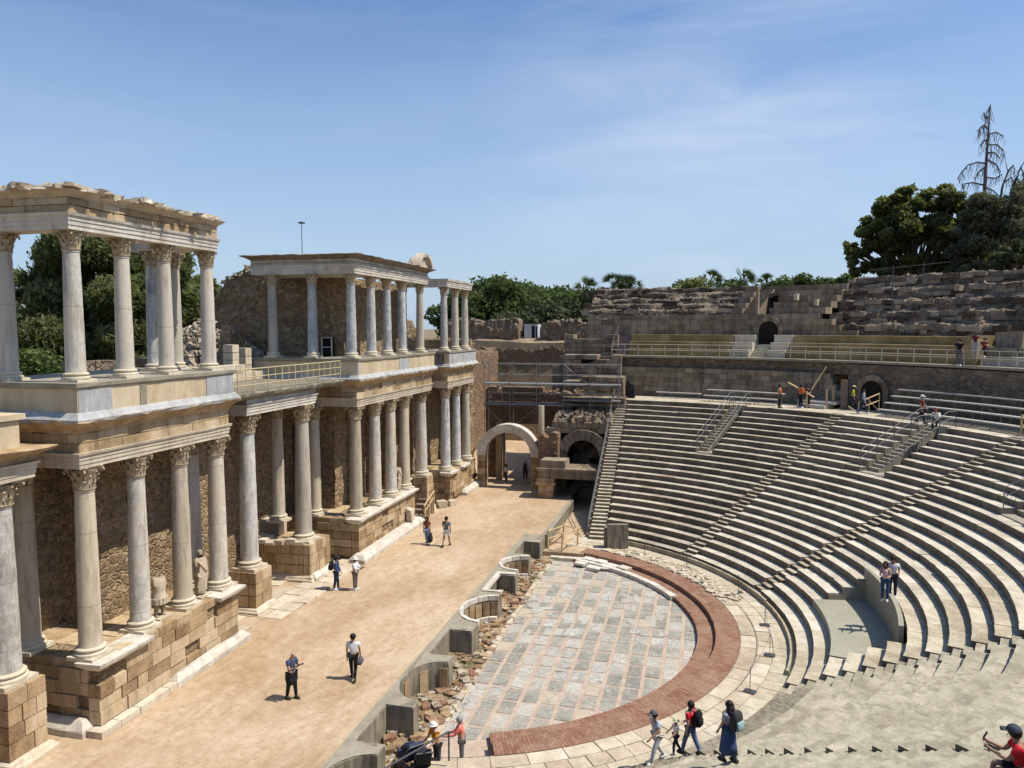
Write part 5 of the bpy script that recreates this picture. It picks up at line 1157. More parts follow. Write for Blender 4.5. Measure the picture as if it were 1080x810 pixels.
prof = [(1.3, 0), (1.3, 4.1)] + [(1.3 * math.cos(math.pi * k / n), 4.1 + 1.3 * math.sin(math.pi * k / n)) for k in range(1, n)] + [(-1.3, 4.1), (-1.3, 0)]
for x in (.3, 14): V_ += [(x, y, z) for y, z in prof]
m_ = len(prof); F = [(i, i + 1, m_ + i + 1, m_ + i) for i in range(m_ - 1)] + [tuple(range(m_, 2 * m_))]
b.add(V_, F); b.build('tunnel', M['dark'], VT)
b = MB(); b.box(-.15, .3, -2.35, -1.55, 4.7, 5.05, .6); b.box(-.1, .3, -2.25, -1.65, 0, 4.7, .5); b.build('side_pilaster', M['old_wall'], VT)
b = MB()
b.grid(lambda u, v: (.2 + 2.6 * u, -2.3 + 4.8 * v, 6.75 + .9 * u + .35 * nz(u * 5, v * 9, 3) + .18 * nz(u * 14, v * 26, 5)), 24, 44)
for k in range(60): b.stone((.3 + rnd.random() * 2.2, rnd.uniform(-2.2, 2.3), 7.0 + rnd.random() * .5), rnd.uniform(.15, .4), rnd.uniform(.3, .7))
b.build('rubble_crown', M['ruin'], VT)
b = MB(); b.box(57.85, 60.2, 6.6, 10.9, 1.75, 2.2, .4); tag(b.build('passage_slab', M['old_wall']), 'flat stone slab roofing the dark passage behind the beam', 'slab')
for i, (x, y0, y1, z, l) in enumerate(((63.5, 11.5, 6.2, 7.2, 'broken masonry step just above the vault crown'), (65.8, 11.8, 6.6, 8.8, 'second broken masonry step above the vault'), (68.2, 12.2, 7.0, 10.6, 'third broken masonry step, below the block wall end'), (70.8, 12.6, 7.6, 12.4, 'highest broken masonry step at the left end of the upper wall'))):
    b = MB(); b.ashlar((x, y0), (x, y1), 0 if i == 0 else z - 4, z, 2.4, .42, .9, jd=.18, miss=.06, tone=(.1, .8), top=lambda s, z=z: z - .1 + .7 * nz(s * .8, z)); tag(b.build('broken_masonry', M['old_wall']), l, 'ruin')
# scaffolding
ragged_wall('yard_side_wall', 'brown rubble wall between the end of the stage wall and the scaffolding', (60.9, 23.4), (88, 23.4), 1.0, -.2, lambda s: 10.4 + .8 * nz(s * .5, 3), 'rubble_red', nvv=30)
S = empty('scaffolding', (62.4, 12.5, 0), 0, 'grey metal scaffolding over the pale arch and the passage', 'scaffolding')
ys = [5.4, 3.2, .9, -1.4, -3.6, -5.9]
for x in (0, 1.3):
    for y in ys: b = MB(); b.tube([(x, y, 4.2 if y > -1 else 5.6), (x, y, 10.2)], .028, 5); b.build('standard', M['scaf'], S)
for z in (6.7, 7.5, 8.3, 9.1, 10.0):
    for x in (0, 1.3): b = MB(); b.tube([(x, 5.5, z), (x, -6.0, z)], .024, 5); b.build('ledger', M['scaf'], S)
for y0, y1, z0, z1 in ((5.4, 3.2, 6.5, 4.4), (5.4, 3.2, 10., 8.4), (-1.4, -3.6, 10., 8.3), (.9, 3.2, 6.4, 4.4)): b = MB(); b.tube([(-.04, y0, z0), (-.04, y1, z1)], .026, 5); b.build('brace', M['scaf'], S)
for y0, y1, z in ((-1.4, 5.5, 6.55), (-6, -1.2, 7.0), (-6, 5.5, 8.32)): b = MB(); b.box(0, 1.3, y0, y1, z, z + .06, .5); b.build('deck', M['scaf'], S)
b = MB(); b.lathe([(.3, 0), (.26, .1), (.24, 3.0)], 12, (62.0, 12.9, 3.6), .6); tag(b.build('column_stump', M['ashlar_pale']), 'pale column stump standing under the scaffolding deck', 'column')
# yard wall, earth bank and far ruins
ragged_wall('yard_wall', 'sunlit stone wall at the back of the yard seen through the arch', (87.6, 31), (87.6, 3), 1.0, -.2, lambda s: 10.6 + .5 * nz(s * .4, 9), 'rubble_red', nvv=40)
b = MB(); b.grid(lambda u, v: (87.9 + 12 * u, 4 + 27 * v, 10.4 + 1.5 * u + .25 * nz(u * 6, v * 14, 1)), 20, 40); tag(b.build('earth_bank', M['earth_pale']), kind='structure')
ragged_wall('far_ruin_wall', 'eroded low ruin wall on the left behind the scaffolding', (97, 33), (97, 23.2), 2.2, 11.3, lambda s: 14.1 + .5 * nz(s * .5, 2), 'ruin', amp=.22)
ragged_wall('far_ruin_wall', 'eroded low ruin wall on the right, next to the upper block wall', (96, 20.2), (96, 12.6), 2.5, 11.3, lambda s: 14.0 + .5 * nz(s * .6, 8) - .8 * smooth(1.2, 0, s), 'ruin', amp=.25)
H_ = empty('white_hut', (98, 21.8, 11.6), 0, 'small white cabin between the two far ruin walls', 'cabin'); b = MB(); b.box(0, 2, -.9, .9, 0, 1.9, .8); b.build('wall', M['white_hut'], H_); b = MB(); b.box(-.02, 0.0, -.5, -.1, 0, 1.7, .1); b.box(-.02, 0, -.8, -.62, .1, 1.6, .1); b.build('door', M['dark'], H_)
for y, z, x in ((14.2, 11, 90), (10.8, 11.2, 89)):
    ragged_wall('brick_stub', 'reddish brick stub on the earth bank' + (' nearer the block wall' if y < 12 else ' above the scaffolding'), (x, y + 1.5), (x, y - .8), 1.2, 8.5, (lambda z_: (lambda s: z_ + .4 * nz(s * 2, z_)))(z), 'rubble_red', nvv=10)
ragged_wall('middle_ruin_wall', 'broken stone wall rising behind the scaffolding decks', (76, 20), (76, 10.5), 1.6, 0, lambda s: 6.9 + 1.2 * nz(s * .5, 5) + 1.6 * smooth(4.5, 8, s), 'rubble_red', nvv=26) if False else None
# ------------------------------------------------------------------ trees
def leaf_mesh(name, mat, C, size, nrm_up=.3, seed=0, tones=None, parent=None, aspect=1.6, droop=0.):
    # C: (n,3) leaf centres -> one mesh of n small quads with a light/dark tone per leaf
    g = np.random.default_rng(seed); n = len(C); d = g.normal(size=(n, 3)); d[:, 2] += nrm_up; d /= np.linalg.norm(d, axis=1)[:, None]
    u = np.cross(d, g.normal(size=(n, 3))); u /= np.linalg.norm(u, axis=1)[:, None]; w = np.cross(d, u)
    if droop: u[:, 2] -= droop; 
    s = size * g.uniform(.55, 1.3, n)[:, None]; u *= s * .5 * aspect; w *= s * .5
    V = np.stack([C - u - w * .5, C + u * .1 - w, C + u * 1.1, C + u * .1 + w], 1).reshape(-1, 3)
    me = bpy.data.meshes.new(name); me.vertices.add(4 * n); me.vertices.foreach_set('co', V.ravel()); me.loops.add(4 * n); me.loops.foreach_set('vertex_index', np.arange(4 * n, dtype=np.int32))
    me.polygons.add(n); me.polygons.foreach_set('loop_start', np.arange(0, 4 * n, 4, dtype=np.int32)); me.polygons.foreach_set('loop_total', np.full(n, 4, dtype=np.int32))
    at = me.attributes.new('tone', 'FLOAT', 'FACE'); at.data.foreach_set('value', (np.clip(tones if tones is not None else g.random(n), 0, 1)).astype(np.float32))
    me.materials.append(mat); me.update(); me.validate()
    o = bpy.data.objects.new(name, me); col.objects.link(o)
    if parent: o.parent = parent
    return o
def crown_points(g, blobs, per, shell=.55, flat=1.):
    P = []; T = []
    for (x, y, z, r_) in blobs:
        n = int(per * r_ * r_); d = g.normal(size=(n, 3)); d /= np.linalg.norm(d, axis=1)[:, None]
        k = r_ * (shell + (1 - shell) * g.random(n) ** .6) * (1 + .22 * g.normal(size=n) * .5)
        q = d * k[:, None]; q[:, 2] *= flat; P.append(q + np.array([x, y, z]))
        T.append(.42 + .30 * d[:, 2] + .16 * g.normal(size=n) + .12 * g.normal())  # leaf tone rises toward each clump's top, painted as top light
    return np.concatenate(P), np.concatenate(T)
def tree(name, label, x, y, z, h, w, kind, mat, seed, per=150, leaf=.30, nb=26, trunk=True, group=None, base=.25, limbs=7):
    g = np.random.default_rng(seed); o = empty(name, (x, y, z), 0, label, 'tree', group); B = []
    for k in range(nb):
        a = g.uniform(0, 2 * math.pi); t = g.random()
        if kind == 'broad': zz = base + (1 - base) * t; rad = w * .5 * math.sin(math.pi * min(1, .12 + .80 * t)) ** .7; r_ = w * g.uniform(.13, .24)
        elif kind == 'cone': zz = base + (1 - base) * t; rad = w * .5 * (1.05 - t) ** .75; r_ = w * g.uniform(.12, .2) * (1.2 - .6 * t)
        elif kind == 'cone2': zz = base + (1 - base) * t; rad = w * .5 * min(1, (1.06 - t) * 2.0) ** .8; r_ = w * g.uniform(.10, .17)
        elif kind == 'pine': zz = base + (1 - base) * (.25 + .75 * t) ; rad = w * .5 * math.sqrt(max(.03, 1 - ((zz - base) / (1 - base)) ** 2.4)); r_ = w * g.uniform(.09, .16)
        else: zz = base + (1 - base) * t; rad = w * .45; r_ = w * g.uniform(.16, .28)
        q = rad * g.uniform(.45, 1.0); B.append((q * math.cos(a), q * math.sin(a), h * zz - r_ * .7 if zz > .9 else h * zz, r_))
    P, T = crown_points(g, B, per, .5, .72 if kind == 'pine' else .9)
    leaf_mesh('crown', M[mat], P, leaf, .5, seed, T + .18 * (P[:, 2] / h - .6), o, aspect=2.6 if kind in ('cone2', 'pine') else 1.6, droop=.45 if kind == 'cone2' else 0)  # tone also rises with crown height, more painted top light
    if trunk:
        b = MB(); tw = max(.12, w * .028); top = h * (base + .35 * (1 - base)); b.tube([(0, 0, -1), (.1, .05, top * .35), (-.05, .1, top * .7), (.1, 0, top)], [tw * 1.3, tw, tw * .8, tw * .5], 8)
        for k in range(limbs):
            q = B[k % len(B)]; z0 = top * g.uniform(.55, .98); m_ = (q[0] * .45, q[1] * .45, z0 + (q[2] - z0) * .65); b.tube([(0, 0, z0), m_, (q[0] * .95, q[1] * .95, q[2])], [tw * .5, tw * .3, tw * .12], 5)
        b.build('trunk', M['bark'], o)
    return o
# behind the near block
def at_uv(u, v, d):
    a = math.atan((u - 540) / 811.); hd = R(13.9) - a; dep = d * math.cos(a); return d * math.cos(hd), d * math.sin(hd), 13 + (346 - v) / 811 * dep
def tree_uv(name, label, u, d, top, w, *a, **k):
    x, y, z = at_uv(u, top, d); return tree(name, label, x, y, 7.0, z - 7.0, w, *a, **k)
tree_uv('conifer', 'big dark drooping conifer seen between the first and third upper columns of the near block', 98, 74, 236, 12.5, 'cone2', 'leaf_cypress', 11, 520, .21, 70, base=.10)
tree_uv('conifer', 'second dark conifer filling the gap left of the third upper column', 152, 84, 238, 11, 'cone2', 'leaf_cypress', 12, 460, .22, 55, base=.08)
tree_uv('pine', 'dark pine behind the fourth upper column, left of the broken wall', 210, 92, 290, 10, 'pine', 'leaf_pine', 13, 360, .24, 44, base=.15)
tree_uv('broad_tree', 'bluish green tree at the far left behind the leftmost upper column', 16, 96, 322, 8, 'broad', 'leaf_olive', 14, 150, .34, 30)
tree_uv('broad_tree', 'mid green tree low behind the small house', 52, 108, 346, 13, 'broad', 'leaf_broad', 15, 130, .34, 30, base=.1)
for i, (x, y, h, w, l) in enumerate(((34, 37.0, 4.6, 4.2, 'light green shrub left of the second upper column, before the small house'), (32.0, 31.8, 3.4, 3.0, 'yellow-green shrub low at the left by the parapet of the near block'), (37, 33.2, 3.2, 3.0, 'pale leafy shrub between the first and second upper columns'), (40.0, 34.8, 2.9, 3.4, 'pale leafy shrub right of the second upper column'))):
    tree('shrub', l, x, y, 7.0, h, w, 'bush', 'leaf_bush', 30 + i, 420, .17, 26, False, 'shrubs behind the near block', .2)
b = MB()
for k in range(90): b.stone((rnd.uniform(32, 44), rnd.uniform(29, 33), 7.2 + rnd.random() * 2.4), rnd.uniform(.3, .8), rnd.uniform(.3, .9))
tag(b.build('stone_heap', M['rubble_pale']), 'heap of pale stones behind the near block parapet', 'rubble heap', kind='stuff')
HS = empty('small_house', (62, 71, 7), R(20), 'small cream house with a tiled roof behind the shrubs on the left', 'house'); b = MB(); b.box(-4.5, 4.5, -3, 3, 0, 3.6, .6); b.build('wall', M['buff'], HS)
b = MB(); b.hexa([(-5, -3.6, 3.6), (5, -3.6, 3.6), (5, 3.6, 3.6), (-5, 3.6, 3.6), (-5, -.1, 5.0), (5, -.1, 5.0), (5, .1, 5.0), (-5, .1, 5.0)]); b.build('roof', M['rubble_red'], HS)
for y_ in (-1.2, 1.2): b = MB(); b.box(-4.53, -4.48, y_ - .5, y_ + .5, 1.1, 2.6, .3); b.build('window', M['dark'], HS)
b = MB(); b.box(-2, -1, -3.04, -2.99, 1.0, 2.6); b.build('window', M['dark'], HS)
b = MB(); b.lathe([(.06, 0), (.04, 18.6), (.02, 18.9)], 6, (0, 0, 0), .3); mx_, my_, mz_ = at_uv(320, 236, 95); LP = empty('floodlight_mast', (mx_, my_, mz_ - 18.8), 0, 'thin tall lamp mast standing above the roof slab of the far block', 'lamp mast'); b.build('mast', M['steel_dark'], LP)
b = MB(); b.box(-.3, .3, -.3, .3, 18.65, 18.8, .3); b.build('lamp_head', M['steel_dark'], LP)
# tree line behind the far ruins
for i, (u, d, top, w, mat, l) in enumerate(((500, 128, 316, 13, 'leaf_broad', 'green tree just right of the upper columns of the end block'), (519, 120, 318, 9, 'leaf_broad', 'low green tree between the end block and the tallest tree'), (537, 122, 301, 13, 'leaf_broad', 'tallest green tree of the line behind the far ruins'), (563, 126, 309, 13, 'leaf_broad', 'rounded green tree right of the tallest one behind the far ruins'), (584, 128, 313, 12, 'leaf_broad', 'middle tree of the line behind the far ruins'), (600, 124, 314, 10, 'leaf_broad', 'dense green tree left of the palms behind the far ruins'), (548, 112, 338, 9, 'leaf_olive', 'low olive-toned tree before the tree line, above the white cabin'), (590, 112, 329, 10, 'leaf_olive', 'low olive-toned tree before the tree line, above the right far ruin'), (613, 116, 318, 7, 'leaf_broad', 'yellow-green tree under the first palm'))):
    hd = R(13.9) - math.atan((u - 540) / 811.); X, Y = d * math.cos(hd), d * math.sin(hd); dep = d * math.cos(math.atan((u - 540) / 811.)); zt = 13 + (346 - top) / 811 * dep
    tree('broad_tree', l, X, Y, 10.8, zt - 10.8 + .6, w, 'broad', mat, 50 + i, 100, .42, 34, True, 'trees behind the far ruins', .12)
def palm(label, u, d, top, s=1., seed=0):
    g = random.Random(seed); hd = R(13.9) - math.atan((u - 540) / 811.); X, Y = d * math.cos(hd), d * math.sin(hd); dep = d * math.cos(math.atan((u - 540) / 811.)); zt = 13 + (346 - top) / 811 * dep - 1.2 * s
    o = empty('palm_tree', (X, Y, 10.5), 0, label, 'tree', 'palms on the skyline'); H = zt - 10.5; b = MB(); b.tube([(0, 0, -.5), (.1, 0, H * .5), (0, .1, H)], [.34 * s, .26 * s, .22 * s], 8); b.build('trunk', M['bark'], o)
    b = MB()
    for k in range(30):
        a = g.uniform(0, 6.28); el = g.uniform(-1.1, 1.5); L = s * g.uniform(.75, 1.1); ca, sa = math.cos(a), math.sin(a)
        hub = Vector((ca * math.cos(el), sa * math.cos(el), math.sin(el) * .95)) * L + Vector((0, 0, H - .15 * max(0, -el)))
        b.tube([(0, 0, H), tuple(hub)], .03, 4, .3); rad = (hub - Vector((0, 0, H))).normalized(); side = rad.cross(Vector((g.gauss(0, 1), g.gauss(0, 1), g.gauss(0, 1)))).normalized()
        for q in range(11):
            t = -.8 + 1.6 * q / 10; d_ = (rad * math.cos(t) + side * math.sin(t)); tip = hub + d_ * (1.15 * s) + Vector((0, 0, -.16 * s - .08 * s * abs(t))); n_ = side * math.cos(t) - rad * math.sin(t)
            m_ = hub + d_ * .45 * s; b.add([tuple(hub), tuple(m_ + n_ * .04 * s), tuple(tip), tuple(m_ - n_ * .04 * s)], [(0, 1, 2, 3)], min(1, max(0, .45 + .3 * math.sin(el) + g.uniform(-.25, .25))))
    b.build('fronds', M['leaf_palm'], o)
for i, (u, d, t, s, l) in enumerate(((617, 112, 297, 1.25, 'palm left of the eroded skyline bank, rising from the tree line'), (646, 112, 292, 1.15, 'left palm of the close pair above the eroded bank'), (655, 114, 293, 1.05, 'middle palm crown above the left end of the eroded bank'), (663, 112, 295, 1.1, 'right palm of the close pair above the eroded bank'), (747, 115, 288, 1.1, 'palm right of the dark tree clump above the eroded bank'), (780, 112, 287, 1.15, 'palm just left of the restored skyline tiers'), (806, 118, 292, 1.0, 'palm above the notch of the skyline tiers'))): palm(l, u, d, t, s, i)
for i, (u, d, t, w, mat, l) in enumerate(((709, 110, 299, 5, 'leaf_pine', 'small dark tree clump on the skyline, left of two'), (730, 110, 295, 8, 'leaf_pine', 'dark tree clump on the skyline beside a palm'), (772, 118, 299, 8, 'leaf_broad', 'green tuft behind the right end of the eroded bank'), (834, 112, 291, 7, 'leaf_broad', 'light green tree top behind the restored tiers'), (858, 114, 295, 4, 'leaf_broad', 'tiny green tree top behind the restored tiers'), (882, 110, 291, 6, 'leaf_broad', 'green tree top touching the big pine on its left'))):
    hd = R(13.9) - math.atan((u - 540) / 811.); dep = d * math.cos(math.atan((u - 540) / 811.)); zt = 13 + (346 - t) / 811 * dep
    tree('broad_tree', l, d * math.cos(hd), d * math.sin(hd), 9.5, zt - 9.5 + .3, w, 'broad', mat, 70 + i, 150, .32, 24, True, 'tree tops on the skyline', .2)
# the big pines on the right
def at_uv(u, v, d):
    a = math.atan((u - 540) / 811.); hd = R(13.9) - a; dep = d * math.cos(a); return d * math.cos(hd), d * math.sin(hd), 13 + (346 - v) / 811 * dep
def blob_tree(name, label, u0, d, spots, mat, seed, per, leaf, ground=9.5, trunk=True):
    x, y, _ = at_uv(u0, 346, d); o = empty(name, (x, y, ground), 0, label, 'tree'); g = np.random.default_rng(seed); B = []
    fx, fy = math.cos(R(13.9) - math.atan((u0 - 540) / 811)), math.sin(R(13.9) - math.atan((u0 - 540) / 811))
    for u, v, r_ in spots:
        X, Y, Z = at_uv(u, v, d); R_ = r_ * d / 811 
        for k in range(13):
            k1, k2, k3 = g.uniform(-.75, .75, 3); dd = g.uniform(-1, 1) * R_ * 1.3
            B.append((X - x + fx * dd + fy * k1 * R_, Y - y + fy * dd - fx * k1 * R_, Z - ground + k3 * R_ * .7, R_ * g.uniform(.24, .44)))
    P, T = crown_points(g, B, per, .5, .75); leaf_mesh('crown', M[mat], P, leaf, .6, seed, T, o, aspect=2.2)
    if trunk:
        b = MB(); zt = np.mean([q[2] for q in B]); b.tube([(0, 0, -2), (.2, .2, zt * .6), (0, 0, zt)], [.55, .45, .25], 8)
        for k in range(0, len(B), 4): q = B[k]; b.tube([(0, 0, zt * .55), (q[0] * .5, q[1] * .5, zt * .6 + (q[2] - zt * .6) * .5), q[:3]], [.22, .15, .05], 5)
        b.build('trunk', M['bark'], o)
blob_tree('stone_pine', 'broad dark umbrella pine on the right skyline', 960, 82, [(900, 272, 13), (893, 262, 7), (908, 283, 13), (925, 262, 20), (918, 240, 17), (938, 224, 20), (958, 216, 20), (980, 212, 18), (1000, 216, 16), (945, 252, 24), (968, 245, 24), (990, 250, 22), (930, 283, 14), (955, 282, 16), (980, 283, 16), (1005, 240, 16), (1018, 222, 12), (1000, 278, 16), (1015, 270, 14)], 'leaf_pine', 91, 420, .24)
blob_tree('dry_conifer', 'grey half-dead conifer with drooping foliage beside the umbrella pine', 1030, 78, [(1012, 282, 14), (1025, 288, 14), (1000, 290, 12), (1020, 240, 20), (1035, 225, 20), (1050, 215, 18), (1045, 250, 22), (1060, 235, 18), (1030, 270, 20), (1062, 265, 18), (1010, 262, 14)], 'leaf_grey', 92, 260, .20, trunk=False)
blob_tree('dark_pine', 'dark pine at the right edge behind the half-dead conifer', 1080, 92, [(1078, 200, 14), (1090, 215, 26), (1075, 235, 20), (1065, 275, 24), (1040, 282, 20), (1085, 255, 28), (1100, 240, 26), (1072, 218, 12)], 'leaf_pine', 93, 340, .27)
blob_tree('olive_tree', 'light olive-green tree top at the right edge above the ruin bank', 1062, 70, [(1048, 275, 9), (1062, 268, 12), (1076, 262, 12), (1085, 272, 14), (1055, 284, 10)], 'leaf_olive', 94, 330, .22)
def dead_tree(label, spec, branches, seed):
    g = random.Random(seed); d = 78; x, y, _ = at_uv(spec[0][0], 346, d); o = empty('dead_conifer', (x, y, 9.5), 0, label, 'tree')
    def W_(u, v, off=0): X, Y, Z = at_uv(u, v, d); return (X - x + off, Y - y + off * .3, Z - 9.5)
    b = MB(); b.tube([W_(u, v) for u, v, r_ in spec], [r_ * .62 for u, v, r_ in spec], 7); b.build('trunk', M['dead_wood'], o); b = MB()
    for pts in branches:
        off = g.uniform(-1, 1); P = [Vector(W_(u, v, off * k / len(pts))) for k, (u, v) in enumerate(pts)]; b.tube(P, [.065 * (1 - k / (len(P) + .5)) + .012 for k in range(len(P))], 5)
        for p, q in zip(P[:-1], P[1:]):                   # hanging dry twigs
            for k in range(7):
                w = p.lerp(q, k / 7) ; l = g.uniform(.4, 1.5); b.tube([w, w + Vector((g.uniform(-.2, .2), g.uniform(-.3, .3), -l * .5)), w + Vector((g.uniform(-.3, .3), g.uniform(-.35, .35), -l))], [.025, .018, .008], 3)
    b.build('branches', M['dead_wood'], o)
br = [[(1030, 176), (1020, 175), (1010, 178), (1003, 185), (998, 193)], [(1029, 198), (1015, 196), (1004, 198), (1000, 200)], [(1030, 140), (1024, 138), (1019, 141), (1015, 145)], [(1030, 147), (1037, 145), (1043, 150)], [(1030, 157), (1040, 157), (1046, 162), (1048, 168)], [(1030, 165), (1036, 166), (1038, 172)], [(1031, 172), (1038, 177), (1042, 186)], [(1030, 180), (1024, 183), (1018, 192)], [(1031, 190), (1038, 192), (1043, 188)], [(1030, 152), (1026, 153), (1024, 158)], [(1031, 130), (1026, 128), (1025, 124)], [(1031, 120), (1034, 117), (1036, 118)], [(1030, 205), (1020, 208), (1012, 215)], [(1030, 200), (1038, 204), (1046, 212)]]
dead_tree('tall bare dead conifer rising above the pines on the right skyline', [(1030, 300, .45), (1029.5, 240, .32), (1030, 180, .2), (1031, 140, .12), (1032, 116, .04)], br, 3)
dead_tree('bare arching dead branch tip right of the tall dead conifer', [(1046, 300, .3), (1044, 240, .22), (1048, 200, .14), (1053, 184, .07), (1050, 174, .03)], [[(1053, 184), (1057, 178), (1057, 186)], [(1050, 195), (1056, 190), (1058, 200)]], 4)
dead_tree('bare curved dead tree tip at the right edge of the photo', [(1066, 300, .3), (1058, 240, .2), (1060, 200, .14), (1066, 180, .08), (1072, 171, .05), (1082, 170, .03)], [[(1066, 180), (1070, 186), (1071, 193)], [(1072, 171), (1076, 178), (1077, 186)], [(1064, 188), (1062, 193), (1061, 200)]], 5)
# ------------------------------------------------------------------ people
CL = {}
def cl(c):
    if c not in CL: CL[c] = cloth('cloth', c)
    return CL[c]
SKIN = [plain('skin_light', (.52, .31, .22), .55, 0, .06), plain('skin_tan', (.36, .20, .13), .55, 0, .06)]
HAIRM = {'dark': plain('dark_hair', (.018, .013, .010), .6), 'brown': plain('brown_hair', (.06, .032, .018), .6), 'grey': plain('grey_hair', (.33, .32, .31), .7), 'red': plain('reddish_hair', (.12, .04, .025), .6)}
def person(label, loc, yaw, h=1.72, top=(.6, .6, .6), legs=(.03, .03, .05), sleeve='short', shorts=False, hair='dark', longhair=False, hat=None, cap=None, armL=(5, 8, 15), armR=(5, 8, 15), legL=(0, 0), legR=(0, 0), lean=0, sit=False, skin=0, vest=None, skirt=None, female=False, headturn=0, bald=False, nod=0, seat=.45):
    o = empty('person', loc, R(yaw), label, 'person'); s = h / 1.72; J = {}; RX = lambda v, a: Vector((v.x, v.y * math.cos(a) - v.z * math.sin(a), v.y * math.sin(a) + v.z * math.cos(a)))
    # local frame: +Y is forward
    hz = (seat + .10) / s if sit else .93
    root = Vector((0, 0, hz)); up = lambda z, y=0, x=0: root + RX(Vector((x, y, z)), R(-lean))
    sw = .185 if not female else .165
    pel, sp, ch, nk = root, up(.18), up(.40), up(.55)
    S = {}
    for sd, nm, arm in ((-1, 'l', armL), (1, 'r', armR)):
        sh = up(.47, 0, sd * sw); sw_, ab, el = [R(a) for a in arm]
        d = Vector((sd * math.sin(ab), math.sin(sw_) * math.cos(ab), -math.cos(sw_) * math.cos(ab))); e = sh + d * .285
        a2 = sw_ + el; d2 = Vector((sd * math.sin(ab) * .5 - sd * .25 * math.sin(el), math.sin(a2), -math.cos(a2))).normalized(); w = e + d2 * .245
        S[nm] = (sh, e, w, d2)
    Lg = {}
    for sd, nm, lg in ((-1, 'l', legL), (1, 'r', legR)):
        hp = root + Vector((sd * .095, 0, -.02)); a, k = R(lg[0]), R(lg[1])
        if sit: a, k = R(85 + lg[0]), R(80 + lg[1])
        kn = hp + Vector((sd * .01, math.sin(a), -math.cos(a))) * .42; an = kn + Vector((0, math.sin(a - k), -math.cos(a - k))) * .41; Lg[nm] = (hp, kn, an)
    lo = min(Lg['l'][2].z, Lg['r'][2].z) - .07
    dz = Vector((0, 0, -lo if not sit else 0)); V_ = lambda p: tuple((p + dz) * s)
    fwd = RX(Vector((0, 1, 0)), R(-lean - nod)); hd = nk + RX(Vector((0, .012, .13)), R(-lean - nod))
    tx = Vector((math.sin(R(headturn)), 0, 0))
    J = {'pel': (V_(pel), .125 * s), 'sp': (V_(sp), .115 * s), 'ch': (V_(ch), .13 * s), 'nk': (V_(nk), .055 * s), 'jaw': (V_(hd + Vector((0, .02, -.045))), .068 * s), 'hd': (V_(hd + Vector((0, 0, .03))), .092 * s), 'tp': (V_(hd + Vector((0, -.01, .09))), .06 * s), 'nose': (V_(hd + Vector((0, .105, .0)) + tx * .02), .016 * s)}
    E = [('pel', 'sp'), ('sp', 'ch'), ('ch', 'nk'), ('nk', 'jaw'), ('jaw', 'hd'), ('hd', 'tp'), ('hd', 'nose')]
    for nm in 'lr':
        sh, e, w, d2 = S[nm]; q = 1 if nm == 'r' else -1
        J['s' + nm] = (V_(sh), .062 * s); J['e' + nm] = (V_(e), .042 * s); J['w' + nm] = (V_(w), .029 * s); pm = w + d2 * .085; J['p' + nm] = (V_(pm), .034 * s)
        E += [('ch', 's' + nm), ('s' + nm, 'e' + nm), ('e' + nm, 'w' + nm), ('w' + nm, 'p' + nm)]
        sd_ = d2.cross(Vector((1, 0, 0))).normalized()
        for f in range(4):
            off = (f - 1.5) * .019; b1 = pm + d2 * (.045 - .004 * abs(f - 1.3)) + sd_ * off; b2 = b1 + (d2 * .8 + Vector((-q * .5, 0, 0))).normalized() * (.036 - .004 * abs(f - 1.3)); J['f%d%s' % (f, nm)] = (V_(b1), .009 * s); J['g%d%s' % (f, nm)] = (V_(b2), .0075 * s); E += [('p' + nm, 'f%d%s' % (f, nm)), ('f%d%s' % (f, nm), 'g%d%s' % (f, nm))]
        J['t' + nm] = (V_(w + d2 * .07 + sd_ * .045), .010 * s); E.append(('w' + nm, 't' + nm))
        hp, kn, an = Lg[nm]; J['h' + nm] = (V_(hp), .092 * s); J['k' + nm] = (V_(kn), .058 * s); J['a' + nm] = (V_(an), .038 * s)
        E += [('pel', 'h' + nm), ('h' + nm, 'k' + nm), ('k' + nm, 'a' + nm)]
    skin_mesh('body', J, E, SKIN[skin], 1, o)
    K = {k: J[k] for k in ('pel', 'sp', 'ch')}; K = {'pel': (J['pel'][0], .142 * s), 'sp': (J['sp'][0], .135 * s), 'ch': (J['ch'][0], .152 * s), 'nk': (V_(nk + Vector((0, 0, -.05))), .075 * s)}; E2 = [('pel', 'sp'), ('sp', 'ch'), ('ch', 'nk')]
    for nm in 'lr':
        sh, e, w, d2 = S[nm]; K['s' + nm] = (V_(sh), .082 * s); E2.append(('ch', 's' + nm)); k = .62 if sleeve == 'short' else 1.; K['e' + nm] = (V_(sh.lerp(e, k)), .068 * s if sleeve == 'short' else .056 * s); E2.append(('s' + nm, 'e' + nm))
        if sleeve == 'long': K['w' + nm] = (V_(w), .043 * s); E2.append(('e' + nm, 'w' + nm))
    if sleeve == 'none':
        for k in ('sl', 'sr', 'el', 'er'): K.pop(k)
        E2 = E2[:3]
    skin_mesh('vest' if vest else 'shirt', K, E2, cl(vest or top), 1, o)
    K = {'pel': (V_(root + Vector((0, 0, .05))), .135 * s)}; E2 = []
    for nm in 'lr':
        hp, kn, an = Lg[nm]; K['h' + nm] = (V_(hp), .108 * s); E2.append(('pel', 'h' + nm))
        if shorts: K['k' + nm] = (V_(hp.lerp(kn, .8)), .095 * s); E2.append(('h' + nm, 'k' + nm))
        else:
            K['k' + nm] = (V_(kn), .075 * s); K['a' + nm] = (V_(kn.lerp(an, .96)), .058 * s); E2 += [('h' + nm, 'k' + nm), ('k' + nm, 'a' + nm)]
    skin_mesh('shorts' if shorts else 'trousers', K, E2, cl(legs), 1, o)
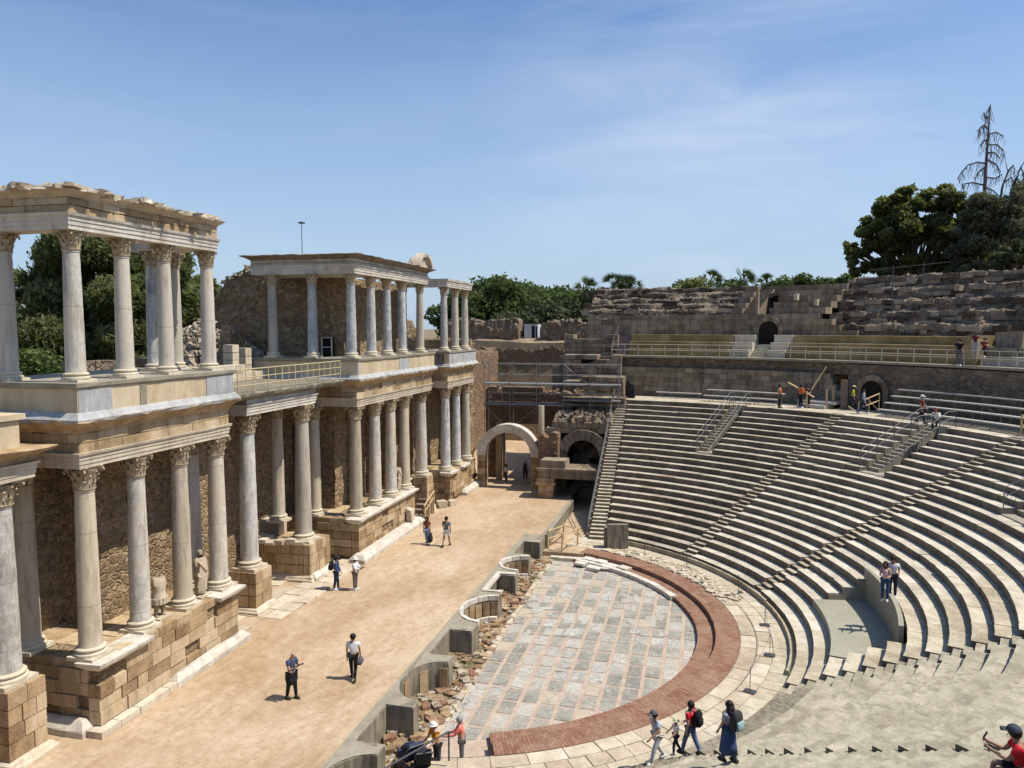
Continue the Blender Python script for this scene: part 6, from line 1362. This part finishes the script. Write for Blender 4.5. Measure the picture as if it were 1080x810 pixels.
    for nm in 'lr':
        hp, kn, an = Lg[nm]; p = Vector(V_(an)); b = MB(); b.loft([(-.045 * s, -.08 * s), (.045 * s, -.08 * s), (.05 * s, .11 * s), (.0, .19 * s), (-.05 * s, .11 * s)], [(-.07 * s, 0), (-.03 * s, .004), (.01 * s, -.02), (.04 * s, -.03)], seg=.06); b.build('shoe', cl((.7, .7, .68) if (loc[0] * 7) % 2 > .9 else (.05, .045, .04)), o, 'all', tuple(p))
    hv = Vector(V_(hd)); b = MB()
    if not bald:
        r_ = .108 * s; P = [(r_ * 1.0, -.02 * s), (r_ * 1.04, .03 * s), (r_ * .92, .075 * s), (r_ * .6, .115 * s), (.01, .13 * s)]
        b.lathe(P, 14, (0, -.018 * s, 0))
        if longhair: b.lathe([(.05 * s, -.36 * s), (.105 * s, -.30 * s), (.115 * s, -.12 * s), (.105 * s, .02 * s)], 12, (0, -.055 * s, 0))
        else: b.lathe([(.07 * s, -.075 * s), (.095 * s, -.03 * s), (.10 * s, .03 * s)], 12, (0, -.032 * s, 0))
        b.build('hair', HAIRM[hair], o, 'all', tuple(hv))
    b = MB()
    for sx in (-1, 1): b.stone((sx * .036 * s, .092 * s, .025 * s), (.018 * s, .012 * s, .012 * s))
    b.build('eyes', HAIRM['dark'], o, False, tuple(hv))
    b = MB(); b.stone((0, .094 * s, -.055 * s), (.045 * s, .014 * s, .012 * s)); b.build('mouth', plain('lip', (.35, .12, .10)), o, False, tuple(hv)) if 'lip' not in bpy.data.materials else b.build('mouth', bpy.data.materials['lip'], o, False, tuple(hv))
    if hat or cap:
        c = hat or cap; b = MB(); b.lathe([(.118 * s, .035 * s), (.118 * s, .06 * s), (.10 * s, .11 * s), (.05 * s, .145 * s), (.005, .15 * s)], 16)
        if hat: b.lathe([(.10 * s, .045 * s), (.165 * s, .03 * s), (.165 * s, .038 * s), (.10 * s, .06 * s)], 18)
        else: b.obox((0, .15 * s), R(90), .12 * s, .15 * s, .035 * s, .05 * s, tilt=-.15)
        b.build('hat' if hat else 'cap', cl(c), o, 'all', tuple(hv))
    o['_s'] = s
    return o, {k: Vector(v[0]) for k, v in J.items()}
def world(o, p):
    a = o.rotation_euler.z; return Vector((o.location.x + p.x * math.cos(a) - p.y * math.sin(a), o.location.y + p.x * math.sin(a) + p.y * math.cos(a), o.location.z + p.z))
def backpack(o, J, label, c, s=1., c2=None):
    p = world(o, J['ch'] + Vector((0, -.23, -.06))); r_ = empty('backpack', p, o.rotation_euler.z, label, 'backpack'); b = MB()
    b.loft([(-.15 * s, -.09 * s), (.15 * s, -.09 * s), (.15 * s, .08 * s), (-.15 * s, .08 * s)], [(-.24 * s, -.03), (-.2 * s, 0), (.1 * s, 0), (.2 * s, -.03), (.24 * s, -.07)], seg=.08, j=.004); b.build('bag', cl(c), r_, 'all')
    b = MB(); b.loft([(-.12 * s, -.14 * s), (.12 * s, -.14 * s), (.12 * s, -.08 * s), (-.12 * s, -.08 * s)], [(-.22 * s, -.01), (-.19 * s, 0), (-.02 * s, 0), (.0, -.02)], seg=.08); b.build('pocket', cl(c2 or c), r_, 'all')
    b = MB()
    for x in (-.1, .1): b.tube([(x, .07, .2), (x, .22, .26), (x, .36, .12), (x, .34, -.08), (x, .09, -.18)], .016, 5)
    b.build('strap', cl(c), r_)
def phone(o, J, label, k='pr'):
    p = world(o, J[k] + Vector((0, .04, .05))); b = MB(); b.box(-.037, .037, -.006, .006, -.02, .12); q = b.build('phone', M['black_bag']); q.location = p; q.rotation_euler = (R(25), 0, o.rotation_euler.z); tag(q, label, 'phone')
def handbag(p, rz, label, c, w=.34, h=.3):
    r_ = empty('handbag', p, rz, label, 'bag'); b = MB(); b.loft([(-w / 2, -.07), (w / 2, -.07), (w / 2, .07), (-w / 2, .07)], [(-h, .0), (-h * .6, .02), (0, -.03)], seg=.1, j=.005); b.build('bag', cl(c), r_, 'all'); b = MB(); b.tube([(-w * .3, 0, 0), (-w * .15, 0, .2), (w * .15, 0, .2), (w * .3, 0, 0)], .01, 4); b.build('strap', cl(c), r_)
WLK = dict(legL=(18, 6), legR=(-16, 14)); WK2 = dict(legL=(-16, 14), legR=(18, 6))
o, J = person('bald man in a navy polo looking down at his phone on the near sand', (23.52, 13.81, 0), 165, 1.76, (.05, .07, .13), (.012, .012, .014), bald=True, armL=(25, 4, 95), armR=(25, 4, 95), nod=25, legL=(8, 2), legR=(-8, 3)); phone(o, J, 'dark phone held by the bald man on the sand')
b = MB(); b.loft([(-.165, -.14), (.165, -.14), (.165, .12), (-.165, .12)], [(.56, -.02), (.72, .01), (.9, 0), (.98, -.01)], seg=.1, j=.015); b.build('tied_jacket', cl((.02, .025, .03)), o, 'all')
o, J = person('person in a white shirt and black trousers walking away across the sand', (25.46, 12.39, 0), -75, 1.76, (.74, .75, .76), (.014, .014, .016), armL=(-10, 6, 12), armR=(12, 8, 20), **WLK); p = world(o, J['pr'] + Vector((.02, 0, -.12)))
handbag(world(o, J['sr'] + Vector((.07, -.05, -.55))), o.rotation_euler.z + 1.4, 'grey shoulder bag on the person in black trousers', (.10, .10, .11), .28, .24)
o, J = person('man in a blue jacket and jeans standing by the middle podium', (34.22, 17.5, 0), -165, 1.74, (.045, .08, .21), (.025, .035, .08), sleeve='long', cap=(.03, .03, .04), armL=(10, 6, 20), armR=(10, 6, 20), legL=(6, 2), legR=(-5, 4)); backpack(o, J, 'dark backpack of the man in the blue jacket', (.02, .022, .03))
o, J = person('person in a white hat and loose white shirt beside the man in blue', (34.46, 16.6, 0), 175, 1.66, (.78, .78, .77), (.17, .14, .12), sleeve='long', hat=(.8, .79, .76), armL=(30, 4, 70), armR=(30, 4, 70), female=True); phone(o, J, 'phone held out by the person in the white hat')
o, J = person('woman in a rust top and jeans walking towards the camera on the far sand', (42.97, 15.95, 0), 95, 1.72, (.18, .05, .035), (.18, .26, .42), longhair=True, armL=(5, 8, 10), armR=(-5, 8, 12), female=True, **WLK)
handbag(world(o, J['pl'] + Vector((-.02, 0, -.04))), 0, 'black bag hanging from the hand of the woman in the rust top', (.015, .015, .017), .36, .55)
o, J = person('man in a grey t-shirt and white shorts walking away on the far sand', (42.86, 14.68, 0), -95, 1.84, (.16, .17, .17), (.66, .66, .66), shorts=True, armL=(18, 16, 25), armR=(-15, 16, 20), skin=1, **WK2)
o, J = person('dark-haired person in a white top standing in the arch', (61.9, 15.9, 0), 60, 1.66, (.5, .5, .5), (.012, .012, .014), longhair=True, female=True, **WLK)
o, J = person('man in a white shirt with a backpack walking through the arch', (63.3, 14.55, 0), -85, 1.78, (.7, .72, .74), (.02, .022, .03), hair='grey', **WK2); backpack(o, J, 'dark backpack of the man walking through the arch', (.02, .02, .03))
zr = lambda i: T0 + DZ * i
o, J = person('man in a grey cap, pale t-shirt and white trousers walking down at the bottom', (23.32, 1.17, zr(0)), 40, 1.76, (.50, .54, .60), (.66, .64, .60), cap=(.12, .12, .11), armL=(28, 10, 30), armR=(-26, 10, 15), lean=8, skin=1, legL=(26, 12), legR=(-14, 22), nod=14)
o, J = person('small child in a white t-shirt and pale hat holding a hand', (23.95, .62, zr(0)), 25, 1.16, (.78, .77, .72), (.03, .035, .06), hat=(.72, .70, .40), armL=(35, 20, 20), armR=(20, 25, 20), legL=(20, 20), legR=(-12, 18))
o, J = person('man in a red t-shirt and jeans walking away with a black backpack', (24.0, .18, zr(0)), -25, 1.78, (.62, .018, .035), (.10, .15, .28), armL=(-8, 10, 20), armR=(10, 12, 40), headturn=20, **WLK); backpack(o, J, 'black backpack on the man in the red t-shirt', (.012, .012, .014), 1.05)
o, J = person('woman with long black hair and a blue dress carrying a backpack', (20.9, -.85, zr(5)), -35, 1.70, (.40, .36, .44), (.045, .085, .17), longhair=True, armL=(14, 8, 15), armR=(-8, 6, 12), female=True, legL=(10, 8), legR=(-8, 8))
b = MB(); b.lathe([(.25, .28), (.22, .5), (.185, .85), (.15, 1.05)], 16, (0, 0, 0)); b.build('skirt', cl((.05, .09, .18)), o, 'all'); backpack(o, J, 'dark backpack with pale blue pocket on the woman in the blue dress', (.05, .045, .045), 1.1, (.30, .45, .48))
o, J = person('man in red and a dark cap sitting at the bottom right corner', (15.1, -5.7, zr(15)), -12, 1.76, (.60, .02, .03), (.012, .012, .014), shorts=True, cap=(.06, .07, .085), sit=True, seat=.30, armL=(36, 3, 78), armR=(36, 3, 78), skin=1, lean=10, legL=(4, 0), legR=(10, 12), nod=10); phone(o, J, 'phone in both hands of the seated man in red')
o, J = person('woman in a sleeveless pink-white top and jeans standing above the platform wall', (34.25, -7.55, zr(6)), 70, 1.70, (.66, .50, .48), (.05, .09, .19), sleeve='none', hair='brown', longhair=True, armL=(15, 6, 80), armR=(15, 6, 90), female=True)
o, J = person('man in a white shirt close behind the woman in jeans on the seats', (34.75, -7.95, zr(6)), 85, 1.80, (.72, .72, .72), (.03, .035, .05), armL=(20, 4, 60), armR=(20, 4, 70), skin=1)
o, J = person('person in an orange top and white hat bending over at the bottom edge', (22.45, 8.05, -1.16), 50, 1.66, (.80, .30, .02), (.05, .05, .06), hat=(.72, .70, .64), armL=(25, 6, 40), armR=(25, 6, 40), lean=12)
o, J = person('grey-haired person in a coral top at the bottom edge', (22.85, 7.35, -1.16), 15, 1.68, (.78, .20, .15), (.16, .16, .15), hair='grey', armL=(40, 5, 40), armR=(30, 5, 40), sleeve='long', female=True, lean=6)
def stroller(label, loc, rz, c):
    o = empty('pushchair', loc, rz, label, 'pushchair'); b = MB(); b.loft([(-.24, -.3), (.24, -.3), (.24, .28), (-.24, .28)], [(.35, -.08), (.42, 0), (.6, 0), (.62, -.04)], seg=.12); b.hexa([(-.23, -.36, .5), (.23, -.36, .5), (.23, -.2, .45), (-.23, -.2, .45), (-.23, -.6, 1.05), (.23, -.6, 1.05), (.23, -.5, 1.1), (-.23, -.5, 1.1)]); b.build('seat', cl(c), o)
    b = MB()
    b.grid(lambda u, v: (.26 * math.cos(math.pi * u), -.5 + .62 * math.sin(1.5 * v) - .1, .75 + .30 * math.cos(1.35 * v) * math.sin(math.pi * u) + .02), 12, 8); b.build('canopy', cl((.03, .035, .06)), o, 'all')
    b = MB()
    for x in (-.26, .26): b.tube([(x, .4, .12), (x, -.1, .5), (x, -.62, 1.05)], .016, 5); b.tube([(x, -.45, .1), (x, -.05, .5)], .016, 5)
    b.tube([(-.26, -.62, 1.05), (.26, -.62, 1.05)], .018, 5); b.build('frame', M['steel'], o)
    for x in (-.27, .27):
        for y, r_ in ((.4, .09), (-.45, .13)): b = MB(); b.tube([(x - .02, y, r_), (x + .02, y, r_)], r_, 14); b.build('wheel', M['black_bag'], o)
stroller('navy pushchair with a pale trim parked at the bottom edge', (22.3, 9.0, -1.16), R(-40), (.045, .055, .10))
stroller('pushchair in front of the person in orange at the bottom edge', (22.1, 8.45, -1.16), R(-60), (.02, .02, .025))
wz = 7.03
o, J = person('worker in an orange top and dark trousers standing alone by the benches', (60.3, -5.6, wz), 150, 1.80, (.75, .14, .03), (.02, .02, .024), sleeve='none', armL=(0, 6, 10), armR=(0, 6, 10), skin=1)
o, J = person('worker in an orange vest lifting a plank', (60.7, -7.15, wz), -140, 1.80, (.75, .14, .03), (.02, .02, .024), armL=(35, 8, 50), armR=(35, 8, 50), skin=1)
o, J = person('worker in dark clothes handling a tilted plank', (61.2, -7.75, wz), 60, 1.72, (.015, .015, .018), (.02, .02, .022), armL=(40, 8, 40), armR=(30, 8, 60), lean=15, legL=(20, 20), legR=(-10, 10))
o, J = person('worker in a yellow-green safety vest by the small dark arch', (60.0, -10.65, wz), 170, 1.80, (.62, .75, .02), (.05, .05, .055), armL=(10, 8, 30), armR=(0, 8, 15), cap=(.7, .6, .3))
o, J = person('person in a pale blue shirt and jeans walking on the upper walkway', (57.6, -10.9, wz), 165, 1.78, (.30, .36, .46), (.03, .045, .10), sleeve='long', **WLK)
o, J = person('white-haired person in a maroon shirt standing at the top of the seats', (52.9, -13.4, wz), 150, 1.80, (.15, .025, .03), (.018, .022, .05), hair='grey', cap=(.75, .74, .72), armL=(15, 10, 20), armR=(0, 10, 15), **WK2)
o, J = person('seated person in white with a maroon head cover at the top of the seats', (50.9, -13.75, zr(22) - .05), 60, 1.70, (.72, .72, .70), (.02, .02, .024), hair='red', cap=(.2, .04, .05), sit=True, seat=.36, armL=(45, 5, 90), armR=(45, 5, 90), lean=18, sleeve='long')
o, J = person('person in black with grey trousers behind the long upper railing', (55.0, -16.0, 10.56), 60, 1.78, (.012, .012, .014), (.13, .13, .14), armL=(10, 12, 30), armR=(10, 12, 30), skin=1)
o, J = person('woman in maroon and white on the ochre seating', (55.6, -17.1, 11.12), 70, 1.66, (.16, .03, .045), (.5, .5, .5), longhair=True, hair='brown', armL=(25, 6, 70), armR=(15, 6, 50), female=True)
o, J = person('person in dark red sitting close beside the woman in maroon', (55.4, -17.6, 11.12), 60, 1.66, (.22, .04, .035), (.02, .02, .024), hair='dark', sit=True, seat=.42, armL=(35, 6, 70), armR=(35, 6, 60), lean=10)
for o in list(bpy.data.objects):
    if '_s' in o: del o['_s']
# ------------------------------------------------------------------ sky, sun, camera
w = bpy.data.worlds.new('World'); scene.world = w; w.use_nodes = True; nt = w.node_tree; bg = nt.nodes['Background']
sun_dir = Vector((.05, -.50, .864)).normalized(); elev = math.asin(sun_dir.z)
sky = nt.nodes.new('ShaderNodeTexSky'); sky.sky_type = 'NISHITA'; sky.sun_disc = False; sky.sun_elevation = elev; sky.sun_rotation = math.atan2(sun_dir.x, sun_dir.y); sky.altitude = 200; sky.air_density = 1.0; sky.dust_density = 1.6; sky.ozone_density = 1.6
tc = nt.nodes.new('ShaderNodeTexCoord'); mp = nt.nodes.new('ShaderNodeMapping'); mp.inputs['Scale'].default_value = (1.3, 1.0, 5.5); mp.inputs['Rotation'].default_value = (.1, .05, 1.9); mp.inputs['Location'].default_value = (.4, 1.3, .2); nt.links.new(tc.outputs['Generated'], mp.inputs[0])
nn = nt.nodes.new('ShaderNodeTexNoise'); nn.inputs['Scale'].default_value = 1.7; nn.inputs['Detail'].default_value = 9; nn.inputs['Roughness'].default_value = .58; nn.inputs['Distortion'].default_value = .5; nt.links.new(mp.outputs[0], nn.inputs['Vector'])
rp = nt.nodes.new('ShaderNodeValToRGB'); rp.color_ramp.elements[0].position = .46; rp.color_ramp.elements[1].position = .78; rp.color_ramp.elements[0].color = (0, 0, 0, 1); rp.color_ramp.elements[1].color = (.26, .26, .26, 1); nt.links.new(nn.outputs['Fac'], rp.inputs[0])
mx = nt.nodes.new('ShaderNodeMix'); mx.data_type = 'RGBA'; dt = nt.nodes.new('ShaderNodeVectorMath'); dt.operation = 'DOT_PRODUCT'; nt.links.new(tc.outputs['Generated'], dt.inputs[0]); dt.inputs[1].default_value = tuple((Vector((math.cos(R(13.9) - math.atan(200 / 811)), math.sin(R(13.9) - math.atan(200 / 811)), .225)).normalized())); mr = nt.nodes.new('ShaderNodeMapRange'); mr.inputs[1].default_value = .955; mr.inputs[2].default_value = .998; mr.inputs[3].default_value = .3; mr.inputs[4].default_value = 1.6; nt.links.new(dt.outputs['Value'], mr.inputs[0]); mm = nt.nodes.new('ShaderNodeMath'); mm.operation = 'MULTIPLY'; nt.links.new(rp.outputs[0], mm.inputs[0]); nt.links.new(mr.outputs[0], mm.inputs[1]); nt.links.new(mm.outputs[0], mx.inputs[0]); tn = nt.nodes.new('ShaderNodeMix'); tn.data_type = 'RGBA'; tn.blend_type = 'MULTIPLY'; tn.inputs[0].default_value = 1; tn.inputs[7].default_value = (.78, 1.03, 1.30, 1); nt.links.new(sky.outputs[0], tn.inputs[6]); sx = nt.nodes.new('ShaderNodeSeparateXYZ'); hz_ = nt.nodes.new('ShaderNodeMix'); hz_.data_type = 'RGBA'; hz_.inputs[7].default_value = (4.7, 5.8, 7.2, 1); mx.inputs[7].default_value = (7.5, 8.0, 8.8, 1)
nt.links.new(tc.outputs['Generated'], sx.inputs[0]); hr = nt.nodes.new('ShaderNodeValToRGB'); hr.color_ramp.elements[0].position = 0; hr.color_ramp.elements[0].color = (.8, .8, .8, 1); hr.color_ramp.elements[1].position = .42; hr.color_ramp.elements[1].color = (0, 0, 0, 1); nt.links.new(sx.outputs[2], hr.inputs[0]); nt.links.new(hr.outputs[0], hz_.inputs[0]); nt.links.new(tn.outputs[2], hz_.inputs[6]); nt.links.new(hz_.outputs[2], mx.inputs[6]); nt.links.new(mx.outputs[2], bg.inputs[0]); bg.inputs[1].default_value = SKY
sd = bpy.data.lights.new('sun', 'SUN'); sd.energy = SUN; sd.angle = R(.5); sd.color = (1, .935, .83); so = bpy.data.objects.new('sun', sd); col.objects.link(so); so.rotation_euler = sun_dir.to_track_quat('Z', 'Y').to_euler()
cam = bpy.data.cameras.new('camera'); co = bpy.data.objects.new('camera', cam); col.objects.link(co); scene.camera = co
cam.sensor_fit = 'HORIZONTAL'; cam.sensor_width = 36; cam.lens = 36 * 811 / 1080; cam.clip_end = 6000; cam.clip_start = .1
pit = math.atan(59 / 811); yaw = math.atan(202 / 811 * math.cos(pit))
fd = Vector((math.cos(yaw) * math.cos(pit), math.sin(yaw) * math.cos(pit), -math.sin(pit))); co.location = (0, 0, 13); co.rotation_euler = fd.to_track_quat('-Z', 'Y').to_euler()
scene.view_settings.view_transform = 'Standard'; scene.view_settings.look = 'None'; scene.view_settings.exposure = 0; scene.view_settings.gamma = 1
scene.cycles.max_bounces = 5; scene.cycles.diffuse_bounces = 2; scene.cycles.use_denoising = True
